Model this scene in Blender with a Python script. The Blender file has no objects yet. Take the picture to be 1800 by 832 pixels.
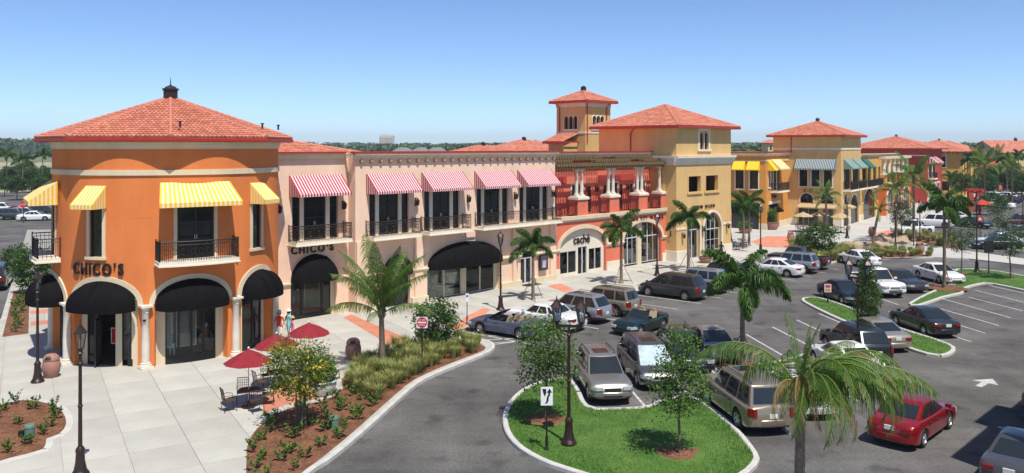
import bpy, bmesh, math, random
from mathutils import Vector, Matrix
random.seed(11)
R = math.radians
SC = bpy.context.scene
COL = SC.collection
# ------------------------------------------------------------------ camera
HC, FPX, HOR = 10.8, 1445.0, 258.0          # eye height (m), focal length and horizon row of the 1800x832 photo
cam = bpy.data.cameras.new('camera'); camo = bpy.data.objects.new('camera', cam); COL.objects.link(camo)
camo.location = (0, 0, HC); camo.rotation_euler = (R(90), 0, 0)
cam.sensor_width = 36; cam.lens = FPX / 1800 * 36; cam.shift_y = -(416 - HOR) / 1800
cam.clip_start = 0.5; cam.clip_end = 9000
SC.camera = camo
SC.render.resolution_x, SC.render.resolution_y = 1024, 473
# ------------------------------------------------------------------ sky, sun, exposure
SUN_EL, SUN_AZ = 63.0, 26.0                  # sun behind the camera, to its right
w = bpy.data.worlds.new('World'); SC.world = w; w.use_nodes = True
nt = w.node_tree; bg = nt.nodes['Background']
sky = nt.nodes.new('ShaderNodeTexSky'); sky.sky_type = 'NISHITA'; sky.sun_disc = False
sky.sun_elevation = R(SUN_EL); sky.sun_rotation = R(180 - SUN_AZ)
sky.altitude = 0; sky.air_density = .58; sky.dust_density = .3; sky.ozone_density = 6.0
nt.links.new(sky.outputs[0], bg.inputs[0]); bg.inputs[1].default_value = 0.118
sl = bpy.data.lights.new('sun', 'SUN'); so = bpy.data.objects.new('sun', sl); COL.objects.link(so)
sl.energy = 3.9; sl.angle = R(0.53); sl.color = (1.0, 0.955, 0.88)
_sd = Vector((math.sin(R(SUN_AZ)) * math.cos(R(SUN_EL)), -math.cos(R(SUN_AZ)) * math.cos(R(SUN_EL)), math.sin(R(SUN_EL))))
so.rotation_euler = _sd.to_track_quat('Z', 'Y').to_euler(); so.location = (30, -40, 80)
SC.view_settings.view_transform = 'Standard'; SC.view_settings.look = 'None'
SC.view_settings.exposure = 0.57; SC.view_settings.gamma = 1.0
# ------------------------------------------------------------------ helpers
def G(u, v, z=0.0):
    """where a photograph pixel meets the level z (metres)"""
    Y = FPX * (HC - z) / (v - HOR)
    return ((u - 900) / FPX * Y, Y)
class Frame:
    """street-aligned axes: s runs along the facades, m runs into the buildings"""
    def __init__(s, deg): s.deg = deg; s.a = R(deg); s.c, s.n = math.cos(s.a), math.sin(s.a)
    def w(s, a, m, z=0.0): return Vector((a * s.c - m * s.n, a * s.n + m * s.c, z))
F1, F2 = Frame(44.88), Frame(54.4)

class MB:
    def __init__(s): s.v = []; s.f = []; s.m = []
    def add(s, vs, fs, mi=0):
        o = len(s.v); s.v.extend(vs)
        for f in fs: s.f.append([i + o for i in f]); s.m.append(mi)
        return s
    def quad(s, a, b, c, d, mi=0): return s.add([a, b, c, d], [(0, 1, 2, 3)], mi)
    def box(s, x0, x1, y0, y1, z0, z1, mi=0, M=None):
        vs = [(x, y, z) for z in (z0, z1) for x, y in ((x0, y0), (x1, y0), (x1, y1), (x0, y1))]
        if M is not None: vs = [tuple(M @ Vector(p)) for p in vs]
        return s.add(vs, [(3, 2, 1, 0), (4, 5, 6, 7), (0, 1, 5, 4), (1, 2, 6, 5), (2, 3, 7, 6), (3, 0, 4, 7)], mi)
    def prism(s, poly, z0, z1, mi=0, bottom=False):
        n = len(poly); vs = [(p[0], p[1], z0) for p in poly] + [(p[0], p[1], z1) for p in poly]
        fs = [tuple(range(n, 2 * n))] + [(i, (i + 1) % n, n + (i + 1) % n, n + i) for i in range(n)]
        if bottom: fs.append(tuple(range(n - 1, -1, -1)))
        return s.add(vs, fs, mi)
    def tube(s, pts, r, n=6, mi=0, cap=True):
        pts = [Vector(p) for p in pts]; k = len(pts)
        rs = r if isinstance(r, (list, tuple)) else [r] * k
        vs = []
        for i, p in enumerate(pts):
            t = (pts[min(i + 1, k - 1)] - pts[max(i - 1, 0)]).normalized()
            a = Vector((0, 0, 1)) if abs(t.z) < .9 else Vector((1, 0, 0))
            x = t.cross(a).normalized(); y = t.cross(x)
            for j in range(n):
                q = 2 * math.pi * j / n
                vs.append(tuple(p + (x * math.cos(q) + y * math.sin(q)) * rs[i]))
        fs = [(i * n + j, i * n + (j + 1) % n, (i + 1) * n + (j + 1) % n, (i + 1) * n + j) for i in range(k - 1) for j in range(n)]
        if cap: fs += [tuple(range(n - 1, -1, -1)), tuple(range((k - 1) * n, k * n))]
        return s.add(vs, fs, mi)
    def lathe(s, prof, n=12, mi=0, c=(0, 0, 0), rot=0, cap=True):
        k = len(prof)
        vs = [(c[0] + r * math.cos(rot + 2 * math.pi * j / n), c[1] + r * math.sin(rot + 2 * math.pi * j / n), c[2] + z) for r, z in prof for j in range(n)]
        fs = [(i * n + j, i * n + (j + 1) % n, (i + 1) * n + (j + 1) % n, (i + 1) * n + j) for i in range(k - 1) for j in range(n)]
        if cap: fs += [tuple(range(n - 1, -1, -1)), tuple(range((k - 1) * n, k * n))]
        return s.add(vs, fs, mi)
    def mesh(s, name, mats, smooth=None, fix=False):
        me = bpy.data.meshes.new(name); me.from_pydata([tuple(p) for p in s.v], [], s.f)
        for m in (mats if isinstance(mats, (list, tuple)) else [mats]): me.materials.append(m)
        if any(s.m): me.polygons.foreach_set('material_index', s.m)
        if fix:
            bm = bmesh.new(); bm.from_mesh(me); bmesh.ops.recalc_face_normals(bm, faces=bm.faces); bm.to_mesh(me); bm.free()
        if smooth:
            me.polygons.foreach_set('use_smooth', [True] * len(me.polygons)); me.set_sharp_from_angle(angle=R(smooth))
        me.update(); return me
    def build(s, name, mats, parent=None, loc=(0, 0, 0), rz=0, smooth=None, fix=False, split=False):
        if split:
            par = list(range(len(s.v)))
            def fd(i):
                while par[i] != i: par[i] = par[par[i]]; i = par[i]
                return i
            for f in s.f:
                for i in f[1:]: par[fd(i)] = fd(f[0])
            gr = {}
            for f, m in zip(s.f, s.m): gr.setdefault(fd(f[0]), []).append((f, m))
            for fs in gr.values():
                ids = sorted({i for f, _ in fs for i in f}); mp = {i: k for k, i in enumerate(ids)}; q = MB(); q.v = [s.v[i] for i in ids]; q.f = [[mp[i] for i in f] for f, _ in fs]; q.m = [m for _, m in fs]
                o = q.build(name, mats, parent, loc, rz, smooth)
            return o
        return put(name, s.mesh(name, mats, smooth, fix), parent, loc, rz)
def put(name, me, parent=None, loc=(0, 0, 0), rz=0, scale=None):
    o = bpy.data.objects.new(name, me); COL.objects.link(o); o.parent = parent
    o.location = loc; o.rotation_euler = (0, 0, rz)
    if scale: o.scale = scale
    return o
def tag(o, label=None, cat=None, group=None, kind=None):
    if label: o['label'] = label
    if cat: o['category'] = cat
    if group: o['group'] = group
    if kind: o['kind'] = kind
    return o
def thing(name, label, cat, loc=(0, 0, 0), rz=0, group=None):
    o = bpy.data.objects.new(name, None); COL.objects.link(o); o.empty_display_size = .2
    o.location = loc; o.rotation_euler = (0, 0, rz)
    return tag(o, label, cat, group)
KIDS = {}
def copy_tree(o, parent=None, loc=None, rz=None, label=None, group=None, scale=None):
    c = o.copy(); COL.objects.link(c); c.parent = parent
    if loc is not None: c.location = loc
    if rz is not None: c.rotation_euler = (0, 0, rz)
    if scale: c.scale = (scale,) * 3 if not isinstance(scale, tuple) else scale
    if label: c['label'] = label
    if group: c['group'] = group
    for ch in o.children: copy_tree(ch, c)
    return c
# ------------------------------------------------------------------ materials
MATS = {}
def mat(name, col, rough=.8, var=.12, scale=2.0, bump=0.0, bscale=40, metal=0, spec=.4, rnd=0.0, col2=None, fine=0.0, coat=0):
    if name in MATS: return MATS[name]
    m = bpy.data.materials.new(name); m.use_nodes = True; n = m.node_tree; L = n.links
    b = n.nodes['Principled BSDF']; b.inputs['Roughness'].default_value = rough; b.inputs['Metallic'].default_value = metal
    b.inputs['Specular IOR Level'].default_value = spec
    if coat: b.inputs['Coat Weight'].default_value = coat; b.inputs['Coat Roughness'].default_value = .04
    b.inputs['Base Color'].default_value = (*col, 1)
    if var or rnd or fine or bump:
        tc = n.nodes.new('ShaderNodeTexCoord'); last = None
        if col2:
            nz = n.nodes.new('ShaderNodeTexNoise'); nz.inputs['Scale'].default_value = scale; nz.inputs['Detail'].default_value = 5; nz.inputs['Roughness'].default_value = .62
            L.new(tc.outputs['Object'], nz.inputs['Vector'])
            mr = n.nodes.new('ShaderNodeMapRange'); mr.inputs[1].default_value = .35; mr.inputs[2].default_value = .65; L.new(nz.outputs[0], mr.inputs[0])
            mx = n.nodes.new('ShaderNodeMix'); mx.data_type = 'RGBA'; mx.inputs[6].default_value = (*col, 1); mx.inputs[7].default_value = (*col2, 1)
            L.new(mr.outputs[0], mx.inputs[0]); last = mx.outputs[2]
        def mul(val_out, lo, hi):
            nonlocal last
            mr = n.nodes.new('ShaderNodeMapRange'); mr.inputs[1].default_value = .25; mr.inputs[2].default_value = .75
            mr.inputs[3].default_value = lo; mr.inputs[4].default_value = hi; L.new(val_out, mr.inputs[0])
            mx = n.nodes.new('ShaderNodeMix'); mx.data_type = 'RGBA'; mx.blend_type = 'MULTIPLY'; mx.inputs[0].default_value = 1
            if last is None: mx.inputs[6].default_value = (*col, 1)
            else: L.new(last, mx.inputs[6])
            L.new(mr.outputs[0], mx.inputs[7]); last = mx.outputs[2]
        if var and not col2:
            nz = n.nodes.new('ShaderNodeTexNoise'); nz.inputs['Scale'].default_value = scale; nz.inputs['Detail'].default_value = 4; L.new(tc.outputs['Object'], nz.inputs['Vector'])
            mul(nz.outputs[0], 1 - var, 1 + var)
        if fine:
            nz = n.nodes.new('ShaderNodeTexNoise'); nz.inputs['Scale'].default_value = bscale; nz.inputs['Detail'].default_value = 2; L.new(tc.outputs['Object'], nz.inputs['Vector'])
            mul(nz.outputs[0], 1 - fine, 1 + fine)
        if rnd:
            oi = n.nodes.new('ShaderNodeObjectInfo'); mul(oi.outputs['Random'], 1 - rnd, 1 + rnd)
        if last is not None: L.new(last, b.inputs['Base Color'])
        if bump:
            nz = n.nodes.new('ShaderNodeTexNoise'); nz.inputs['Scale'].default_value = bscale; nz.inputs['Detail'].default_value = 3; L.new(tc.outputs['Object'], nz.inputs['Vector'])
            bp = n.nodes.new('ShaderNodeBump'); bp.inputs['Strength'].default_value = bump; bp.inputs['Distance'].default_value = .02
            L.new(nz.outputs[0], bp.inputs['Height']); L.new(bp.outputs[0], b.inputs['Normal'])
    MATS[name] = m; return m
def leafmat(name, col, col2=None, trans=.35):
    if name in MATS: return MATS[name]
    m = bpy.data.materials.new(name); m.use_nodes = True; n = m.node_tree; L = n.links
    b = n.nodes['Principled BSDF']; b.inputs['Roughness'].default_value = .55; b.inputs['Specular IOR Level'].default_value = .35
    tr = n.nodes.new('ShaderNodeBsdfTranslucent'); mx = n.nodes.new('ShaderNodeMixShader'); mx.inputs[0].default_value = trans
    tc = n.nodes.new('ShaderNodeTexCoord'); nz = n.nodes.new('ShaderNodeTexNoise'); nz.inputs['Scale'].default_value = 3.5; nz.inputs['Detail'].default_value = 3
    L.new(tc.outputs['Object'], nz.inputs['Vector'])
    mr = n.nodes.new('ShaderNodeMapRange'); mr.inputs[1].default_value = .3; mr.inputs[2].default_value = .7; L.new(nz.outputs[0], mr.inputs[0])
    mc = n.nodes.new('ShaderNodeMix'); mc.data_type = 'RGBA'; mc.inputs[6].default_value = (*col, 1); mc.inputs[7].default_value = (*(col2 or tuple(c * 1.5 for c in col)), 1)
    L.new(mr.outputs[0], mc.inputs[0]); L.new(mc.outputs[2], b.inputs['Base Color']); L.new(mc.outputs[2], tr.inputs[0])
    out = n.nodes['Material Output']; L.new(b.outputs[0], mx.inputs[1]); L.new(tr.outputs[0], mx.inputs[2]); L.new(mx.outputs[0], out.inputs[0])
    MATS[name] = m; return m
def glassmat(name, tint=(.5, .55, .53), refl=.12, trans=True, base=(.012, .016, .018)):
    if name in MATS: return MATS[name]
    m = bpy.data.materials.new(name); m.use_nodes = True; n = m.node_tree; L = n.links
    b = n.nodes['Principled BSDF']
    if not trans:
        b.inputs['Base Color'].default_value = (*base, 1); b.inputs['Roughness'].default_value = .06; b.inputs['Specular IOR Level'].default_value = .55
    else:
        tp = n.nodes.new('ShaderNodeBsdfTransparent'); tp.inputs[0].default_value = (*tint, 1)
        gl = n.nodes.new('ShaderNodeBsdfGlossy'); gl.inputs['Roughness'].default_value = .02
        fr = n.nodes.new('ShaderNodeFresnel'); fr.inputs[0].default_value = 1.5
        ad = n.nodes.new('ShaderNodeMath'); ad.inputs[1].default_value = refl; L.new(fr.outputs[0], ad.inputs[0])
        mx = n.nodes.new('ShaderNodeMixShader'); L.new(ad.outputs[0], mx.inputs[0]); L.new(tp.outputs[0], mx.inputs[1]); L.new(gl.outputs[0], mx.inputs[2])
        L.new(mx.outputs[0], n.nodes['Material Output'].inputs[0])
    MATS[name] = m; return m
def stucco(name, c):
    m = mat(name, c, .92, .08, .55, bump=.3, bscale=28, spec=.2, fine=.06); n = m.node_tree; L = n.links; b = n.nodes['Principled BSDF']; src = b.inputs['Base Color'].links[0].from_socket
    tc = n.nodes.new('ShaderNodeTexCoord'); mp = n.nodes.new('ShaderNodeMapping'); mp.inputs['Scale'].default_value = (1.3, 1.3, .22); nz = n.nodes.new('ShaderNodeTexNoise'); nz.inputs['Scale'].default_value = 1; nz.inputs['Detail'].default_value = 5
    mr = n.nodes.new('ShaderNodeMapRange'); mr.inputs[1].default_value = .35; mr.inputs[2].default_value = .7; mr.inputs[3].default_value = 1.03; mr.inputs[4].default_value = .93   # rain streaks
    mx = n.nodes.new('ShaderNodeMix'); mx.data_type = 'RGBA'; mx.blend_type = 'MULTIPLY'; mx.inputs[0].default_value = 1
    L.new(tc.outputs['Object'], mp.inputs[0]); L.new(mp.outputs[0], nz.inputs['Vector']); L.new(nz.outputs[0], mr.inputs[0]); L.new(src, mx.inputs[6]); L.new(mr.outputs[0], mx.inputs[7]); L.new(mx.outputs[2], b.inputs['Base Color'])
    return m
M_ORANGE = stucco('orange_stucco', (.68, .205, .06)); M_PINK = stucco('pink_stucco', (.79, .56, .405))
M_PINK2 = stucco('pale_pink_stucco', (.74, .57, .43)); M_CREAM = stucco('cream_trim', (.66, .56, .38)); M_IVORY = stucco('ivory_trim', (.72, .65, .52))
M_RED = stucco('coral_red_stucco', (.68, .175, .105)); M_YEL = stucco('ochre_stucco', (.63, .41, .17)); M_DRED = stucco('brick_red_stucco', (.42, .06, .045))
M_AMBER = stucco('amber_stucco', (.60, .27, .065)); M_GOLD = stucco('golden_stucco', (.62, .37, .10)); M_BEIGE = stucco('beige_stucco', (.60, .45, .22))
M_STONE = mat('pale_cast_stone', (.66, .60, .50), .85, .08, 2, bump=.15, bscale=30)
M_FASCIA = mat('red_metal_fascia', (.36, .028, .02), .5, .08, 2)
M_TILE = [mat('clay_tile_%d' % i, c, .75, .14, 1.6, spec=.3, fine=.12, bscale=9) for i, c in enumerate([(.50, .185, .115), (.44, .15, .092), (.56, .225, .145)])]
M_RIDGE = mat('clay_ridge_tile', (.50, .18, .115), .7, .15, 3)
M_IRON = mat('wrought_iron', (.035, .025, .022), .45, .1, 8, metal=.3)
M_BRONZE = mat('dark_bronze_paint', (.04, .024, .02), .4, .15, 6, metal=.4)
M_BLACK = mat('black_paint', (.012, .012, .012), .5, .1, 5)
M_CANVAS = mat('black_canvas', (.007, .0065, .007), .9, .2, 3, bump=.3, bscale=14, spec=.08)
M_FRAME = mat('dark_window_frame', (.02, .018, .017), .5, 0)
M_ALU = mat('white_aluminium_frame', (.62, .62, .60), .4, .05, 4, metal=.2)
M_GLASSD = glassmat('dark_window_glass', trans=False); M_GLASS = glassmat('shop_glass', (.84, .88, .86), -.015); M_GLASSL = glassmat('lamp_glass', (.8, .82, .8), .05)
M_GLASSG = glassmat('green_tint_glass', (.45, .55, .52), .16)
M_CONC = mat('pale_concrete', (.41, .395, .345), .88, .13, .4, rnd=.055, fine=.05, bscale=18, bump=.12)
M_JOINT = mat('joint_concrete', (.30, .28, .25), .95, .12, 2)
M_KERB = mat('kerb_concrete', (.47, .455, .42), .85, .12, 1.5, fine=.08, bscale=20)
M_ASPH = mat('asphalt', (.078, .072, .068), .88, 0, .16, col2=(.138, .13, .122), fine=.22, bscale=9, bump=.2, spec=.25)
def asphalt():
    m = MATS['asphalt']; n = m.node_tree; L = n.links; b = n.nodes['Principled BSDF']; src = b.inputs['Base Color'].links[0].from_socket
    tc = n.nodes.new('ShaderNodeTexCoord'); last = src
    for rot, sc, lo, hi in ((44.88, (.05, .9, 1), .86, 1.12), (-6, (.9, .07, 1), .9, 1.08), (20, (.35, .35, 1), .88, 1.1)):
        mp = n.nodes.new('ShaderNodeMapping'); mp.vector_type = 'TEXTURE' if False else 'POINT'; mp.inputs['Rotation'].default_value = (0, 0, R(-rot)); mp.inputs['Scale'].default_value = sc
        nz = n.nodes.new('ShaderNodeTexNoise'); nz.inputs['Scale'].default_value = 1.0; nz.inputs['Detail'].default_value = 4; L.new(tc.outputs['Object'], mp.inputs[0]); L.new(mp.outputs[0], nz.inputs['Vector'])
        mr = n.nodes.new('ShaderNodeMapRange'); mr.inputs[1].default_value = .3; mr.inputs[2].default_value = .7; mr.inputs[3].default_value = lo; mr.inputs[4].default_value = hi; L.new(nz.outputs[0], mr.inputs[0])
        mx = n.nodes.new('ShaderNodeMix'); mx.data_type = 'RGBA'; mx.blend_type = 'MULTIPLY'; mx.inputs[0].default_value = 1; L.new(last, mx.inputs[6]); L.new(mr.outputs[0], mx.inputs[7]); last = mx.outputs[2]
    nz = n.nodes.new('ShaderNodeTexNoise'); nz.inputs['Scale'].default_value = .75; nz.inputs['Detail'].default_value = 6; L.new(tc.outputs['Object'], nz.inputs['Vector'])
    mr = n.nodes.new('ShaderNodeMapRange'); mr.inputs[1].default_value = .57; mr.inputs[2].default_value = .70; mr.inputs[3].default_value = 1; mr.inputs[4].default_value = .60; L.new(nz.outputs[0], mr.inputs[0])   # oil spots
    vo = n.nodes.new('ShaderNodeTexVoronoi'); vo.feature = 'DISTANCE_TO_EDGE'; vo.inputs['Scale'].default_value = .13; vo.inputs['Randomness'].default_value = 1; dn_ = n.nodes.new('ShaderNodeTexNoise'); dn_.inputs['Scale'].default_value = .5; L.new(tc.outputs['Object'], dn_.inputs['Vector']); va = n.nodes.new('ShaderNodeVectorMath'); va.operation = 'MULTIPLY_ADD'; va.inputs[1].default_value = (5, 5, 0); L.new(dn_.outputs['Color'], va.inputs[0]); L.new(tc.outputs['Object'], va.inputs[2]); L.new(va.outputs[0], vo.inputs['Vector'])
    mr2 = n.nodes.new('ShaderNodeMapRange'); mr2.inputs[1].default_value = 0; mr2.inputs[2].default_value = .006; mr2.inputs[3].default_value = .84; mr2.inputs[4].default_value = 1; L.new(vo.outputs['Distance'], mr2.inputs[0])   # sealed cracks
    for o_ in (mr.outputs[0], mr2.outputs[0]):
        mx = n.nodes.new('ShaderNodeMix'); mx.data_type = 'RGBA'; mx.blend_type = 'MULTIPLY'; mx.inputs[0].default_value = 1; L.new(last, mx.inputs[6]); L.new(o_, mx.inputs[7]); last = mx.outputs[2]
    L.new(last, b.inputs['Base Color'])
asphalt()
M_PAINT = mat('road_paint', (.55, .55, .53), .75, 0, 3.5, col2=(.34, .33, .31), fine=.2, bscale=14)
M_MULCH = mat('pine_straw_mulch', (.11, .045, .022), .95, 0, 2.2, col2=(.20, .088, .042), fine=.4, bscale=16, bump=1.0)
M_BRICK = mat('terracotta_paver', (.52, .20, .12), .85, .15, 1.2, fine=.12, bscale=14, rnd=.08)
M_LAWN = mat('lawn_turf', (.045, .115, .014), .95, 0, .9, col2=(.09, .165, .028), fine=.4, bscale=24, bump=.8)
M_SKIN = mat('skin', (.50, .29, .19), .6, 0); M_SIGNW = mat('sign_white', (.75, .75, .74), .5, .05, 4); M_SIGNR = mat('sign_red', (.55, .02, .02), .5, .05, 4)
M_CLAY = mat('terracotta_urn_clay', (.34, .165, .125), .7, .12, 4, fine=.1, bscale=30)
M_GRAVEL = mat('pebble_finish', (.60, .58, .54), .9, .1, 5, fine=.35, bscale=35)
# ------------------------------------------------------------------ building kit
def flat(y0=0.0): return lambda x, z, d: (x, y0 + d, z)
def side(x0, sgn=1): return lambda y, z, d: (x0 + sgn * d, y, z)        # wall in a plane of constant x
def drum_map(cx, cy, rad): return lambda x, z, d: (cx + (rad - d) * math.sin(x / rad), cy - (rad - d) * math.cos(x / rad), z)
def htop(h, x):
    xa, xb, za, zb, rise = h
    return zb if not rise else zb + rise * math.sqrt(max(0, 1 - ((x - (xa + xb) / 2) / ((xb - xa) / 2)) ** 2))
def wall(mb, fm, x0, x1, z0, z1, holes=(), depth=.25, step=None, mi=0, mr=None, nseg=16):
    """wall sheet with rectangular / arched openings (xa, xb, za, zspring, rise) and their reveals"""
    mr = mi if mr is None else mr
    xs = {x0, x1}
    for h in holes:
        xs |= {h[0], h[1]}
        if h[4]: xs |= {(h[0] + h[1]) / 2 - (h[1] - h[0]) / 2 * math.cos(math.pi * i / nseg) for i in range(1, nseg)}
    if step:
        n = max(1, round((x1 - x0) / step)); xs |= {x0 + (x1 - x0) * i / n for i in range(1, n)}
    xs = sorted(xs); xs = [x for i, x in enumerate(xs) if i == 0 or x - xs[i - 1] > 1e-5]
    for a, b in zip(xs, xs[1:]):
        c = (a + b) / 2; hs = sorted([h for h in holes if h[0] < c < h[1]], key=lambda h: h[2])
        la = lb = z0
        for h in hs:
            if h[2] > min(la, lb) + 1e-4: mb.quad(fm(a, la, 0), fm(b, lb, 0), fm(b, h[2], 0), fm(a, h[2], 0), mi)
            la, lb = htop(h, a), htop(h, b)
            mb.quad(fm(a, la, 0), fm(b, lb, 0), fm(b, lb, depth), fm(a, la, depth), mr)
            if h[2] > z0 + 1e-4: mb.quad(fm(a, h[2], 0), fm(b, h[2], 0), fm(b, h[2], depth), fm(a, h[2], depth), mr)
        mb.quad(fm(a, la, 0), fm(b, lb, 0), fm(b, z1, 0), fm(a, z1, 0), mi)
    for h in holes:
        for x in h[:2]: mb.quad(fm(x, h[2], 0), fm(x, h[3], 0), fm(x, h[3], depth), fm(x, h[2], depth), mr)
    return mb
def band(mb, fm, x0, x1, z0, z1, p, step=None, mi=0, prof=None):
    """projecting moulding; prof = [(z, proud)] or a plain board"""
    pr = prof or [(z0, 0), (z0, p), (z1, p), (z1, 0)]
    n = max(1, round((x1 - x0) / step)) if step else 1
    xs = [x0 + (x1 - x0) * i / n for i in range(n + 1)]; k = len(pr)
    vs = [fm(x, z, -q) for x in xs for z, q in pr]
    fs = [(i * k + j, (i + 1) * k + j, (i + 1) * k + j + 1, i * k + j + 1) for i in range(n) for j in range(k - 1)]
    fs += [tuple(range(k)), tuple(range(n * k + k - 1, n * k - 1, -1))]
    return mb.add(vs, fs, mi)
CORN = lambda z, h, p: [(z, 0), (z, p * .25), (z + h * .25, p * .3), (z + h * .35, p * .55), (z + h * .7, p * .75), (z + h * .75, p), (z + h, p), (z + h, 0)]
def archivolt(mb, fm, xa, xb, zs, rise, wd, p, mi=0, n=20, legs=None):
    c, hw = (xa + xb) / 2, (xb - xa) / 2
    ring = []
    if legs is not None: ring.append([(xa - wd, legs), (xa, legs)])
    for i in range(n + 1):
        q = math.pi * (1 - i / n)
        ring.append([(c + (hw + wd) * math.cos(q), zs + (rise + wd) * math.sin(q)), (c + hw * math.cos(q), zs + rise * math.sin(q))])
    if legs is not None: ring.append([(xb + wd, legs), (xb, legs)])
    vs = []
    for (o, i_) in ring: vs += [fm(o[0], o[1], .0), fm(o[0], o[1], -p), fm(i_[0], i_[1], -p), fm(i_[0], i_[1], .02)]
    m = len(ring)
    fs = [(i * 4 + j, i * 4 + j + 1, i * 4 + j + 5, i * 4 + j + 4) for i in range(m - 1) for j in range(3)] + [(0, 1, 2, 3), (m * 4 - 1, m * 4 - 2, m * 4 - 3, m * 4 - 4)]
    return mb.add(vs, fs, mi)
PANES = {}
def pane_mesh(w_, h_, m):
    k = (round(w_, 3), round(h_, 3), m.name)
    if k not in PANES:
        PANES[k] = MB().box(-w_ / 2, w_ / 2, 0, .012, 0, h_).mesh('pane', m)
    return PANES[k]
WINS = {}
def window(parent, pos, rz, w_, h_, nx=1, nz=2, fr=None, gl=None, fw=.07, name='window', bar=.035, panes=True, handle=False):
    """framed window: local x along the wall, y inward, origin bottom centre; frame mesh with one pane object per light"""
    fr = fr or M_FRAME; gl = gl or M_GLASSD
    k = (round(w_, 3), round(h_, 3), nx, nz, fr.name, fw, bar, handle)
    if k not in WINS:
        mb = MB(); b = MB.box
        mb.box(-w_ / 2, -w_ / 2 + fw, -.03, .05, 0, h_); mb.box(w_ / 2 - fw, w_ / 2, -.03, .05, 0, h_)
        mb.box(-w_ / 2 + fw, w_ / 2 - fw, -.03, .05, 0, fw); mb.box(-w_ / 2 + fw, w_ / 2 - fw, -.03, .05, h_ - fw, h_)
        iw, ih = w_ - 2 * fw, h_ - 2 * fw
        for i in range(1, nx):
            x = -iw / 2 + iw * i / nx; mb.box(x - bar / 2, x + bar / 2, -.025, .045, fw, h_ - fw)
        for j in range(1, nz):
            z = fw + ih * j / nz
            for i in range(nx):
                xa = -iw / 2 + iw * i / nx + (bar / 2 if i else 0); xb = -iw / 2 + iw * (i + 1) / nx - (bar / 2 if i < nx - 1 else 0)
                mb.box(xa, xb, -.02, .04, z - bar / 2, z + bar / 2)
        if handle: mb.box(-.06, -.04, -.07, -.031, .95, 1.15, 1); mb.box(.04, .06, -.07, -.031, .95, 1.15, 1)
        WINS[k] = mb.mesh(name, [fr, M_ALU])
    o = put(name, WINS[k], parent, pos, rz)
    if panes:
        iw, ih = (w_ - 2 * fw) / nx, (h_ - 2 * fw) / nz
        me = pane_mesh(iw - bar * .6, ih - bar * .6, gl)
        for i in range(nx):
            for j in range(nz): put('pane', me, o, (-(w_ / 2 - fw) + iw * (i + .5), .012, fw + ih * j + bar * .3))
    return o
def awning(parent, pos, rz, w_, z_top, z_front, proj, nstr, m1, m2, val=.22, flare=.0, name='awning', sides=True, scallop=False):
    """sloping striped canvas on a frame; origin at wall, bottom of slope z_front"""
    mb = MB(); bw = w_ / 2 + flare
    for i in range(nstr):
        a, b = -1 + 2 * i / nstr, -1 + 2 * (i + 1) / nstr; mi = i % 2
        mb.quad((a * w_ / 2, -.02, z_top), (b * w_ / 2, -.02, z_top), (b * bw, -proj, z_front), (a * bw, -proj, z_front), mi)
        mb.quad((a * bw, -proj, z_front), (b * bw, -proj, z_front), (b * bw, -proj, z_front - val), (a * bw, -proj, z_front - val), mi)
    if sides:
        ns = max(3, round(nstr * proj / w_))
        for sg in (-1, 1):
            for i in range(ns):
                a, b = i / ns, (i + 1) / ns
                pa = (sg * (w_ / 2 + flare * a), -.02 - (proj - .02) * a, z_top + (z_front - z_top) * a)
                pb = (sg * (w_ / 2 + flare * b), -.02 - (proj - .02) * b, z_top + (z_front - z_top) * b)
                mb.quad(pa, pb, (pb[0], pb[1], z_front - val), (pa[0], pa[1], z_front - val), i % 2)
    o = mb.build(name, [m1, m2], parent, pos, rz)
    fb = MB()
    for sg in (-1, 1): fb.tube([(sg * (bw - .03), -proj + .03, z_front - val + .05), (sg * (w_ / 2 - .03), -.01, z_front - val + .05)], .015, 5)
    fb.tube([(-bw + .03, -proj + .03, z_front - val + .05), (bw - .03, -proj + .03, z_front - val + .05)], .015, 5)
    fb.build('awning_frame', M_ALU, o)
    return o
def dome_awning(parent, fm_pos, rz, hw, rise, proj, val=.28, flat_=.0):
    """black canvas quarter-dome filling the head of an arch; origin at wall, spring line, centre"""
    mb = MB(); n, k = 18, 7
    def P(i, j):
        t = math.pi * i / n; q = math.pi / 2 * j / k
        r = math.sin(t)
        return (-hw * math.cos(t), -.03 - proj * (r ** .7) * math.sin(q), rise * r * math.cos(q))
    for i in range(n):
        for j in range(k): mb.quad(P(i, j), P(i + 1, j), P(i + 1, j + 1), P(i, j + 1))
        a, b = P(i, k), P(i + 1, k); mb.quad(a, b, (b[0], b[1], -val), (a[0], a[1], -val))
    o = mb.build('dome_awning', M_CANVAS, parent, fm_pos, rz)
    rb = MB()
    for c in (-.5, 0, .5):
        pts = []
        for j in range(k + 1):
            t = math.acos(max(-1, min(1, -c))); q = math.pi / 2 * j / k; r = math.sin(t)
            pts.append((hw * c, -.045 - proj * (r ** .7) * math.sin(q), rise * r * math.cos(q) + .012))
        rb.tube(pts, .018, 5)
    rb.build('awning_rib', M_CANVAS, o)
    return o
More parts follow.
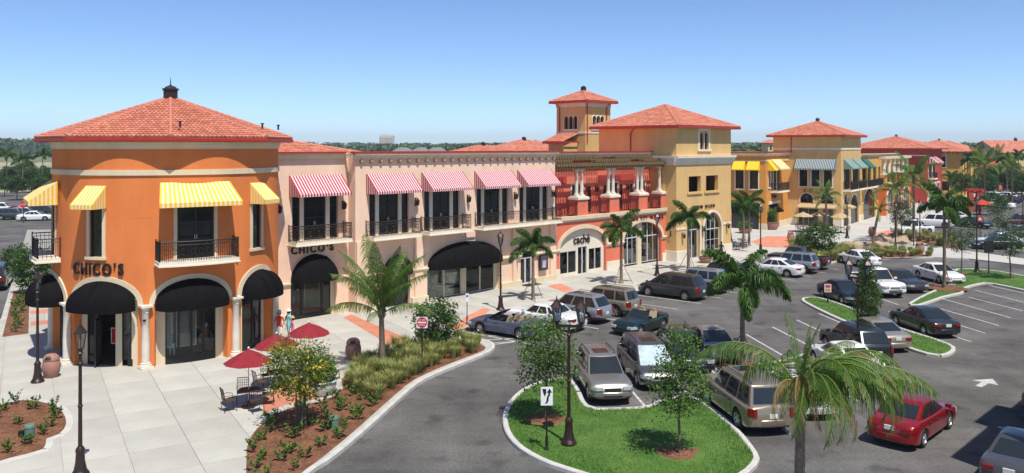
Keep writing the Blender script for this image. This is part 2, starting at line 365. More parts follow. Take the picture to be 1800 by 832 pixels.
def railing(mb, pts, h=1.0, gap=.105, z0=0.05):
    ends = [Vector(pts[0]), Vector(pts[-1]), Vector(pts[1]), Vector(pts[-2])]
    for a, b in zip(pts, pts[1:]):
        a, b = Vector(a), Vector(b); L = (b - a).length; n = max(1, round(L / gap))
        U = lambda p, z: (p.x, p.y, p.z + z)
        for z, r in ((h, .028), (h - .16, .016), (z0 + .05, .018)): mb.tube([U(a, z), U(b, z)], r, 4)
        for i in range(n + 1):
            p = a.lerp(b, i / n); big = i in (0, n) and any((p - e).length < .01 for e in ends)
            mb.tube([U(p, 0), U(p, h + (.08 if big else 0))], .03 if big else .0125, 4)
        for i in range(0, n, 6):      # scroll panels
            p = a.lerp(b, min(1, (i + 3) / n)); d = (b - a).normalized()
            ring = [tuple(p + d * (.1 * math.cos(q)) + Vector((0, 0, h * .5 + .16 * math.sin(q)))) for q in [2 * math.pi * t / 8 for t in range(9)]]
            mb.tube(ring, .012, 4, cap=False)
def balcony(parent, pos, rz, w_, proj, h=1.0, curve=0.0, gap=.105):
    """slab with iron railing; origin at wall, slab top, centre"""
    o = thing_part('balcony', parent, pos, rz)
    n = 10 if curve else 1
    fr = [(-w_ / 2 + w_ * i / n, -proj - curve * (1 - (2 * i / n - 1) ** 2)) for i in range(n + 1)]
    mb = MB(); mb.prism(fr + [(w_ / 2, 0), (-w_ / 2, 0)], -.16, 0, 0, True)
    fr2 = [(x * 1.02, y - .06) for x, y in fr]; mb.prism(fr2 + [(w_ / 2 * 1.02, .0), (-w_ / 2 * 1.02, .0)], -.23, -.16, 0, True)
    mb.build('slab', M_IVORY, o)
    rb = MB(); k = 1 - .1 / w_
    pts = [(-w_ / 2 * k, -.03, 0)] + [(x * k, y + .06, 0) for x, y in fr] + [(w_ / 2 * k, -.03, 0)]
    railing(rb, pts, h, gap); rb.build('railing', M_IRON, o)
    return o
def thing_part(name, parent, pos, rz):
    o = bpy.data.objects.new(name, None); COL.objects.link(o); o.parent = parent; o.location = pos; o.rotation_euler = (0, 0, rz); o.empty_display_size = .1
    return o
def column(parent, pos, r, h, mat_=None, n=14, name='column'):
    mb = MB()
    mb.box(-r * 1.55, r * 1.55, -r * 1.55, r * 1.55, 0, .1)
    mb.lathe([(r * 1.5, .1), (r * 1.5, .18), (r * 1.15, .2), (r * 1.25, .27), (r, .3), (r * 1.0, h * .4), (r * .84, h - .38), (r * 1.0, h - .34), (r * .86, h - .3), (r * .9, h - .22), (r * 1.25, h - .1)], n)
    mb.box(-r * 1.45, r * 1.45, -r * 1.45, r * 1.45, h - .1, h)
    return mb.build(name, mat_ or M_STONE, parent, pos, smooth=40)
def tile_facet(mb, A, B, top, pitch=.24, course=.36, amp=.06):
    A, B = Vector(A), Vector(B); e = (B - A); L = e.length; e.normalize()
    T = [Vector(t) for t in top]
    up = (T[0] - A); up -= e * up.dot(e); up.normalize(); nr = e.cross(up)
    if nr.z < 0: nr = -nr
    poly = [(0, 0)] + sorted([((t - A).dot(e), (t - A).dot(up)) for t in T]) + [(L, 0)]
    def lim(x):
        for (xa, ya), (xb, yb) in zip(poly, poly[1:]):
            if xa - 1e-6 <= x <= xb + 1e-6: return ya if xb - xa < 1e-6 else ya + (yb - ya) * (x - xa) / (xb - xa)
        return 0
    pr = [(-.5, 0), (-.28, .75), (0, 1), (.28, .75), (.5, 0)]
    n = max(1, round(L / pitch)); pitch = L / n
    for i in range(n):
        xc = (i + .5) * pitch; lm = lim(xc)
        if lm < .1: continue
        k = max(1, math.ceil(lm / course))
        for j in range(k):
            y0, y1 = j * course - .02, min((j + 1) * course, lm)
            vs = []
            for y, lift in ((y0, .05), (y1, .0)):
                for dx, hh in pr: vs.append(tuple(A + e * (xc + dx * pitch) + up * y + nr * (hh * amp + lift + .005)))
            for dx, hh in pr: vs.append(tuple(A + e * (xc + dx * pitch) + up * y0 + nr * (-.01)))
            mb.add(vs, [(a, a + 1, a + 6, a + 5) for a in range(4)] + [(a + 10, a + 11, a + 1, a) for a in range(4)], random.choice((0, 0, 1, 2)))
    # deck under the tiles
    mb.add([tuple(A), tuple(B)] + [tuple(t) for t in (T[::-1] if len(T) > 1 and (T[0] - A).dot(e) < (T[1] - A).dot(e) else T)], [tuple(range(2 + len(T)))], 1)
def hip_cap(mb, A, B, r=.1, seg=.36):
    A, B = Vector(A), Vector(B); n = max(1, round((B - A).length / seg)); pts, rs = [], []
    for i in range(n):
        pts += [A.lerp(B, i / n), A.lerp(B, (i + .96) / n)]; rs += [r * 1.12, r * .9]
    mb.tube([p + Vector((0, 0, .05)) for p in pts], rs, 6)
def roof(parent, eave, facets, fascia=.22, pitch=.24, course=.36, soffit=None, hips=()):
    """eave: list of 3-D eave corners; facets: (i, j, [top points]) ; hips: (A, B) cap lines"""
    mb = MB()
    for i, j, top in facets: tile_facet(mb, eave[i], eave[j], top, pitch, course)
    o = mb.build('roof', M_TILE, parent)
    hb = MB()
    for a, b in hips: hip_cap(hb, a, b)
    if hips: hb.build('ridge_cap', M_RIDGE, o)
    fb = MB(); n = len(eave)
    for i in range(n):
        a, b = Vector(eave[i]), Vector(eave[(i + 1) % n]); c = sum((Vector(p) for p in eave), Vector()) / n
        dn = Vector((0, 0, -fascia)); inn = lambda p: (p + (c - p) * .02)
        fb.quad(tuple(a), tuple(b), tuple(b + dn), tuple(a + dn))
        # gutter lip
        oa, ob = a + (a - c).normalized() * .07, b + (b - c).normalized() * .07
        fb.quad(tuple(oa + dn * .25), tuple(ob + dn * .25), tuple(ob + dn * .8), tuple(oa + dn * .8)); fb.quad(tuple(oa + dn * .8), tuple(ob + dn * .8), tuple(b + dn), tuple(a + dn)); fb.quad(tuple(oa + dn * .25), tuple(ob + dn * .25), tuple(b + dn * .1), tuple(a + dn * .1))
    fb.build('fascia', M_FASCIA, o)
    sb = MB().add([tuple(Vector(p) + Vector((0, 0, -fascia + .02))) for p in eave], [tuple(range(n))]); sb.build('soffit', soffit or M_CREAM, o)
    return o
def hip_roof(parent, x0, x1, y0, y1, ze, oh, za, ridge=0, pitch=.26, course=.38, cupola=None, fascia=.22):
    X0, X1, Y0, Y1 = x0 - oh, x1 + oh, y0 - oh, y1 + oh
    ev = [(X0, Y0, ze), (X1, Y0, ze), (X1, Y1, ze), (X0, Y1, ze)]
    cx, cy = (X0 + X1) / 2, (Y0 + Y1) / 2
    if ridge > 0: a, b = (cx - ridge / 2, cy, za), (cx + ridge / 2, cy, za); fc = [(0, 1, [a, b]), (1, 2, [b]), (2, 3, [b, a]), (3, 0, [a])]; hp = [(ev[0], a), (ev[3], a), (ev[1], b), (ev[2], b), (a, b)]
    elif ridge < 0: a, b = (cx, cy + ridge / 2, za), (cx, cy - ridge / 2, za); fc = [(0, 1, [a]), (1, 2, [a, b]), (2, 3, [b]), (3, 0, [b, a])]; hp = [(ev[0], a), (ev[1], a), (ev[2], b), (ev[3], b), (a, b)]
    else: a = (cx, cy, za); fc = [(i, (i + 1) % 4, [a]) for i in range(4)]; hp = [(ev[i], a) for i in range(4)]
    o = roof(parent, ev, fc, pitch=pitch, course=course, hips=hp, fascia=fascia)
    if cupola: 
        mb = MB(); mb.box(cx - .22, cx + .22, cy - .22, cy + .22, za - .15, za + .35); mb.lathe([(.32, za + .35), (.22, za + .47), (.05, za + .55)], 8, 0, (cx, cy, 0)); mb.build('roof_vent', M_BRONZE, o)
    return o
GLY = {}
def glyph(ch, size, depth, bold, m):
    k = (ch, round(size, 3), depth, bold, m.name)
    if k not in GLY:
        cu = bpy.data.curves.new('glyph', 'FONT'); cu.body = ch; cu.size = size; cu.extrude = depth / 2; cu.offset = bold; cu.align_x = 'CENTER'
        ob = bpy.data.objects.new('glyph', cu); COL.objects.link(ob)
        dg = bpy.context.evaluated_depsgraph_get(); me = bpy.data.meshes.new_from_object(ob.evaluated_get(dg))
        bpy.data.objects.remove(ob)
        me.transform(Matrix.Rotation(R(90), 4, 'X')); me.materials.clear(); me.materials.append(m)
        xs = [v.co.x for v in me.vertices] or [0]; GLY[k] = (me, max(xs) - min(xs))
    return GLY[k]
def lettering(parent, text, size, place, m, depth=.08, bold=.0, gap=.04, total=None, name='letter', space=.35, sx=1.0):
    """one object per letter; place(offset) -> (location, rz)"""
    gs = [(c, glyph(c, size, depth, bold, m)) if c != ' ' else (c, None) for c in text]
    W = [(g[1] * sx if g else size * space) for c, g in gs]; tot = sum(W) + gap * (len(W) - 1); x = -tot / 2
    k = total / tot if total else 1
    for (c, g), w_ in zip(gs, W):
        if g:
            loc, rz = place((x + w_ / 2) * k); me = g[0]
            o = put(name, me, parent, loc, rz, (sx * k if k < 1 else sx, 1, 1))
        x += w_ + gap
def wall_lantern(parent, pos, rz=0):
    if 'wl' not in GLY:
        mb = MB(); mb.box(-.05, .05, -.02, 0, -.1, .35); mb.tube([(0, -.02, .25), (0, -.12, .36), (0, -.2, .3)], .018, 5)
        mb.lathe([(.05, .02), (.09, .1), (.11, .26), (.13, .28), (.05, .38), (.02, .42)], 6, 0, (0, -.2, -.1))
        GLY['wl'] = mb.mesh('wall_lantern', M_IRON)
    return put('wall_lantern', GLY['wl'], parent, pos, rz, (1.25, 1.25, 1.25))
def downspout(parent, x, y, z0, z1, bend=(0, 0)):
    MB().tube([(x + bend[0], y + bend[1], z1), (x, y, z1 - .5), (x, y, z0)], .06, 6).build('downspout', M_FASCIA, parent)
def stripes(name, c): return mat(name, c, .8, .06, 3)
ST_YEL, ST_WHT, ST_RED, ST_CRM = stripes('awning_yellow', (.80, .45, .05)), stripes('awning_cream', (.80, .66, .36)), stripes('awning_crimson', (.36, .014, .032)), stripes('awning_white', (.62, .52, .52))
ST_GRN, ST_PGRN, ST_GOLD, ST_NAVY = stripes('awning_green', (.025, .11, .085)), stripes('awning_pale_green', (.17, .26, .22)), stripes('awning_gold', (.85, .52, .02)), stripes('awning_dark_green', (.02, .05, .055))
# ================================================================== ground, roads, pavements, beds, islands
def GP(pts, z=0.0): return [G(u, v, z) for u, v in pts]
def area(p): return sum(p[i][0] * p[(i + 1) % len(p)][1] - p[(i + 1) % len(p)][0] * p[i][1] for i in range(len(p))) / 2
def ccw(p): return p if area(p) > 0 else p[::-1]
def smooth_loop(p, k=3, closed=True):
    n = len(p); out = []
    for i in range(n if closed else n - 1):
        q = [p[(i + d) % n] if closed else p[max(0, min(n - 1, i + d))] for d in (-1, 0, 1, 2)]
        for j in range(k):
            t = j / k
            out.append(tuple(.5 * ((2 * q[1][a]) + (-q[0][a] + q[2][a]) * t + (2 * q[0][a] - 5 * q[1][a] + 4 * q[2][a] - q[3][a]) * t * t + (-q[0][a] + 3 * q[1][a] - 3 * q[2][a] + q[3][a]) * t ** 3) for a in (0, 1)))
    if not closed: out.append(tuple(p[-1]))
    return out
def inset(p, d):
    p = ccw(p); n = len(p); out = []
    for i in range(n):
        a, b, c = Vector(p[i - 1]), Vector(p[i]), Vector(p[(i + 1) % n])
        e1, e2 = (b - a).normalized(), (c - b).normalized(); n1, n2 = Vector((-e1.y, e1.x)), Vector((-e2.y, e2.x))
        m = (n1 + n2); m = m / max(.5, m.length_squared / 2) if m.length > 1e-4 else n1
        out.append(tuple(b + m * d))
    return out
def inside(p, x, y):
    c = False; n = len(p)
    for i in range(n):
        (xa, ya), (xb, yb) = p[i], p[(i + 1) % n]
        if (ya > y) != (yb > y) and x < (xb - xa) * (y - ya) / (yb - ya) + xa: c = not c
    return c
def sheet(name, poly, z, m, parent=None):
    return MB().add([(x, y, z) for x, y in ccw(poly)], [tuple(range(len(poly)))]).build(name, m, parent)
M_EARTH = mat('scrub_ground', (.17, .16, .08), .95, 0, .02, col2=(.09, .13, .045), fine=.3, bscale=.5)
tag(sheet('ground', [(-6000, -500), (6000, -500), (6000, 8000), (-6000, 8000)], -.06, M_EARTH), kind='structure')
LOT = tag(sheet('parking_lot', [(-45, -60), (420, -60), (420, 330), (60, 330), (-75, 118), (-69, 108)], 0, M_ASPH), kind='structure')
# pavement of the plaza and in front of the first row
edge = GP([(470, 960), (512, 868), (545, 832), (580, 810), (640, 760), (700, 705), (740, 673), (800, 646), (850, 626), (867, 614), (858, 604), (825, 598), (800, 596), (792, 591), (806, 584)])
edge = smooth_loop(edge, 4, False)
plz = [(-22, 4), (-11, 10)] + edge + [tuple(F1.w(33.0, 36.4))[:2], tuple(F1.w(33.0, 60))[:2], tuple(F1.w(24, 75))[:2], (-50, 106), (-62.5, 106), (-31.7, 51), (-27, 38)]
wlk = [tuple(F1.w(*p))[:2] for p in ((33.0, 36.4), (73.5, 36.4), (73.5, 60), (33.0, 60))]
M_PAVE = mat('plain_pavement', (.44, .42, .38), .9, .10, .25, fine=.06, bscale=4)
BED2 = smooth_loop(GP([(432, 870), (427, 800), (432, 775), (447, 752), (475, 730), (515, 713), (555, 705), (585, 694), (598, 682), (596, 668), (612, 650), (650, 628), (700, 610), (750, 600), (800, 599), (848, 605), (857, 612), (845, 620), (795, 639), (735, 666), (692, 700), (632, 754), (572, 804), (532, 834), (490, 880)], .15), 3)
BED1 = smooth_loop(GP([(-60, 725), (0, 711), (40, 702), (80, 705), (110, 717), (122, 735), (120, 752), (105, 766), (86, 772), (82, 790), (0, 811), (-60, 830)], .15), 3)
BED0 = GP([(4, 592), (50, 586), (52, 512), (24, 512)], .15)
def clip_cell(poly, cell):
    out = poly
    for i in range(4):
        a, b = cell[i], cell[(i + 1) % 4]; inn = out; out = []
        f_ = lambda p: (b[0] - a[0]) * (p[1] - a[1]) - (b[1] - a[1]) * (p[0] - a[0])
        for k in range(len(inn)):
            p, q = inn[k - 1], inn[k]; fp, fq = f_(p), f_(q)
            if (fp >= 0) != (fq >= 0): t = fp / (fp - fq); out.append((p[0] + (q[0] - p[0]) * t, p[1] + (q[1] - p[1]) * t))
            if fq >= 0: out.append(q)
        if len(out) < 3: return []
    return out
def slabs(parent, poly, ang, sx, sy, skip, lim):
    poly = ccw(poly); c, s = math.cos(R(ang)), math.sin(R(ang)); loc = [(x * c + y * s, -x * s + y * c) for x, y in poly]
    x0, x1 = min(p[0] for p in loc), max(p[0] for p in loc); y0, y1 = min(p[1] for p in loc), max(p[1] for p in loc); cnt = 0; rest = MB()
    cells = []
    for i in range(int((x1 - x0) / sx) + 1):
        for j in range(int((y1 - y0) / sy) + 1):
            cell = [(x0 + (i + a) * sx, y0 + (j + b) * sy) for a, b in ((0, 0), (1, 0), (1, 1), (0, 1))]
            q = clip_cell(loc, cell)
            if len(q) < 3 or abs(area(q)) < .05: continue
            cx, cy = sum(p[0] for p in q) / len(q), sum(p[1] for p in q) / len(q)
            wx, wy = cx * c - cy * s, cx * s + cy * c
            if skip(wx, wy, max(abs(p[0] - cx) for p in q)): continue
            cells.append((wx * wx + wy * wy, q, cx, cy, wx, wy))
    cells.sort(key=lambda t: t[0]); share = {}
    for n, (_, q, cx, cy, wx, wy) in enumerate(cells):
        full = len(q) == 4 and abs(abs(area(q)) - sx * sy) < 1e-3
        qq = [((p[0] - cx) * (1 - .014 / sx), (p[1] - cy) * (1 - .014 / sy)) for p in q]; rt = [(x * c - y * s, x * s + y * c) for x, y in qq]
        if n < lim:
            if full:
                if 'f' not in share: share['f'] = MB().prism(rt, 0, .03).mesh('paving_slab', M_CONC)
                put('paving_slab', share['f'], parent, (wx, wy, .1))
            else: MB().prism(rt, 0, .03).build('paving_slab', M_CONC, parent, (wx, wy, .1))
        else: rest.prism([(x + wx, y + wy) for x, y in rt], .1, .13)
    if rest.v: tag(rest.build('far_paving_slabs', M_CONC, parent), kind='stuff')
def mk_pave(name, poly):
    mb = MB(); mb.prism(ccw(poly), 0, .1); o = mb.build(name, M_JOINT); return tag(o, kind='structure')
PLZ = mk_pave('plaza', plz); WLK = mk_pave('pavement', wlk)
dc = F1.w(18.6, 45.3)
def skip1(x, y, r):
    if (x - dc.x) ** 2 + (y - dc.y) ** 2 < 4.0 ** 2: return True
    s_, m_ = x * F1.c + y * F1.n, -x * F1.n + y * F1.c
    if s_ > 24 and m_ > 46.5: return True
    return any(inside(inset(b, 1.9), x, y) for b in (BED2, BED1)) or y < 20 or y > 60 and x > -30
slabs(PLZ, plz, -59.3, 2.35, 2.0, skip1, 300)
slabs(WLK, wlk, F1.deg, 2.05, 2.05, lambda x, y, r: (-x * F1.n + y * F1.c) > 46.5, 300)
p2 = GP([(1437, 467), (1462, 464), (1500, 451), (1520, 457.5), (1560, 456), (1640, 454), (1704, 457), (1800, 468), (1900, 480), (1900, 468), (1800, 457), (1690, 442), (1660, 434), (1640, 429), (1612, 419)]) + [tuple(F2.w(*p))[:2] for p in ((108, 20), (112, 20.5), (240, 20.5), (240, 60), (98, 75))] + [tuple(F1.w(*p))[:2] for p in ((73.5, 60), (73.5, 36.4), (72.6, 34.6))]
P2 = tag(MB().prism(ccw(p2), 0, .13).build('far_plaza', M_PAVE), kind='structure')
def kerb(name, pts, wd=.17, z1=.155):
    """swept kerb stones along an open line: each stone a block of its own"""
    o = tag(bpy.data.objects.new(name, None), kind='structure'); COL.objects.link(o)
    acc = [Vector(p) for p in pts]; L = [0]
    for a, b in zip(acc, acc[1:]): L.append(L[-1] + (b - a).length)
    def at(d):
        for i in range(len(L) - 1):
            if d <= L[i + 1] + 1e-6: t = (d - L[i]) / max(1e-6, L[i + 1] - L[i]); return acc[i].lerp(acc[i + 1], t)
        return acc[-1]
    n = max(1, round(L[-1] / 1.8)); st = L[-1] / n
    for i in range(n):
        k = 3; q = [at(i * st + .006 + (st - .012) * j / k) for j in range(k + 1)]; l, r = [], []
        for j, p in enumerate(q):
            t = (q[min(j + 1, k)] - q[max(j - 1, 0)]).normalized(); nn = Vector((-t.y, t.x)) * wd / 2; l.append(p + nn); r.append(p - nn)
        c = sum(q, Vector((0, 0))) / (k + 1); mb = MB(); b = .03
        vs = []
        for a, bb in zip(l, r): 
            u_ = (bb - a).normalized(); vs += [(a.x - c.x, a.y - c.y, -.02), (a.x - c.x, a.y - c.y, z1 - b), (a.x + u_.x * b - c.x, a.y + u_.y * b - c.y, z1), (bb.x - u_.x * b - c.x, bb.y - u_.y * b - c.y, z1), (bb.x - c.x, bb.y - c.y, z1 - b), (bb.x - c.x, bb.y - c.y, -.02)]
        fs = [(6 * j + a, 6 * j + a + 1, 6 * j + a + 7, 6 * j + a + 6) for j in range(k) for a in range(5)] + [tuple(range(6)), tuple(range(6 * k + 5, 6 * k - 1, -1))]
        mb.add(vs, fs); mb.build('kerb_stone', M_KERB, o, (c.x, c.y, 0))
    return o
kerb('plaza_kerb', edge, .2, .165); kerb('street_kerb', [tuple(F1.w(33.0, 36.4))[:2], tuple(F1.w(73.4, 36.4))[:2]]); kerb('far_kerb', smooth_loop(GP([(1437, 467), (1462, 464), (1500, 451), (1520, 457.5), (1560, 456), (1640, 454)]), 3, False))
def bumpy(name, poly, z, h, m, parent=None, step=.45):
    """gently mounded bed / lawn surface"""
    poly = ccw(poly); bm = bmesh.new(); vs = [bm.verts.new((x, y, z)) for x, y in poly]; bm.faces.new(vs)
    x0, x1 = min(p[0] for p in poly), max(p[0] for p in poly); y0, y1 = min(p[1] for p in poly), max(p[1] for p in poly); st = max(step, (x1 - x0) / 60, (y1 - y0) / 60)
    for ax, a, b in ((0, x0, x1), (1, y0, y1)):
        k = a + st
        while k < b:
            co = (k, 0, 0) if ax == 0 else (0, k, 0); no = (1, 0, 0) if ax == 0 else (0, 1, 0)
            bmesh.ops.bisect_plane(bm, geom=bm.verts[:] + bm.edges[:] + bm.faces[:], plane_co=co, plane_no=no); k += st
    n = len(poly)
    for v in bm.verts:
        d = 9
        for i in range(n):
            a, b = Vector(poly[i]), Vector(poly[(i + 1) % n]); p = Vector((v.co.x, v.co.y)); ab = b - a; t = max(0, min(1, (p - a).dot(ab) / max(1e-9, ab.length_squared))); d = min(d, (p - a - ab * t).length)
        v.co.z += h * (1 - math.exp(-d / .8)) + (random.uniform(-.015, .02) if d > .1 else 0)
    me = bpy.data.meshes.new(name); bm.to_mesh(me); bm.free(); me.materials.append(m); me.polygons.foreach_set('use_smooth', [True] * len(me.polygons))
    return put(name, me, parent)
for nm, b in (('mulch_bed', inset(BED2, .12)), ('mulch_bed', BED1), ('mulch_bed', BED0)): tag(bumpy(nm, b, .135, .08, M_MULCH), kind='structure')
BANDK = kerb('bed_edging', [p for p in BED1] + [BED1[0]], .3, .15)
def island(pts, lawn='lawn', k=4, m=None):
    out = smooth_loop(GP(pts), k) if k > 1 else GP(pts)
    out = ccw(out); kerb('island_kerb', inset(out, .1) + [inset(out, .1)[0]], .22, .15)
    il = inset(out, .2); o = tag(bumpy(lawn, il, .12, .06, m or M_LAWN), kind='structure'); return il
IS1 = island([(1000, 668), (950, 675), (912, 693), (888, 722), (885, 755), (905, 787), (950, 815), (1010, 836), (1120, 868), (1230, 868), (1300, 846), (1333, 818), (1328, 797), (1290, 752), (1236, 710), (1200, 700), (1160, 708), (1137, 719), (1090, 722), (1037, 720), (1018, 688)])
IS2 = island([(1409, 531), (1420, 525.5), (1445, 527), (1485, 540), (1530, 557), (1575, 577), (1640, 598), (1672, 610), (1680, 618), (1668, 627), (1645, 629), (1603, 618), (1540, 592), (1497, 574), (1450, 553)])
IS3 = island([(1597, 536), (1618, 539.5), (1660, 525), (1695, 517), (1692, 511), (1722, 502), (1745, 501.5), (1800, 513), (1900, 533), (1900, 503), (1800, 487), (1740, 477), (1692, 475), (1668, 479), (1690, 497), (1668, 503), (1642, 513)], k=2)
IS4 = island([(1250, 650), (1290, 642), (1350, 641), (1400, 630), (1450, 614), (1462, 619), (1420, 636), (1370, 650), (1300, 656)])
IS5 = island([(1705, 437), (1740, 436), (1800, 444), (1800, 438), (1745, 429), (1712, 429)], k=2)
for u, v, r in ((960, 737, .85), (1195, 797, .85)):
    x, y = G(u, v, .15); pb = [(x + r * random.uniform(.9, 1.08) * math.cos(t * .5236), y + r * random.uniform(.9, 1.08) * math.sin(t * .5236)) for t in range(12)]
    tag(bumpy('mulch_ring', smooth_loop(pb, 2), .165, .08, M_MULCH, step=.2), kind='structure')
for u, v, r in ((1660, 506, 1.6), (1305, 646, 1.2), (1690, 481, .7), (1776, 489, .7)):
    x, y = G(u, v, .15); pb = [(x + r * random.uniform(.85, 1.1) * math.cos(t * .5236), y + r * random.uniform(.85, 1.1) * math.sin(t * .5236)) for t in range(12)]
    tag(bumpy('mulch_ring', smooth_loop(pb, 2), .165, .08, M_MULCH, step=.3), kind='structure')
BED3 = smooth_loop(GP([(1440, 463), (1462, 461), (1500, 449), (1496, 441), (1440, 440), (1400, 432), (1385, 440), (1420, 452)], .13), 2)
BED4 = smooth_loop(GP([(1524, 455), (1560, 454), (1630, 452), (1636, 449), (1600, 445), (1545, 443), (1515, 447)], .13), 2)
BED5 = smooth_loop(GP([(1570, 420), (1600, 424), (1640, 430), (1680, 438), (1690, 434), (1650, 420), (1610, 410), (1575, 410)], .13), 2)
for b in (BED3, BED4, BED5): tag(bumpy('mulch_bed', b, .135, .1, M_MULCH), kind='structure')
# terracotta paver bands
def strip(pts, z=.1335, m=None, name='paver_band', parent=None): return tag(sheet(name, GP(pts, z), z, m or M_BRICK, parent), kind='structure' if parent is None else None)
strip([(604, 558), (618, 553), (718, 596), (716, 612), (690, 610)]); strip([(462, 700), (500, 668), (555, 668), (598, 690), (545, 704), (500, 712), (462, 728)]); strip([(790, 578), (822, 555), (850, 541), (862, 545), (835, 566), (806, 580)])
strip([(962, 503), (985, 498), (1010, 510), (992, 514)]); strip([(1320, 425), (1348, 415), (1390, 416), (1410, 426), (1388, 436), (1340, 434)], .1345); strip([(1530, 412), (1560, 405), (1590, 408), (1560, 416)], .1345)
for v in (526, 546, 566): strip([(54, v), (112, v - 6), (112, v + 1), (54, v + 7)])
# painted markings
def line(a, b, wd=.11, name='painted_line'):
    a, b = Vector(a), Vector(b); d = (b - a); L = d.length; d.normalize(); n = Vector((-d.y, d.x)) * wd / 2; c = (a + b) / 2
    q = [a + n, a - n, b - n, b + n]; MB().add([(p.x - c.x, p.y - c.y, 0) for p in q], [(0, 1, 2, 3)]).build(name, M_PAINT, LOT, (c.x, c.y, .004))
for k in range(15):
    s_ = 31.9 + 2.78 * k
    line(F1.w(s_, 36.2)[:2], F1.w(s_ + .55, 30.9)[:2])
hx = [F1.w(29.2, 35.0), F1.w(32.2, 31.2)]
line(G(832, 588), G(868, 606)); line(G(830, 584), G(945, 596)); line(G(868, 606), G(945, 596))
for a, b in (((846, 590), (905, 592)), ((850, 598), (925, 594)), ((862, 604), (935, 598))): line(G(*a), G(*b))
for k in range(8):
    cx, cy = 5.25 + 2.13 * k, 36.6 + 1.97 * k
    line((cx - .3, cy + 2.8), (cx + .28, cy - 2.4))
    if k < 5: line((cx + 4.9 - .3, cy - 3.1 + 2.6), (cx + 4.9 + .28, cy - 3.1 - 2.6))
for a, b in (((1657, 525.5), (1777, 559)), ((1702, 522.5), (1797, 546.5)), ((1714, 510.5), (1810, 534)), ((1636, 538), (1756, 572.7)), ((1674, 568), (1732, 586)), ((1666, 588), (1707, 601)), ((1742, 503), (1830, 522)), ((1505, 526), (1545, 541)), ((1547, 525), (1580, 536)), ((1700, 453), (1760, 457))): line(G(*a), G(*b))
# direction arrow
ax, ay = G(1732, 673); hd = Vector((.74, .67)); nn = Vector((-hd.y, hd.x)); P_ = lambda f_, l: (hd.x * f_ + nn.x * l, hd.y * f_ + nn.y * l, 0)
MB().add([P_(-.9, .14), P_(-.9, -.14), P_(0, -.14), P_(0, .14)], [(0, 1, 2, 3)]).add([P_(0, .55), P_(0, -.55), P_(.95, 0)], [(0, 1, 2)]).build('painted_arrow', M_PAINT, LOT, (ax, ay, .004))
# left background: road, car park, hedges
M_SAND = mat('sandy_ground', (.42, .36, .25), .95, 0, .03, col2=(.22, .22, .09), fine=.2, bscale=.6)
tag(sheet('side_road', [(-90, 93), (-58, 93), (-62, 119), (-160, 119)], -.012, M_ASPH), kind='structure'); tag(sheet('verge', [(-175, 119), (-62, 119), (-60, 126), (-175, 126)], -.02, M_LAWN), kind='structure')
tag(sheet('far_car_park', [(-330, 126), (-50, 126), (-40, 195), (-330, 195)], -.015, M_ASPH), kind='structure'); tag(sheet('sand_field', [(-700, 195), (-40, 195), (60, 560), (-700, 560)], -.03, M_SAND), kind='structure')
tag(sheet('far_road', [(-900, 400), (200, 400), (200, 418), (-900, 418)], -.02, mat('pale_road', (.30, .29, .27), .9, .1, .2)), kind='structure')
tag(MB().box(-66, -58.5, 92.9, 93.2, -.05, .12).build('road_kerb', M_KERB), kind='structure')
# ================================================================== first row of shops
ZS = .13            # pavement level
# ---- rounded orange corner building
DR = 5.7; DA = R(-22.3)
drum = thing('corner_shop_building', 'round orange stucco corner shop with octagonal red tile roof and yellow awnings', 'building', F1.w(18.6, 45.3, ZS), F1.a)
fm = drum_map(0, 0, DR)
def dp(deg, r=DR, z=0): q = R(deg); return (r * math.sin(q), -r * math.cos(q), z)
A2X = lambda deg: R(deg) * DR
AR = [(-114, -79.5), (-72, -37), (-29.5, 5.5), (13.5, 40)]
holes = [(A2X(a), A2X(b), 0, 3.05, 1.15) for a, b in AR]
UPW = [(-58, .72, 5.35, 7.8), (25, .72, 5.35, 7.8)]; UPD = [(-10.5, 1.75, 5.18, 7.85), (-101, 1.75, 5.18, 7.85)]
for c, w_, za, zb in UPW + UPD: holes.append((A2X(c) - w_ / 2, A2X(c) + w_ / 2, za, zb, 0))
mb = wall(MB(), fm, A2X(-180), A2X(180), 0, 11.05, holes, .45, step=.35)
mb.build('wall', M_ORANGE, drum)
tb = MB()
band(tb, fm, A2X(-180), A2X(180), 9.28, 9.54, .07, .35); band(tb, fm, A2X(-180), A2X(180), 10.62, 10.98, .10, .35, prof=CORN(10.55, .42, .14))
tb.build('cornice_band', M_CREAM, drum)
for (a, b) in AR:
    ab = MB(); archivolt(ab, fm, A2X(a), A2X(b), 3.05, 1.15, .24, .07); ab.build('arch_trim', M_CREAM, drum)
for (c, w_, za, zb) in UPW + UPD:
    fb = MB(); x = A2X(c); d0 = .05; f2 = lambda xx, zz, dd: fm(x + xx, zz, dd)
    for xa, xb, z0, z1 in ((-w_ / 2 - .16, -w_ / 2, za, zb), (w_ / 2, w_ / 2 + .16, za, zb), (-w_ / 2 - .16, w_ / 2 + .16, zb, zb + .16)): band(fb, f2, xa, xb, z0, z1, .05, .4)
    if w_ < 1: band(fb, f2, -w_ / 2 - .22, w_ / 2 + .22, za - .14, za, .10, .4)
    fb.build('window_trim', M_CREAM, drum)
for c, w_, za, zb in UPW: window(drum, dp(c, DR - .12, za), R(c), w_, zb - za, 1, 4)
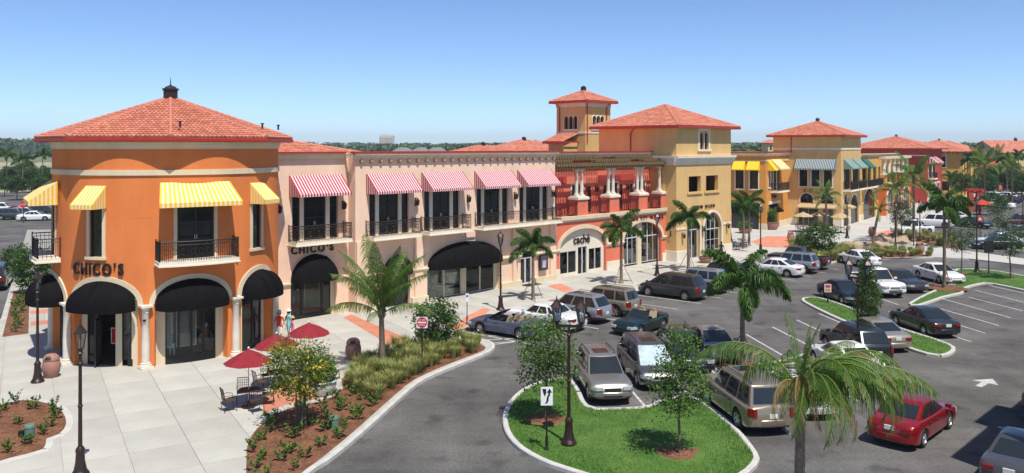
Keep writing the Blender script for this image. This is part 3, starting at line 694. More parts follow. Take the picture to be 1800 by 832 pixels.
for c, w_, za, zb in UPD:
    window(drum, dp(c, DR - .14, za), R(c), w_, zb - za, 2, 3, name='balcony_door', fw=.1, bar=.09, handle=True)
    balcony(drum, dp(c, DR - .22, za), R(c), 3.75, 1.05, .95, curve=.28 if c > -90 else .1, gap=.105 if c > -90 else .2)
    awning(drum, dp(c, DR - .12), R(c), 3.3, 8.93, 8.0, 1.3, 35, ST_YEL, ST_WHT, flare=.28)
for c, w_, za, zb in UPW: awning(drum, dp(c, DR - .02), R(c), 1.15, 8.78, 7.92, 1.0, 13, ST_YEL, ST_WHT, flare=.06)
for (a, b), pj in zip(AR, (1.15, 1.0, .95, .95)):
    c = (a + b) / 2; hw = R(b - a) * DR / 2 * .97
    dome_awning(drum, dp(c, DR * math.cos(R(b - a) / 2) + .16, 3.08), R(c), math.sin(R(b - a) / 2) * DR, 1.1, pj + .15)
for c in (-117.5, -75.7, -33.3, 9.5, 43.5): column(drum, dp(c, DR + .13), .19, 3.05)
mb = MB()       # cladding inside the arches: cream side panels, black plinth
ins = drum_map(0, 0, DR - .44); RI = DR - .44
for a, b in AR:
    for x0, x1 in ((a, a + 4.6), (b - 4.6, b)): band(mb, ins, R(x0) * RI, R(x1) * RI, 0, 3.3, .04, .3, 0)
    band(mb, ins, R(a) * RI, R(b) * RI, 3.3, 4.3, .03, .3, 1)
    if a not in (-72,): band(mb, ins, R(a + 4.6) * RI, R(b - 4.6) * RI, 0, .34, .06, .3, 1)
band(mb, ins, R(-50) * RI, R(-46.5) * RI, 0, 3.3, .05, .3, 0); band(mb, ins, R(-43.5) * RI, R(-41) * RI, 0, .34, .06, .3, 1); band(mb, ins, R(-61.5) * RI, R(-60) * RI, 0, 3.3, .05, .3, 1)
mb.build('shopfront_panel', [M_CREAM, M_BLACK], drum, split=True)
def drum_glass(a, b, n, z0=.34, z1=3.3):
    for i in range(n):
        c = a + (b - a) * (i + .5) / n; w_ = 2 * RI * math.sin(R(b - a) / n / 2)
        window(drum, dp(c, RI + .02, z0), R(c), w_, z1 - z0, 1, 1, M_FRAME, M_GLASS, fw=.05, name='shop_window')
drum_glass(-109.4, -84.1, 2); drum_glass(-24.9, .9, 4); drum_glass(18.1, 35.4, 2); drum_glass(-46.5, -41.6, 1); drum_glass(-67.4, -61.5, 1, 0)
dd = window(drum, dp(-60.5, RI + .02, 0), R(-60.5 + 118), 1.0, 2.3, 1, 1, M_FRAME, M_GLASS, fw=.09, name='open_door')
# dark interior
ib = MB(); di = drum_map(0, 0, 2.2)
wall(ib, di, 2.2 * R(-150), 2.2 * R(80), 0.01, 4.4, step=.4); ib.prism([dp(t, RI - .02)[:2] for t in range(-180, 180, 10)], .0, .012, 1); ib.prism([dp(t, RI - .05)[:2] for t in range(-180, 180, 10)], 4.45, 4.5, 0, True)
ib.build('shop_interior', [mat('interior_wall', (.50, .42, .33), .9, .2, 1), mat('interior_floor', (.17, .11, .07), .6, .15, 2)], drum)
# roof
rr, ze, za = 6.52, 11.12, 13.35
ev = [(rr * math.sin(DA + R(45 * k)), -rr * math.cos(DA + R(45 * k)), ze) for k in range(8)]
ap = (0, 0, za)
rf = roof(drum, ev, [(k, (k + 1) % 8, [ap]) for k in range(8)], pitch=.215, course=.31, hips=[(ev[k], ap) for k in range(8)])
cp = MB(); cp.box(-.36, .36, -.36, .36, za - .2, za + .42, M=Matrix.Rotation(DA, 4, 'Z')); cp.box(-.42, .42, -.42, .42, za + .42, za + .5, M=Matrix.Rotation(DA, 4, 'Z')); cp.lathe([(.36, za + .5), (.28, za + .6), (.1, za + .68), (.03, za + .72), (.025, za + .9), (.004, za + 1.15)], 10); cp.build('cupola', M_BRONZE, rf)
for k in (-18, 30, 62):
    vb = MB(); p = dp(k, 5.7, 11.62); vb.tube([p, (p[0], p[1], p[2] + .25)], .05, 6); vb.box(p[0] - .07, p[0] + .07, p[1] - .07, p[1] + .07, p[2] + .24, p[2] + .3); vb.build('roof_pipe', M_BRONZE, rf)
for a0, a1 in ((-180, -118), (-86, -64), (-52, -24), (4, 17.5), (32.5, 75)):
    jb = MB(); band(jb, fm, A2X(a0), A2X(a1), 7.2, 7.212, .002, .4); jb.build('control_joint', mat('joint_bead', (.42, .115, .03), .9), drum)
lettering(drum, "CHICO'S", .78, lambda x: (dp(-57.5 + math.degrees(x / (DR + .06)), DR + .07, 4.5), R(-57.5) + x / (DR + .06)), M_BLACK, .08, .016, .17, sx=1.0, total=2.8)
nb = MB(); nb.box(-.07, .07, -.03, 0, 0, .1); nb.build('number_plate', M_BLACK, drum, dp(-33.3, DR + .34, 2.3), R(-33.3))

# ---- long pink building
PK = thing('pink_shop_building', 'long pale pink two storey shop row with red and white striped awnings', 'building', F1.w(30.05, 44.4, ZS), F1.a)
B_CX = (2.7, 7.25, 12.15, 16.6)
hol = [(c - 1.62, c + 1.62, 4.84, 7.62, 0) for c in B_CX] + [(5.9, 12.85, .0, 2.35, 1.5), (15.1, 16.5, 0, 2.55, 0), (2.2, 4.4, 0, 2.3, 1.1)]
mb = wall(MB(), flat(0), 0, 19.05, 0, 10.1, hol, .3)
wall(mb, side(0), 0, .82, 0, 10.1)
mb.quad((0, 0, 10.02), (19.05, 0, 10.02), (19.05, 22, 10.02), (0, 22, 10.02)); wall(mb, side(19.05), 0, 22, 4.9, 10.1)
A_H = [(-4.05, -.75, 4.84, 7.62, 0), (-4.15, -.95, 0, 2.35, 1.6)]
wall(mb, flat(.8), -6.4, .02, 0, 10.1, A_H, .3); mb.quad((-9, .8, 10.02), (0.02, .8, 10.02), (0.02, 22, 10.02), (-9, 22, 10.02))
for x0, x1, z1, z0 in ((4.72, 5.42, 4.55, 0), (9.35, 10.25, 4.55, 4.12), (14.15, 14.62, 4.55, 0), (0.02, .7, 4.55, 0), (18.35, 19.03, 4.55, 0)): mb.box(x0, x1, -.16, .02, z0, z1)
mb.build('wall', M_PINK, PK)
tb = MB()
band(tb, flat(0), -.2, 19.2, 0, 0, 0, prof=CORN(9.82, .42, .36)); band(tb, flat(.8), -6.4, -.21, 0, 0, 0, prof=CORN(9.85, .40, .30)); tb.box(-.36, -.2, -.25, .9, 9.98, 10.2)
tb.build('cornice', M_CREAM, PK)
cb = MB(); cb.box(-.38, 19.22, -.40, .0, 10.24, 10.36); cb.box(-6.4, -.38, .44, .85, 10.25, 10.36); cb.build('parapet_cap', M_FASCIA, PK)
plb = MB()
for x0, x1, y in ((0, 2.15, 0), (4.45, 5.85, 0), (12.9, 15.05, 0), (16.55, 19.05, 0), (-6.4, -4.2, .8), (-.9, -.05, .8)):
    off = .17 if y == 0 else .06
    band(plb, flat(y), x0, x1, 0, .42, off + .05); band(plb, flat(y), x0, x1, 2.1, 2.35, off + .02, prof=[(2.1, 0), (2.1, off), (2.2, off + .02), (2.25, off + .08), (2.33, off + .08), (2.35, 0)])
plb.build('plinth_moulding', M_CREAM, PK, split=True)
corb = MB().box(-.08, .08, -.2, 0, -.16, 0).box(-.08, .08, -.12, 0, -.24, -.16).mesh('corbel', mat('corbel_tan', (.42, .25, .13), .8, .1))
for i in range(25): put('corbel', corb, PK, (.4 + i * .765, 0, 9.82))
for c, w_, y in [(c, 3.24, 0) for c in B_CX] + [(-2.4, 3.3, .8)]:
    mbp = MB()
    for sg in (-1, 1): mbp.box(c + sg * .93 - .14, c + sg * .93 + .14, y + .1, y + .24, 4.84, 7.62)
    mbp.build('pilaster', M_IVORY, PK, split=True)
    window(PK, (c, y + .2, 4.84), 0, 1.56, 2.78, 2, 4, name='balcony_door', fw=.09, bar=.05, handle=True)
    for sg in (-1, 1): window(PK, (c + sg * 1.35, y + .2, 4.84), 0, .54, 2.78, 1, 4, fw=.05)
    awning(PK, (c, y, 0), 0, 3.75, 8.9, 7.78, 1.2, 39 if y == 0 else 37, ST_RED, ST_CRM, flare=.0, val=.17)
for a, b in ((0.75, 4.6), (5.3, 9.15)): balcony(PK, ((a + b) / 2, 0, 4.84), 0, b - a, 1.0, .98)
balcony(PK, ((10.3 + 18.75) / 2, 0, 4.84), 0, 8.45, 1.0, .98); balcony(PK, (-2.35, .8, 4.84), 0, 4.0, 1.0, .98)
for x, y in ((4.87, 0), (9.6, 0), (14.4, 0), (18.7, 0), (-5.0, .8), (-.42, .8)): wall_lantern(PK, (x, y, 6.75))
for xa, xb, rise, y in ((5.9, 12.85, 1.5, 0), (2.2, 4.4, 1.1, 0), (-4.15, -.95, 1.6, .8)):
    ab = MB(); archivolt(ab, flat(y), xa, xb, 2.35 if xb != 4.4 else 2.3, rise, .14, .04); ab.build('arch_trim', M_PINK2, PK)
dome_awning(PK, (9.375, 0, 2.42), 0, 3.47, 1.44, 1.15); dome_awning(PK, (-2.55, .8, 2.42), 0, 1.62, 1.54, 1.0, val=.12); dome_awning(PK, (3.3, 0, 2.42), 0, 1.1, 1.0, .8)
# big arched shop window: four lights on a cream mullion
mbp = MB(); mbp.box(9.15, 9.6, .12, .3, 0, 2.6); mbp.box(12.45, 12.85, .18, .3, 0, 2.6, 0); mbp.box(5.9, 12.85, .26, .3, 2.5, 3.9, 1); mbp.box(-4.15, -.95, 1.06, 1.1, 2.5, 4.15, 1); mbp.box(-1.25, -.95, .95, 1.08, 0, 2.6); mbp.build('shopfront_panel', [M_CREAM, M_BLACK], PK, split=True)
for xa, xb in ((5.95, 7.53), (7.57, 9.15), (9.6, 11.0), (11.04, 12.45)): window(PK, ((xa + xb) / 2, .22, .06), 0, xb - xa, 2.5, 1, 1, M_IVORY, M_GLASS, fw=.04, name='shop_window')
for xa, xb in ((-4.1, -3.3), (-3.3, -1.85), (-1.85, -1.25)): window(PK, ((xa + xb) / 2, .98, .22), 0, xb - xa, 2.35, 1, 1, M_FRAME, M_GLASS, fw=.05, name='shop_window')
MB().box(-4.15, -1.25, .9, 1.0, 0, .22).build('shopfront_plinth', M_BLACK, PK)
window(PK, (15.8, .22, 0), 0, 1.4, 2.05, 2, 1, M_ALU, M_GLASSD, fw=.09, bar=.16, name='shop_door', handle=True); window(PK, (15.8, .22, 2.05), 0, 1.4, .5, 1, 1, M_FRAME, M_GLASSD, name='transom_window')
window(PK, (3.3, .22, 0), 0, 2.1, 2.4, 2, 1, M_FRAME, M_GLASSD, name='shop_door')
MB().box(15.0, 16.6, -.9, -.05, .002, .03).build('door_mat', M_BLACK, PK)
nb = MB(); nb.box(17.0, 17.9, -.30, -.16, .95, 2.15); nb.build('display_board', M_BRONZE, PK); MB().box(17.08, 17.82, -.31, -.305, 1.03, 2.07, 0).box(17.25, 17.65, -.315, -.3101, 1.15, 1.7, 1).build('display_poster', [mat('poster_dark', (.08, .07, .07), .4), mat('poster_lilac', (.42, .40, .65), .4, .4, 6)], PK)
# blade sign
bs = MB(); bs.tube([(14.4, -.16, 3.0), (14.4, -1.05, 3.0)], .02, 5); bs.box(14.37, 14.43, -1.02, -.3, 2.45, 2.95); bs.build('blade_sign', M_BRONZE, PK); MB().box(14.362, 14.3695, -.96, -.36, 2.68, 2.88).box(14.362, 14.3695, -.9, -.42, 2.52, 2.62).build('blade_sign_face', M_SIGNW, PK)
ib = MB(); ib.box(5.5, 13.2, 3.6, 3.7, 0, 4.4); ib.box(5.4, 5.5, .4, 3.6, 0, 4.4); ib.box(13.2, 13.3, .4, 3.6, 0, 4.4); ib.box(5.5, 13.2, .35, 3.6, .0, .02, 1); ib.box(5.5, 13.2, .35, 3.6, 4.38, 4.45)
ib.box(-4.6, -.6, 3.6, 3.7, 0, 4.4); ib.box(-4.6, -.6, 1.15, 3.6, 0, .02, 1); ib.box(-4.6, -.6, 1.15, 3.6, 4.38, 4.45); ib.box(-4.7, -4.6, 1.15, 3.6, 0, 4.4); ib.box(-.6, -.5, 1.15, 3.6, 0, 4.4)
ib.build('shop_interior', [MATS['interior_wall'], MATS['interior_floor']], PK)
lettering(PK, "CHICO'S", .62, lambda x: ((-2.65 + x, .74, 4.08), 0), M_BLACK, .08, .016, .15, total=3.0)
lettering(PK, "J", .36, lambda x: ((15.5 + x, -.06, 2.95), 0), M_BLACK, .05, .0, .05)
# red tiled roof behind the parapet
rx = MB()
hip_roof(PK, -3.5, 5.5, 6, 16, 10.0, .3, 11.0, ridge=-3, pitch=.3, course=.45)

# ---- coral red terrace building
RT = thing('coral_terrace_building', 'coral red shop building with columned upper terrace and timber pergola', 'building', F1.w(49.1, 44.4, ZS), F1.a)
W = 15.4
mb = wall(MB(), flat(0), 0, W, 0, 4.55, [(.55, 6.5, 0, 2.35, 1.5), (9.0, 14.75, 0, 2.35, 1.5)], .35)
YB = 1.8
wh = [(.55, .95, 4.95, 7.2, 0), (1.7, 2.2, 4.95, 7.2, 0), (4.1, 5.5, 4.95, 7.4, 0), (6.2, 6.7, 4.95, 7.2, 0), (8.4, 8.85, 4.95, 7.2, 0), (8.95, 10.4, 4.95, 7.4, 0), (10.75, 11.2, 4.95, 7.2, 0), (13.0, 14.6, 4.95, 7.4, 0), (12.3, 12.75, 4.95, 7.2, 0)]
wall(mb, flat(YB), 0, W, 4.9, 9.9, wh, .15); mb.quad((0, YB, 9.95), (W, YB, 9.95), (W, 22, 9.95), (0, 22, 9.95)); mb.quad((0, 0, 4.85), (W, 0, 4.85), (W, YB + .2, 4.85), (0, YB + .2, 4.85))
mb.build('wall', M_RED, RT)
MB().box(.2, 3.4, YB - .05, YB - .003, 7.55, 8.15).box(7.6, 12.9, YB - .05, YB - .003, 7.55, 8.15).build('header_band', M_DRED, RT, split=True)
for xa, xb, za, zb, _ in wh: window(RT, ((xa + xb) / 2, YB + .08, za), 0, xb - xa, zb - za, 2 if xb - xa > 1 else 1, 3, fw=.05)
tr = MB()
for xa, xb, za, zb, _ in wh:
    if xb - xa > 1: tr.box(xa - .14, xa, YB - .05, YB - .002, za, zb + .14).box(xb, xb + .14, YB - .05, YB - .002, za, zb + .14).box(xa, xb, YB - .05, YB - .002, zb, zb + .14)
tr.build('window_trim', M_IVORY, RT)
tb = MB(); band(tb, flat(YB), 0, W, 0, 0, 0, prof=CORN(9.72, .42, .36)); band(tb, flat(0), 0, W, 0, 0, 0, prof=[(4.5, 0), (4.5, .1), (4.62, .12), (4.66, .2), (4.95, .22), (4.95, 0)]); tb.build('cornice', M_CREAM, RT)
MB().box(-.02, W, YB - .40, YB, 10.14, 10.26).build('parapet_cap', M_FASCIA, RT)
PIERS = [(2.85, 4.15), (7.1, 8.4), (11.3, 12.6), (14.75, 15.38)]
for a, b in PIERS:
    pm = MB(); pm.box(a, b, .02, .95, 4.96, 6.25, 0); o = pm.build('pier', M_RED, RT)
    MB().box(a - .1, b + .1, -.08, 1.05, 6.25, 6.42).box(a - .03, b + .03, -.02, 1.0, 6.42, 6.5).build('pier_cap', M_IVORY, o)
    c = (a + b) / 2
    for dx in ((-.33, .33) if b - a > 1 else (0,)): column(RT, (c + dx, .46, 6.5), .145, 2.3, M_STONE)
M_WOOD = mat('weathered_pergola_timber', (.16, .11, .05), .85, .3, 3, fine=.3, bscale=12); M_WOODG = mat('mossy_pergola_timber', (.22, .15, .06), .85, .35, 3, fine=.3, bscale=10)
for y in (.22, .68): MB().box(.05, W - .05, y - .06, y + .06, 8.8, 9.06).build('pergola_beam', M_WOOD, RT)
MB().box(.05, W - .05, YB - .2, YB - .06, 8.95, 9.2).build('pergola_beam', M_WOOD, RT)
jm = MB().box(-.06, .06, -.05, .5, 0, .24).box(-.06, .06, -.12, -.05, .06, .24).mesh('pergola_joist', M_WOODG)
for ti, (y, z, gaps) in enumerate(((-.1, 8.98, ()), (.55, 9.28, ((2.6, 5.6), (10.6, 12.6))), (1.2, 9.56, ((7.4, 9.4),)))):
    for i in range(46):
        x = .25 + i * .33
        if not any(a < x < b for a, b in gaps): put('pergola_joist', jm, RT, (x, y, z))
    MB().box(.05, W - .05, y + .1, y + .18, z + .24, z + .30).build('pergola_slat', M_WOOD, RT); MB().box(.05, W - .05, y + .3, y + .38, z - .06, z).build('pergola_slat', M_WOOD, RT)
pts = [-0.05, 2.85, 4.15, 7.1, 8.4, 11.3, 12.6, 14.75]
for a, b in ((0.0, 2.8), (4.2, 7.05), (8.45, 11.25), (12.65, 14.7)):
    rb = MB(); railing(rb, [(a, .15, 4.95), (b, .15, 4.95)], 1.05); rb.build('railing', M_IRON, RT)
for x in (1.3, 6.0, 7.3, 11.75): wall_lantern(RT, (x, YB, 6.8))
for xa, xb in ((.55, 6.5), (9.0, 14.75)):
    ab = MB(); archivolt(ab, flat(0), xa, xb, 2.35, 1.5, .32, .08); ab.build('arch_trim', M_CREAM, RT)
pb = MB()
for x0, x1 in ((-.02, .5), (6.55, 8.95), (14.8, 15.4)): band(pb, flat(0), x0, x1, 0, .75, .12); band(pb, flat(0), x0, x1, 2.05, 2.35, .1, prof=[(2.05, 0), (2.05, .08), (2.2, .1), (2.25, .18), (2.35, .18), (2.35, 0)])
pb.build('plinth_moulding', M_IVORY, RT, split=True)
# ivory arched shopfront with lettering
fb = MB(); wall(fb, flat(.25), .55, 6.5, 0, 2.36, [(.85, 2.9, .25, 2.05, 0), (3.1, 4.3, 0, 2.3, 0), (4.5, 6.2, .25, 2.05, 0)], .12)
n = 16
for i in range(n):
    xs = [.55 + 5.95 * (.5 - .5 * math.cos(math.pi * (i + k) / n)) for k in (0, 1)]; hh = (.55, 6.5, 0, 2.35, 1.5)
    fb.quad((xs[0], .25, 2.35), (xs[1], .25, 2.35), (xs[1], .25, htop(hh, xs[1])), (xs[0], .25, htop(hh, xs[0])))
fb.build('shopfront_panel', M_IVORY, RT)
for xa, xb in ((.85, 1.85), (1.85, 2.9), (4.5, 5.35), (5.35, 6.2)): window(RT, ((xa + xb) / 2, .3, .25), 0, xb - xa, 1.8, 1, 1, M_ALU, M_GLASS, fw=.04, name='shop_window')
window(RT, (3.7, .32, 0), 0, 1.2, 2.3, 2, 1, M_ALU, M_GLASS, fw=.06, bar=.12, name='shop_door', handle=True)
lettering(RT, "caché", .95, lambda x: ((3.55 + x, .2, 2.62), 0), M_BRONZE, .06, .01, .05, total=2.1)
# glazed arch: fan of lights above doors
for xa, xb, hh in ((9.1, 9.9, 2.5), (9.9, 11.3, 2.5), (11.9, 12.9, 2.5), (12.9, 14.65, 2.5)): window(RT, ((xa + xb) / 2, .3, .15), 0, xb - xa, hh - .15, 2 if xb - xa > 1.2 else 1, 1, M_ALU, M_GLASSG, fw=.05, name='shop_window')
MB().box(11.3, 11.9, .2, .34, 0, 3.75).build('shopfront_panel', M_CREAM, RT)
gb = MB(); gf = MB(); nn = 14; hh = (9.0, 14.75, 0, 2.35, 1.5)
for i in range(nn):
    xs = [9.0 + 5.75 * (.5 - .5 * math.cos(math.pi * (i + k) / nn)) for k in (0, 1)]
    gb.quad((xs[0], .33, 2.5), (xs[1], .33, 2.5), (xs[1], .33, htop(hh, xs[1])), (xs[0], .33, htop(hh, xs[0])))
fan = gb.build('arch_window', M_GLASSG, RT)
for x in (9.9, 10.6, 11.25, 11.95, 12.9, 13.7): gf.box(x - .03, x + .03, .27, .325, 2.5, htop(hh, x))
gf.box(9.1, 14.6, .26, .32, 2.46, 2.54); gf.build('arch_window_bar', M_ALU, fan)
lettering(RT, "EVERYTHING BUT WATER", .42, lambda x: ((11.2 + x, -.06, 4.02), 0), mat('plum_letter', (.07, .012, .02), .6), .06, .012, .05, total=7.6)
ib = MB(); ib.box(.3, 15, 3.4, 3.5, 0, 4.3); ib.box(.3, 15, .4, 3.4, .0, .02, 1); ib.box(.3, 15, .4, 3.4, 4.2, 4.3); ib.box(7.5, 7.6, .4, 3.4, .02, 4.2); ib.build('shop_interior', [mat('interior_light_wall', (.30, .26, .20), .9, .15, 1), MATS['interior_floor']], RT)

# ---- ochre hip-roofed building
OL = thing('ochre_hip_roof_building', 'tall ochre building with wide red hip roof beside the coral terrace', 'building', F1.w(64.5, 43.2, ZS), F1.a)
OW, OD = 9.7, 9.2
oh_ = [(1.9, 3.95, 0, 2.75, 1.05), (4.7, 7.85, 0, 2.6, 1.65), (2.0, 4.1, 6.35, 7.85, 0), (5.0, 7.2, 6.35, 7.85, 0), (3.95, 4.65, 10.4, 11.75, .38), (4.75, 5.45, 10.4, 11.75, .38)]
mb = wall(MB(), flat(0), 0, OW, 0, 12.5, oh_, .35)
wall(mb, side(0), 0, OD, 0, 12.5, [(3.0, 4.4, 5.0, 7.2, 0)], .3); wall(mb, side(OW, -1), 0, OD, 0, 12.5); wall(mb, flat(OD), 0, OW, 0, 12.5)
mb.build('wall', M_YEL, OL)
tb = MB(); pr = [(8.95, 0), (8.95, .06), (9.25, .1), (9.3, .22), (9.55, .28), (9.6, .4), (9.82, .42), (9.82, 0)]
band(tb, flat(0), -.4, OW + .4, 0, 0, 0, prof=pr); band(tb, side(0), 0, OD, 0, 0, 0, prof=pr); band(tb, side(OW, -1), 0, OD, 0, 0, 0, prof=pr); tb.build('cornice', M_IVORY, OL)
pb = MB(); band(pb, flat(0), -.1, 1.6, 0, .95, .1); band(pb, flat(0), 8.1, OW + .1, 0, .95, .1); band(pb, side(0), .0, 1.2, 0, .95, .1); band(pb, flat(0), -.05, 1.6, 2.9, 3.1, .05); band(pb, flat(0), 8.1, OW, 2.9, 3.1, .05); pb.build('plinth_moulding', M_IVORY, OL, split=True)
for (xa, xb, za, zb, rs) in oh_[:2]:
    ab = MB(); archivolt(ab, flat(0), xa, xb, zb, rs, .22, .06, legs=0); ab.build('arch_trim', M_IVORY, OL)
window(OL, (2.925, .28, 0), 0, 2.05, 2.75, 2, 1, M_ALU, M_GLASSG, name='shop_door', handle=True, bar=.12); window(OL, (6.275, .28, .5), 0, 3.15, 2.1, 4, 2, M_ALU, M_GLASSG, name='shop_window'); MB().box(4.7, 7.85, .2, .34, 0, .5).build('window_sill_panel', MATS['green_tint_glass'], OL)
for (xa, xb, za, zb, rs), nx in ((oh_[0], 2), (oh_[1], 4)):
    gb = MB(); gf = MB(); nn = 12
    for i in range(nn):
        xs = [xa + (xb - xa) * (.5 - .5 * math.cos(math.pi * (i + k) / nn)) for k in (0, 1)]
        gb.quad((xs[0], .3, zb), (xs[1], .3, zb), (xs[1], .3, htop((xa, xb, za, zb, rs), xs[1])), (xs[0], .3, htop((xa, xb, za, zb, rs), xs[0])))
    o = gb.build('arch_window', M_GLASSG, OL)
    for i in range(1, nx): x = xa + (xb - xa) * i / nx; gf.box(x - .03, x + .03, .24, .295, zb, htop((xa, xb, za, zb, rs), x))
    gf.box(xa, xb, .23, .29, zb - .04, zb + .04); gf.build('arch_window_bar', M_ALU, o)
for xa, xb, za, zb, _ in oh_[2:4]:
    fbx = MB(); 
    for a0, a1, c0, c1 in ((xa - .15, xa, za, zb), (xb, xb + .15, za, zb), (xa - .15, xb + .15, zb, zb + .15)): band(fbx, flat(0), a0, a1, c0, c1, .04)
    band(fbx, flat(0), xa - .25, xb + .25, za - .2, za, .12); fbx.build('window_trim', M_YEL, OL)
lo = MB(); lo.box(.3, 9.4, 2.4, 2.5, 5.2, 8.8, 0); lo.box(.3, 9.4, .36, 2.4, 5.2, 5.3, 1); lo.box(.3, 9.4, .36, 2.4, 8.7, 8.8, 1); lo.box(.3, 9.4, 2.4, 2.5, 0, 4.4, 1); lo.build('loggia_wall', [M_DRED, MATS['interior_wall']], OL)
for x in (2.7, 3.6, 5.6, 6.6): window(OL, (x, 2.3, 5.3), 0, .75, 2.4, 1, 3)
for xa, xb, za, zb, rs in oh_[4:]: window(OL, ((xa + xb) / 2, .22, za), 0, xb - xa, zb - za + .36, 1, 3, fw=.06)
ab = MB()
for xa, xb, za, zb, rs in oh_[4:]: archivolt(ab, flat(0), xa, xb, zb, rs, .05, .05, legs=za)
band(ab, flat(0), 3.62, 3.88, 10.4, 12.3, .05); band(ab, flat(0), 5.52, 5.78, 10.4, 12.3, .05); band(ab, flat(0), 3.62, 5.78, 12.2, 12.42, .06); band(ab, flat(0), 3.5, 5.9, 10.22, 10.4, .14); ab.build('window_trim', M_IVORY, OL)
hip_roof(OL, 0, OW, 0, OD, 12.62, .68, 14.85, pitch=.25, course=.38)
downspout(OL, -.08, 5.2, 9.9, 12.5, (0, -.5))
lettering(OL, "SIGRID OLSEN", .42, lambda x: ((4.6 + x, -.06, 4.75), 0), M_BRONZE, .06, .005, .09, total=3.9)
wall_lantern(OL, (.9, -.02, 2.2)); wall_lantern(OL, (8.8, -.02, 2.6)); wall_lantern(OL, (4.35, -.02, 2.6)); wall_lantern(OL, (-.1, .6, 2.4), R(90))
# ---- campanile behind
TW = thing('bell_tower', 'slender ochre bell tower with triple arched windows rising behind the shops', 'tower', F1.w(68.6, 57.6, ZS), F1.a)
TX, TY = 4.35, 4.2
mb = MB()
def tri(c): return [(c - .98 + i * .68, c - .98 + i * .68 + .6, 12.6, 13.75, .32) for i in range(3)]
wall(mb, flat(0), 0, TX, 0, 15.6, tri(TX / 2), .3); wall(mb, side(0), 0, TY, 0, 15.6, tri(TY / 2), .3); wall(mb, side(TX, -1), 0, TY, 0, 15.6); wall(mb, flat(TY), 0, TX, 0, 15.6)
mb.build('wall', M_YEL, TW)
tb = MB()
for f_, L in ((flat(0), TX), (side(0), TY)):
    band(tb, f_, -.03, L + .03, 12.1, 12.3, .05); band(tb, f_, -.03, L + .03, 15.05, 15.5, .08); band(tb, f_, L / 2 - 1.2, L / 2 + 1.2, 12.45, 12.6, .12)
    for xa, xb, za, zb, rs in tri(L / 2): archivolt(tb, f_, xa, xb, zb, rs, .08, .06, legs=12.6)
tb.build('stone_trim', M_IVORY, TW)
for i in range(3): window(TW, (TX / 2 - .68 + i * .68, .25, 12.6), 0, .6, 1.4, 1, 2, fw=.05); window(TW, (.25, TY / 2 - .68 + i * .68, 12.6), R(-90), .6, 1.4, 1, 2, fw=.05)
hip_roof(TW, 0, TX, 0, TY, 15.68, .6, 16.95, cupola=True, pitch=.26)
downspout(TW, .25, -.08, 11, 15.5, (-.4, -.3)); downspout(TW, -.08, 3.7, 11, 15.5, (-.3, .4)); downspout(TW, 3.6, -.08, 9, 15.5, (.3, -.3))
lm = MB(); lm.box(-2.2, -.02, 1.2, 3.4, 8, 11.1); lm.build('annexe_wall', M_YEL, TW)
ev = [(-2.7, .9, 11.15), (.0, .9, 12.0), (.0, 3.8, 12.0), (-2.7, 3.8, 11.15)]
lr = MB(); tile_facet(lr, (-2.7, 3.8, 11.2), (-2.7, .9, 11.2), [(-.01, .9, 12.1), (-.01, 3.8, 12.1)]); o = lr.build('annexe_roof', M_TILE, TW); MB().box(-2.75, -2.65, .88, 3.82, 10.98, 11.2).box(-2.7, 0, .86, .92, 11.1, 11.25).build('fascia', M_FASCIA, o)
# ---- low red roofs behind the parapets
for nm, s_, m_, w_, d_, ze, za, lab in (('hall_roof_building', 76, 75, 11, 9, 9.6, 11.5, 'low building with red hip roof and small vent left of the bell tower'), ('rear_shop_building', 67, 73, 8, 7, 9.5, 10.75, 'low red hip roof just showing above the pink parapet'),
                                        ('rear_wing_building', 96, 78, 16, 10, 9.6, 11.8, 'low rear building with red roof and grey plant boxes behind the ochre block')):
    t = thing(nm, lab, 'building', F1.w(s_, m_, ZS), F1.a); mb = MB(); wall(mb, flat(0), 0, w_, 0, ze); wall(mb, side(0), 0, d_, 0, ze); wall(mb, side(w_, -1), 0, d_, 0, ze); wall(mb, flat(d_), 0, w_, 0, ze); mb.build('wall', M_BEIGE, t)
    hip_roof(t, 0, w_, 0, d_, ze + .1, .6, za, ridge=2, cupola=True, pitch=.32, course=.5)
# ================================================================== second block and beyond
def box_walls(mb, w_, d_, z1, fh=(), lh=(), depth=.25, mi=0, z0=0, y0=0, rh=()):
    wall(mb, flat(y0), 0, w_, z0, z1, fh, depth, mi=mi); wall(mb, side(0), y0, d_, z0, z1, lh, depth, mi=mi)
    wall(mb, side(w_, -1), y0, d_, z0, z1, rh, depth, mi=mi); wall(mb, flat(d_), 0, w_, z0, z1, mi=mi)
    return mb
def trims(parent, f_, hs, wd=.14, p=.05, sill=True, m=None):
    tb = MB()
    for xa, xb, za, zb, rs in hs:
        if rs: archivolt(tb, f_, xa, xb, zb, rs, wd, p, legs=za)
        else:
            band(tb, f_, xa - wd, xa, za, zb, p); band(tb, f_, xb, xb + wd, za, zb, p); band(tb, f_, xa - wd, xb + wd, zb, zb + wd, p)
            if sill: band(tb, f_, xa - wd - .05, xb + wd + .05, za - .14, za, p * 2)
    return tb.build('window_trim', m or M_IVORY, parent)
def fill_front(parent, hs, y0=0, nx=1, nz=3, gl=None, fr=None):
    for xa, xb, za, zb, rs in hs: window(parent, ((xa + xb) / 2, y0 + .18, za), 0, xb - xa, zb - za + rs * .8, nx if xb - xa > .9 else 1, nz, fr, gl, fw=.06)
def fill_left(parent, hs, x0=0, nx=1, nz=3, gl=None, fr=None):
    for ya, yb, za, zb, rs in hs: window(parent, (x0 + .18, (ya + yb) / 2, za), R(-90), yb - ya, zb - za + rs * .8, nx if yb - ya > .9 else 1, nz, fr, gl, fw=.06)
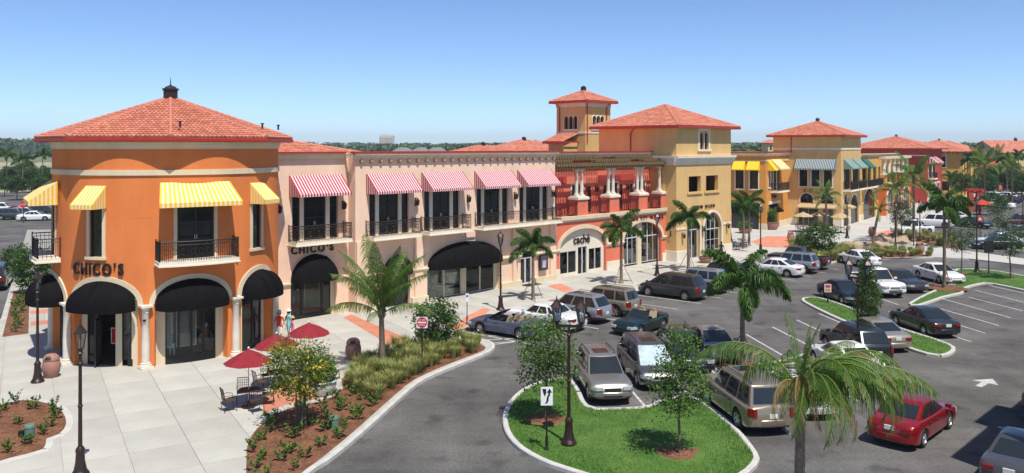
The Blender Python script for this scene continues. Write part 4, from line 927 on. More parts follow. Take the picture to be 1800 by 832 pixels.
# ---- amber shop block with gold awnings
AM = thing('amber_shop_building', 'amber two storey shop block with plain gold awnings left of the tan tower', 'building', F2.w(104.4, 34.8, ZS), F2.a)
fl = [(.9, 1.5, 5.4, 7.7, 0), (2.3, 5.6, 4.9, 7.7, 0), (1.2, 5.2, 0, 3.2, 0)]; ll = [(1.0, 2.1, 5.2, 7.7, 0), (2.9, 4.0, 5.2, 7.7, 0), (.9, 4.6, 0, 3.3, 0)]
mb = box_walls(MB(), 9.3, 9, 10.0, fl, ll, .3); mb.quad((0, 0, 9.9), (9.3, 0, 9.9), (9.3, 9, 9.9), (0, 9, 9.9)); mb.build('wall', M_AMBER, AM)
tb = MB()
for f_, L in ((flat(0), 9.3), (side(0), 9)): band(tb, f_, -.3, L, 0, 0, 0, prof=CORN(9.45, .42, .32)); band(tb, f_, -.05, L, 8.75, 8.95, .05); band(tb, f_, -.05, 0.9, 0, .8, .08)
band(tb, flat(0), 5.2, 9.3, 0, .8, .08); tb.build('cornice', M_CREAM, AM)
MB().box(-.36, 9.3, -.36, 0, 9.88, 10.0).box(-.36, 0, 0, 9, 9.88, 10.0).build('parapet_cap', M_FASCIA, AM)
trims(AM, flat(0), fl[:1]); trims(AM, side(0), ll[:2]); fill_front(AM, fl[:1]); fill_left(AM, ll[:2], nx=1)
for xa, xb in ((2.3, 3.1), (3.35, 4.55), (4.8, 5.6)): window(AM, ((xa + xb) / 2, .2, 4.9), 0, xb - xa, 2.8, 1, 3)
MB().box(3.1, 3.35, .1, .28, 4.9, 7.7).box(4.55, 4.8, .1, .28, 4.9, 7.7).build('pilaster', M_IVORY, AM)
balcony(AM, (4.2, 0, 4.9), 0, 4.6, 1.0); awning(AM, (3.95, 0, 0), 0, 3.9, 9.0, 7.8, 1.3, 17, ST_GOLD, ST_CRM, val=.15); awning(AM, (1.2, 0, 0), 0, 1.2, 8.9, 7.7, 1.0, 1, ST_GOLD, ST_GOLD, val=.12)
for y in (1.55, 3.45): awning(AM, (0, y, 0), R(-90), 1.55, 8.85, 7.75, .9, 1, ST_GOLD, ST_GOLD, val=.12)
window(AM, (2.0, .25, 0), 0, 1.3, 2.6, 1, 1, M_FRAME, M_GLASS, name='shop_window'); window(AM, (3.3, .25, 0), 0, 1.2, 2.6, 2, 1, M_FRAME, M_GLASSD, name='shop_door'); window(AM, (4.55, .25, 0), 0, 1.2, 2.6, 1, 1, M_FRAME, M_GLASS, name='shop_window'); MB().box(1.2, 5.2, .2, .3, 2.6, 3.2).box(1.2, 5.2, 3.0, 3.1, 0, 3.2).build('shopfront_panel', M_BLACK, AM)
awning(AM, (3.3, .1, 0), 0, 1.7, 3.1, 2.35, 1.1, 1, M_CANVAS, M_CANVAS, val=.2)
tb = MB(); band(tb, flat(0), 1.0, 5.4, 3.2, 3.55, .12); band(tb, side(0), .7, 4.8, 3.3, 3.6, .12); tb.build('shopfront_lintel', M_IVORY, AM)
window(AM, (.25, 2.75, 0), R(-90), 3.7, 3.3, 3, 2, M_FRAME, M_GLASSD, name='shop_window')
lettering(AM, "Rugby", .6, lambda x: ((3.2 + x, -.07, 4.05), 0), M_BLACK, .06, .03, .02)
TANC = mat('tan_canvas', (.42, .31, .17), .85, .1, 3)
# ---- tan tower building with COACH sign
CO = thing('tan_tower_building', 'tan corner building with red hip roof and dark green striped awnings', 'building', F2.w(113.7, 27.9, ZS), F2.a)
cl = [(1.15, 2.2, 5.3, 7.75, 0), (2.75, 3.8, 5.3, 7.75, 0), (4.35, 5.4, 5.3, 7.75, 0), (1.0, 2.4, 0, 2.5, 0), (2.9, 5.6, 0, 2.5, 0), (3.6, 5.3, 3.05, 3.5, .85), (1.0, 2.6, 3.05, 3.5, .85)]
cf = [(1.6, 5.0, 4.9, 7.7, 0), (6.3, 9.9, 4.9, 7.7, 0), (1.2, 3.6, 0, 2.6, 0), (5.0, 9.6, 0, 2.4, 1.6), (1.6, 3.2, 3.0, 3.5, .8)]
mb = box_walls(MB(), 11, 9, 12.1, cf, cl, .3); mb.build('wall', M_YEL, CO)
tb = MB()
for f_, L in ((flat(0), 11), (side(0), 9)):
    band(tb, f_, -.04, L, 10.25, 10.5, .06); band(tb, f_, -.06, 1.0, 0, .9, .08)
band(tb, side(0), 5.7, 9, 0, .9, .08); band(tb, flat(0), 9.7, 11, 0, .9, .08); band(tb, flat(0), 3.7, 4.9, 0, .9, .08); tb.build('stone_trim', M_IVORY, CO)
trims(CO, side(0), cl[:3]); fill_left(CO, cl[:3]); fill_left(CO, cl[3:5], nx=2, nz=1, gl=M_GLASS, fr=M_IVORY); trims(CO, side(0), cl[5:], sill=False); fill_left(CO, cl[5:], nz=1); trims(CO, flat(0), cf[3:], sill=False, wd=.25)
fill_front(CO, cf[2:3], nx=2, nz=1, gl=M_GLASSG, fr=M_ALU); fill_front(CO, cf[3:4], nx=4, nz=2, gl=M_GLASSD); fill_front(CO, cf[4:], nz=1)
for xa, xb in ((1.6, 5.0), (6.3, 9.9)):
    for i in range(3): window(CO, (xa + (xb - xa) * (i + .5) / 3, .2, 4.9), 0, (xb - xa) / 3 - .12, 2.8, 1, 3)
    awning(CO, ((xa + xb) / 2, 0, 0), 0, xb - xa + .6, 9.0, 7.8, 1.25, 15, ST_PGRN, ST_PGRN, val=.15)
    balcony(CO, ((xa + xb) / 2, 0, 4.88), 0, xb - xa + .9, 1.0)
awning(CO, (0, 3.25, 0), R(-90), 5.3, 9.0, 7.75, 1.0, 49, ST_NAVY, stripes('awning_grey_white', (.42, .46, .46)), val=.2)
for y in (1.7, 4.25): awning(CO, (0, y, 0), R(-90), 2.4, 2.95, 2.55, 1.0, 1, TANC, TANC, val=.15)
awning(CO, (2.4, 0, 0), 0, 2.6, 2.95, 2.55, 1.1, 1, TANC, TANC, val=.15)
lettering(CO, "COACH", .62, lambda x: ((-.06, 3.2 - x, 4.5), R(-90)), M_BRONZE, .06, .0, .3)
hip_roof(CO, 0, 11, 0, 9, 12.2, .7, 14.2, ridge=.1, pitch=.3, course=.45, cupola=True); downspout(CO, -.08, 6.5, 9.9, 12.1)
ib = MB(); ib.box(.6, .7, .6, 6, .02, 2.9); ib.box(.7, 9.9, 2.4, 2.5, .02, 4.6); ib.build('shop_interior', MATS['interior_light_wall'], CO)
# ---- golden wing with green awning, then orange columned wing
GW = thing('golden_arcade_building', 'golden two storey wing with tall arched shop entrance beside the tan tower', 'building', F2.w(124.7, 27.9, ZS), F2.a)
gh = [(1.0, 3.4, 4.9, 7.6, 0), (4.4, 6.8, 4.9, 7.6, 0), (7.8, 10.4, 4.9, 7.6, 0), (1.6, 9.2, 0, 2.4, 2.0)]
mb = box_walls(MB(), 11.5, 14, 9.6, gh); mb.quad((0, 0, 9.5), (11.5, 0, 9.5), (11.5, 14, 9.5), (0, 14, 9.5)); mb.build('wall', M_GOLD, GW)
tb = MB(); band(tb, flat(0), 0, 11.5, 0, 0, 0, prof=CORN(9.2, .42, .32)); archivolt(tb, flat(0), 1.6, 9.2, 2.4, 2.0, .3, .08); band(tb, flat(0), 0, 1.55, 0, .9, .08); band(tb, flat(0), 9.25, 11.5, 0, .9, .08); tb.build('cornice', M_CREAM, GW)
fill_front(GW, gh[:3], nx=3); fill_front(GW, gh[3:], nx=6, nz=3); balcony(GW, (5.7, 0, 4.85), 0, 10.4, .9); awning(GW, (2.2, 0, 0), 0, 3.2, 8.9, 7.7, 1.25, 9, ST_GRN, ST_GRN, val=.15)
OC = thing('orange_column_building', 'orange wing with white columns along its upper terrace', 'building', F2.w(136.2, 26.9, ZS), F2.a)
oh2 = [(1.2, 5.6, 0, 2.6, 1.3), (7.2, 12.4, 0, 2.6, 1.3), (14, 19, 0, 2.6, 1.3)]
mb = box_walls(MB(), 21, 3.2, 4.9, oh2); mb.build('wall', mat('bright_orange_stucco', (.62, .14, .03), .9, .07, .6), OC)
up = MB(); uh = [(1 + 2.9 * i, 2.6 + 2.9 * i, 5, 7.4, 0) for i in range(7)]
wall(up, flat(2.4), 0, 21, 4.9, 9.4, uh); up.quad((0, 2.4, 9.3), (21, 2.4, 9.3), (21, 14, 9.3), (0, 14, 9.3)); up.quad((0, 0, 4.88), (21, 0, 4.88), (21, 2.4, 4.88), (0, 2.4, 4.88)); wall(up, side(0), 2.4, 14, 0, 9.4); up.build('upper_wall', M_GOLD, OC); fill_front(OC, uh, 2.4, nx=2)
fill_front(OC, oh2, 0, nx=4, nz=2, gl=M_GLASSG, fr=M_ALU); trims(OC, flat(0), oh2, .25, .07)
tb = MB(); band(tb, flat(0), 0, 21, 4.7, 5.05, .15); tb.box(-.1, 21, -.1, .9, 8.75, 9.1); band(tb, flat(2.4), 0, 21, 0, 0, 0, prof=CORN(9.1, .45, .35)); tb.build('cornice', M_CREAM, OC)
for i in range(6):
    x = .8 + 3.7 * i; pm = MB().box(x - .6, x + .6, 0.02, .8, 5.05, 6.3).build('pier', M_AMBER, OC); column(OC, (x, .4, 6.3), .3, 2.45, M_STONE, 10)
    if i < 5: rb = MB(); railing(rb, [(x + .6, .2, 5.05), (x + 3.1, .2, 5.05)], 1.0, .2); rb.build('railing', M_IRON, OC)
# ---- dark red building
DRD = thing('dark_red_building', 'broad dark red building with big red hip roof farther along the street', 'building', F2.w(171, 26.5, ZS), F2.a)
rf_ = [(1.5, 4.2, 4.8, 7.6, 0), (6, 9, 4.8, 7.6, 0), (1.2, 4.6, 0, 3.4, 0), (6, 9.4, 0, 3.4, 0), (11, 14.5, 0, 3.4, 0)]
mb = box_walls(MB(), 18, 14, 10.2, rf_); mb.build('wall', M_DRED, DRD); fill_front(DRD, rf_[:2], nx=3); fill_front(DRD, rf_[2:], nx=3, nz=1, gl=M_GLASSG, fr=M_ALU); trims(DRD, flat(0), rf_, .3, .1)
awning(DRD, (2.85, 0, 0), 0, 3.6, 8.9, 7.6, 1.6, 15, ST_RED, ST_CRM); awning(DRD, (7.5, 0, 0), 0, 3.6, 8.9, 7.6, 1.6, 15, ST_RED, ST_CRM); balcony(DRD, (2.85, 0, 4.7), 0, 4, 1.1)
pb = MB(); band(pb, flat(0), 0, 18, 0, .9, .1); band(pb, side(0), 0, 14, 8.9, 9.1, .04); pb.build('stone_trim', M_IVORY, DRD)
hip_roof(DRD, 0, 18, 0, 14, 10.35, .9, 12.6, ridge=4, pitch=.4, course=.6, cupola=True)
# ---- golden building with blind arch
GB = thing('golden_hip_roof_building', 'golden building with bracketed cornice and large blind arch beyond the dark red one', 'building', F2.w(198, 23.8, ZS), F2.a)
lh = [(3.3, 4.7, 6.2, 8.6, 0), (4.0, 6.0, 4.1, 5.3, 0), (2.6, 4.2, 1.2, 3.2, 0)]
mb = box_walls(MB(), 24, 12.5, 9.3, [(2, 4, 5, 7.6, 0), (7, 9, 5, 7.6, 0), (2, 5, 0, 3.4, 0), (7, 10, 0, 3.4, 0)], lh); mb.build('wall', M_GOLD, GB); fill_left(GB, lh); fill_front(GB, [(2, 4, 5, 7.6, 0), (7, 9, 5, 7.6, 0), (2, 5, 0, 3.4, 0), (7, 10, 0, 3.4, 0)], nx=2); trims(GB, side(0), lh[:1], .2)
tb = MB(); archivolt(tb, side(0), .8, 9.2, 1.2, 3.2, .35, .12, legs=0); band(tb, side(0), 0, 12.5, 8.8, 9.15, .18); band(tb, flat(0), -.18, 24, 8.8, 9.15, .18); tb.build('stone_trim', M_GOLD, GB)
for i in range(14): MB().box(-.4, 0, .3 + i * .9, .6 + i * .9, 9.15, 9.45).build('corbel', M_IVORY, GB)
hip_roof(GB, 0, 24, 0, 12.5, 9.6, .8, 12.0, ridge=11, pitch=.45, course=.7, cupola=True)
# ---- coral low building and cream tower roof beyond
CB = thing('coral_link_building', 'low coral red building closing the far end of the street', 'building', (113.5, 204, ZS), R(4))
mb = box_walls(MB(), 12, 10, 8.0, [(1 + 4 * i, 3.4 + 4 * i, .1, 3.4, 0) for i in range(3)]); mb.quad((0, 0, 7.9), (12, 0, 7.9), (12, 10, 7.9), (0, 10, 7.9)); mb.build('wall', M_RED, CB); fill_front(CB, [(1 + 4 * i, 3.4 + 4 * i, .1, 3.4, 0) for i in range(3)], nx=2); tb = MB(); band(tb, flat(0), 0, 12, 7.6, 8, .25); band(tb, side(0), 0, 10, 7.6, 8, .25); tb.build('cornice', M_FASCIA, CB)
CT = thing('cream_hip_roof_building', 'pale cream building with small red hip roof far down the street', 'building', F2.w(243, 29, ZS), F2.a)
mb = box_walls(MB(), 12, 9, 10.3, [(1, 3, 6, 8.5, 0), (5, 7, 6, 8.5, 0)], [(1, 2.5, 6, 8.5, 0)]); mb.build('wall', M_CREAM, CT); fill_front(CT, [(1, 3, 6, 8.5, 0), (5, 7, 6, 8.5, 0)], nx=2); fill_left(CT, [(1, 2.5, 6, 8.5, 0)]); hip_roof(CT, 0, 12, 0, 9, 10.4, .8, 12.2, pitch=.5, course=.8)
# ---- gabled cream building on the far right
GA = thing('gabled_cream_building', 'long cream building with red gabled roof and arched openings at the far right', 'building', (152, 256, ZS), R(6))
ah = [(3 + 7 * i, 7 + 7 * i, 0, 3.0, 1.8) for i in range(6)] + [(2.2, 3.4, 6, 7.8, 0), (10.5, 11.7, 6, 7.8, 0), (15, 16.2, 6, 7.8, 0)]
mb = box_walls(MB(), 46, 15, 9.0, ah, [(5, 7.5, 5.6, 7.6, .4)], .5); mb.add([(0, 0, 9), (0, 15, 9), (0, 7.5, 12.4)], [(0, 1, 2)]); mb.add([(46, 0, 9), (46, 15, 9), (46, 7.5, 12.4)], [(0, 1, 2)]); mb.build('wall', M_BEIGE, GA)
fill_front(GA, ah, nx=3); trims(GA, flat(0), ah[:6], .5, .1, m=M_AMBER)
MB().tube([(-.12, 7.5, 10.6), (-.02, 7.5, 10.6)], .45, 12).build('gable_vent', M_FRAME, GA)
rb = MB(); tile_facet(rb, (-.6, -.9, 8.7), (46.6, -.9, 8.7), [(46.6, 7.5, 12.5), (-.6, 7.5, 12.5)], .55, .8); tile_facet(rb, (46.6, 15.9, 8.7), (-.6, 15.9, 8.7), [(-.6, 7.5, 12.5), (46.6, 7.5, 12.5)], .55, .8); o = rb.build('roof', M_TILE, GA)
hb = MB(); hip_cap(hb, (-.6, 7.5, 12.5), (46.6, 7.5, 12.5), .15, 1); hb.build('ridge_cap', M_RIDGE, o); MB().box(-.6, 46.6, -1.0, -.9, 8.5, 8.75).build('fascia', M_FASCIA, o); MB().box(10.6, 11.3, 7.2, 7.9, 12.4, 13.2).lathe([(.6, 13.2), (.3, 13.5), (.05, 13.7)], 8, 0, (10.95, 7.55, 0)).build('roof_vent', M_BRONZE, o)
# ---- neighbouring building just outside the frame on the right (its shadow falls into the car park)
NB = thing('neighbour_building', 'cream stucco building beside the car park casting the stepped shadow at lower right', 'building', F1.w(29.3, 4.6, 0), F1.a)
nh = [(1.5 + 4.5 * i, 3.9 + 4.5 * i, 4.8, 7.4, 0) for i in range(6)] + [(1 + 4.5 * i, 4.4 + 4.5 * i, .2, 3.2, 0) for i in range(6)]
mb = MB(); bk = lambda x, z, d: (x, -d, z)
wall(mb, bk, 0, 30, 0, 10.2, nh, .3); wall(mb, side(0), -20, 0, 0, 10.2); wall(mb, side(30), -20, 0, 0, 10.2); wall(mb, flat(-20), 0, 30, 0, 10.2)
mb.quad((0, 0, 9.9), (30, 0, 9.9), (30, -20, 9.9), (0, -20, 9.9)); mb.box(4.6, 7.6, -1.2, .55, 0, 10.2); mb.build('wall', M_BEIGE, NB)
for xa, xb, za, zb, _ in nh: window(NB, ((xa + xb) / 2, -.18, za), R(180), xb - xa, zb - za, 2, 2)
# ================================================================== far buildings
def far_house(x, y, w_, d_, h, hr, lab, mw, mr, rz=0, group=None):
    t = thing('house', lab, 'house', (x, y, 0), rz, group); mb = MB(); hs = [(w_ * .12, w_ * .28, .9, 2.2, 0), (w_ * .42, w_ * .55, 0, 2.2, 0), (w_ * .7, w_ * .86, .9, 2.2, 0)] + ([(w_ * .15, w_ * .3, 3.6, 5, 0), (w_ * .68, w_ * .84, 3.6, 5, 0)] if h > 5 else [])
    wall(mb, flat(0), 0, w_, 0, h, hs, .2); wall(mb, side(0), 0, d_, 0, h); wall(mb, side(w_, -1), 0, d_, 0, h); wall(mb, flat(d_), 0, w_, 0, h); mb.build('wall', mw, t)
    for xa, xb, za, zb, _ in hs: window(t, ((xa + xb) / 2, .1, za), 0, xb - xa, zb - za, 2, 1)
    o_ = .6; rb = MB(); rb.add([(-o_, -o_, h), (w_ + o_, -o_, h), (w_ + o_, d_ + o_, h), (-o_, d_ + o_, h), (w_ * .3, d_ / 2, h + hr), (w_ * .7, d_ / 2, h + hr)], [(0, 1, 5, 4), (1, 2, 5), (2, 3, 4, 5), (3, 0, 4), (3, 2, 1, 0)]); rb.build('roof', mr, t)
M_GREYROOF = mat('grey_shingle_roof', (.17, .17, .165), .9, .15, .5); M_HW = mat('pale_house_wall', (.55, .47, .36), .9, .1, .3)
for i, (u, w_) in enumerate([(8, 14), (28, 15), (48, 14), (66, 13), (84, 14)]):
    x, y = G(u, 276.5); far_house(x, 880 - 330 + i * 6, w_, 11, 6.0, 3.4, ('first', 'second', 'third', 'fourth', 'fifth')[i] + ' grey roofed house from the left edge below the wooded hill', M_HW, M_GREYROOF)
    bpy.context.view_layer.objects.active = None
for i, (u, w_, lb) in enumerate([(706, 34, 'leftmost grey warehouse roof against the far wood above the pink parapet'), (738, 30, 'middle grey warehouse roof against the far wood above the pink parapet'), (766, 32, 'rightmost grey warehouse roof against the far wood above the pink parapet')]):
    y = 560; x = (u - 900) / FPX * y; far_house(x - w_ / 2 * .4, y, w_ * .42, 10, 7.2, 3.1, lb, M_HW, M_GREYROOF)
HB = thing('high_rise_building', 'pale distant high-rise block standing above the far wood', 'building', (-420, 2600, 0), 0)
mb = MB(); hs = [(2 + 6 * i, 5.5 + 6 * i, 6 + 5 * j, 9 + 5 * j, 0) for i in range(7) for j in range(7)]
wall(mb, flat(0), 0, 44, 0, 44, hs, .8); wall(mb, side(0), 0, 30, 0, 44); wall(mb, side(44, -1), 0, 30, 0, 44); mb.box(0, 44, 0, 30, 44, 45); mb.box(6, 22, 5, 20, 45, 50); mb.box(28, 38, 5, 20, 45, 48); mb.build('wall', mat('pale_tower_wall', (.58, .52, .40), .9, .1, .05), HB)
for xa, xb, za, zb, _ in hs: window(HB, ((xa + xb) / 2, .4, za), 0, xb - xa, zb - za, 1, 1, panes=True)
y = 520; x = (868 - 900) / FPX * y
sm = MB().tube([(x, y, 0), (x, y, 11.8)], .25, 6); tag(sm.build('utility_pole', M_ALU), 'thin pale pole rising against the far wood', 'pole')
y = 340; x = (945 - 900) / FPX * y
BT = thing('far_belfry', 'small far cream belfry with red roof left of the bell tower', 'tower', (x - 2, y, 0), R(20)); mb = MB(); hs = [(.5 + 1.1 * i, 1.2 + 1.1 * i, 9.6, 11.2, .3) for i in range(3)]; wall(mb, flat(0), 0, 4, 0, 12.2, hs); wall(mb, side(0), 0, 4, 0, 12.2); wall(mb, side(4, -1), 0, 4, 0, 12.2); mb.build('wall', M_CREAM, BT)
for xa, xb, za, zb, rs in hs: window(BT, ((xa + xb) / 2, .2, za), 0, xb - xa, zb - za, 1, 1)
hip_roof(BT, 0, 4, 0, 4, 12.3, .5, 13.6, pitch=.5, course=.8)
y = 300; x = (1350 - 900) / FPX * y
BU = thing('far_cupola_house', 'small far cream tower with red roof beyond the amber block', 'tower', (x, y, 0), R(15)); mb = MB(); hs = [(.8, 1.6, 9.5, 11, .3), (2.4, 3.2, 9.5, 11, .3)]; wall(mb, flat(0), 0, 4.4, 0, 12, hs); wall(mb, side(0), 0, 4.4, 0, 12); mb.build('wall', M_BEIGE, BU)
for xa, xb, za, zb, rs in hs: window(BU, ((xa + xb) / 2, .2, za), 0, xb - xa, zb - za, 1, 1)
hip_roof(BU, 0, 4.4, 0, 4.4, 12.1, .6, 13.3, pitch=.5, course=.8)
# ================================================================== vegetation
L_OAK = [leafmat('oak_leaf_a', (.050, .105, .016), (.10, .19, .03)), leafmat('oak_leaf_b', (.085, .16, .025), (.14, .24, .05))]
L_DARK = [leafmat('dark_leaf_a', (.022, .060, .014), (.05, .11, .022)), leafmat('dark_leaf_b', (.04, .09, .02), (.07, .14, .03))]
L_PALM = [leafmat('palm_leaf_a', (.055, .12, .015), (.11, .20, .03)), leafmat('palm_leaf_b', (.09, .16, .02), (.17, .26, .05)), leafmat('palm_leaf_dry', (.24, .18, .065), (.30, .20, .08), .2)]
L_FOX = [leafmat('foxtail_leaf_a', (.035, .095, .014), (.07, .15, .022)), leafmat('foxtail_leaf_b', (.065, .14, .02), (.11, .21, .035))]
L_GRASS = [leafmat('grass_blade_a', (.17, .25, .045), (.25, .31, .08)), leafmat('grass_blade_b', (.34, .31, .11), (.42, .36, .15), .25)]
L_FLOW = [leafmat('shrub_leaf', (.07, .13, .018), (.14, .21, .035)), leafmat('yellow_flower', (.50, .36, .02), (.62, .46, .04), .3)]
L_FAR = [mat('far_leaf_a', (.05, .10, .03), .9, .3, .08), mat('far_leaf_b', (.07, .125, .035), .9, .3, .08), mat('far_leaf_c', (.035, .075, .025), .9, .3, .08)]
L_TURF = [mat('turf_blade_a', (.05, .15, .014), .8, .25, .8), mat('turf_blade_b', (.10, .21, .03), .8, .3, .8), mat('turf_blade_dry', (.22, .20, .07), .8, .2, 2)]
M_BARK = mat('grey_bark', (.16, .125, .09), .95, .3, 6, bump=.6, bscale=20); M_PTRUNK = mat('palm_trunk', (.22, .165, .115), .95, .3, 5, bump=.8, bscale=14); M_SHAFT = mat('green_crownshaft', (.12, .19, .05), .6, .2, 3)
rnd = random.Random(5)
def leaf(mb, p, size, mi, asp=.5, dirv=None):
    d = dirv or Vector((rnd.gauss(0, 1), rnd.gauss(0, 1), rnd.gauss(0, .7))); d.normalize()
    s = d.cross(Vector((rnd.gauss(0, .6), rnd.gauss(0, .6), 1))); s = s.normalized() if s.length > 1e-4 else Vector((1, 0, 0))
    a, b = d * size / 2, s * size * asp / 2
    mb.add([tuple(p - a), tuple(p + b), tuple(p + a), tuple(p - b)], [(0, 1, 2, 3)], mi)
def crown(name, rx, rz, zc, nclump, per, size, mats, wts=(0, 1), cs=.35, taper=0.0, asp=.5, shell=.45):
    mb = MB()
    for _ in range(nclump):
        while True:
            q = Vector((rnd.uniform(-1, 1), rnd.uniform(-1, 1), rnd.uniform(-1, 1)))
            if shell < q.length < 1: break
        k = 1 - taper * max(0, q.z + .2)
        c = Vector((q.x * rx * k, q.y * rx * k, zc + q.z * rz)); r = cs * rnd.uniform(.6, 1.25); mi0 = rnd.choice(wts)
        for _ in range(int(per * rnd.uniform(.6, 1.3))):
            o = Vector((rnd.gauss(0, .5), rnd.gauss(0, .5), rnd.gauss(0, .38))) * r
            leaf(mb, c + o, size * rnd.uniform(.7, 1.3), mi0 if rnd.random() < .75 else rnd.choice(wts), asp)
    return mb.mesh(name, mats)
def trunk_mesh(name, h, r0, limbs, spread, m=None, stems=1):
    mb = MB()
    for s_ in range(stems):
        ox, oy = (rnd.uniform(-.25, .25), rnd.uniform(-.25, .25)) if stems > 1 else (0, 0)
        pts = [(ox + rnd.uniform(-.03, .03) * i, oy + rnd.uniform(-.03, .03) * i, h * i / 5) for i in range(6)]
        mb.tube(pts, [r0 * (1 - .13 * i) for i in range(6)], 7)
        for _ in range(limbs):
            z = h * rnd.uniform(.38, .95); a = rnd.uniform(0, 6.28); l = spread * rnd.uniform(.5, 1)
            mb.tube([(ox, oy, z), (ox + math.cos(a) * l * .5, oy + math.sin(a) * l * .5, z + l * .45), (ox + math.cos(a) * l, oy + math.sin(a) * l, z + l * .7)], [r0 * .42, r0 * .25, r0 * .08], 5)
    return mb.mesh(name, m or M_BARK, 60)
TK = {}
def tree_kind(k):
    if k in TK: return TK[k]
    if k == 'oak': v = [(crown('crown', 1.15, 1.5, 2.65, 200, 26, .13, L_OAK, cs=.42), trunk_mesh('trunk', 3.3, .055, 14, .9)), (crown('crown', 1.1, 1.6, 2.75, 170, 24, .13, L_OAK, cs=.42, taper=.3), trunk_mesh('trunk', 3.5, .06, 16, .9))]
    elif k == 'open': v = [(crown('crown', 1.3, 1.5, 3.4, 85, 22, .16, L_DARK, cs=.45), trunk_mesh('trunk', 4.2, .06, 16, 1.1))]
    elif k == 'cone': v = [(crown('crown', 1.35, 2.2, 2.7, 330, 30, .16, [L_DARK[1], L_OAK[0]], cs=.42, taper=.6), trunk_mesh('trunk', 4.0, .08, 12, .8))]
    elif k == 'flower': v = [(crown('crown', 1.15, 1.2, 2.15, 210, 22, .13, L_FLOW, (0, 0, 0, 0, 1), cs=.38), trunk_mesh('trunk', 2.5, .04, 8, .8, stems=4))]
    elif k == 'bush': v = [(crown('crown', .95, 1.0, 1.1, 150, 26, .14, L_DARK + L_OAK[:1], (0, 1, 2), cs=.32), trunk_mesh('trunk', 1.2, .04, 8, .6, stems=3))]
    elif k == 'round': v = [(crown('crown', 2.6, 2.2, 4.2, 150, 22, .42, L_DARK, cs=.9), trunk_mesh('trunk', 4.2, .14, 12, 1.8))]
    TK[k] = v; return v
def tree(kind, loc, sc, label, cat='tree', name='tree', rz=None, group=None, var=0, sx=1):
    v = tree_kind(kind); c, t = v[var % len(v)]
    o = thing(name, label, cat, loc, rnd.uniform(0, 6.28) if rz is None else rz, group); o.scale = (sc * sx, sc * sx, sc)
    put('trunk', t, o); put('crown', c, o); return o
# ---- palm fronds
def frond(kind, L, elev, bend, n, seed, dry=0.0, sway=0, ll=.24, hang=.5, wid=1.0, close=1.0):
    q = random.Random(seed); mb = MB(); pts = []; p = Vector((.05, 0, 0)); N = 14; az = 0
    for i in range(N + 1):
        t = i / N; a = elev - bend * t ** 1.25; pts.append(p.copy()); p = p + Vector((math.cos(a), math.sin(sway * t) * .25, math.sin(a))) * (L / N)
    mb.tube([tuple(x) for x in pts], [.028 * (1 - .85 * i / N) * L / 3 + .004 for i in range(N + 1)], 4, 2 if kind == 'coco' and dry > .5 else 1)
    def at(t):
        f_ = t * N; i = min(N - 1, int(f_)); return pts[i].lerp(pts[i + 1], f_ - i), (pts[i + 1] - pts[i]).normalized()
    for i in range(n):
        t = .12 + .88 * (i + q.random() * .6) / n; c, tg = at(t); side_ = Vector((0, 1, 0)); up = tg.cross(side_) * -1
        prof = (math.sin(math.pi * min(1, (t * .93 + .1))) ** .6)
        if kind == 'coco':
            for sg in (-1, 1):
                l = L * ll * prof * q.uniform(.8, 1.15); dr = hang * q.uniform(.5, 1.5)
                d1 = (side_ * sg * .8 * close + tg * .55 + Vector((0, 0, -.3 * hang))).normalized(); d2 = (side_ * sg * .35 * close + tg * .35 + Vector((0, 0, -1)) * (.5 + dr)).normalized()
                a = c; b = a + d1 * l * .45; e = b + d2 * l * .6; w_ = tg * (.017 * L / 3 + .004) * wid; mi = 2 if q.random() < dry else q.choice((0, 0, 1))
                mb.add([tuple(a - w_ * .6), tuple(a + w_ * .6), tuple(b + w_), tuple(b - w_), tuple(e)], [(0, 1, 2, 3), (3, 2, 4)], mi)
        else:
            for _ in range(6):
                a_ = q.uniform(0, 6.28); l = L * .23 * prof * q.uniform(.8, 1.15)
                rd = (side_ * math.cos(a_) + up * math.sin(a_)).normalized(); d1 = (rd + tg * .55).normalized(); d2 = (rd * .6 + tg * .4 + Vector((0, 0, -.8))).normalized()
                b = c + d1 * l * .55; e = b + d2 * l * .5; w_ = tg.cross(rd).normalized() * .018 + tg * .016
                mb.add([tuple(c - w_ * .5), tuple(c + w_ * .5), tuple(b + w_), tuple(b - w_), tuple(e)], [(0, 1, 2, 3), (3, 2, 4)], q.choice((0, 0, 1)))
    return mb.mesh('frond', L_PALM if kind == 'coco' else L_FOX + L_PALM[2:])
COCO = [frond('coco', 3.1, R(e), R(b), 60, 20 + i, d, sw, .25) for i, (e, b, d, sw) in enumerate([(78, 55, 0, 1), (62, 95, .03, -1), (45, 105, .05, 1), (22, 95, .12, -1), (-5, 75, .35, 1), (70, 70, 0, -2)])]
BIGC = [frond('coco', 3.3, R(e), R(b), 60, 60 + i, d, sw, l_, h_, .68, c_) for i, (e, b, d, sw, l_, h_, c_) in enumerate([(86, 30, 0, 1, .16, .3, .35), (70, 130, .10, -1, .26, 1.2, .8), (60, 118, .12, 1, .28, 1.2, .8), (82, 215, .06, -1, .26, 1.6, .6), (80, 225, .85, 1, .22, 1.7, .4), (64, 95, .15, 1, .24, 1.0, .8)])]
BIGC += [frond('coco', 3.3, R(e), R(b), 62, 80 + i, d, sw, .24, h_, .8, 1) for i, (e, b, d, sw, h_) in enumerate([(84, 28, 0, 1, .4), (74, 48, .02, -1, .5), (62, 62, .03, 1, .6), (36, 85, .06, -1, .9)])]
FOXT = [frond('fox', 1.9, R(e), R(b), 70, 40 + i) for i, (e, b) in enumerate([(75, 80), (50, 110), (28, 110), (5, 85)])]
PT = {}
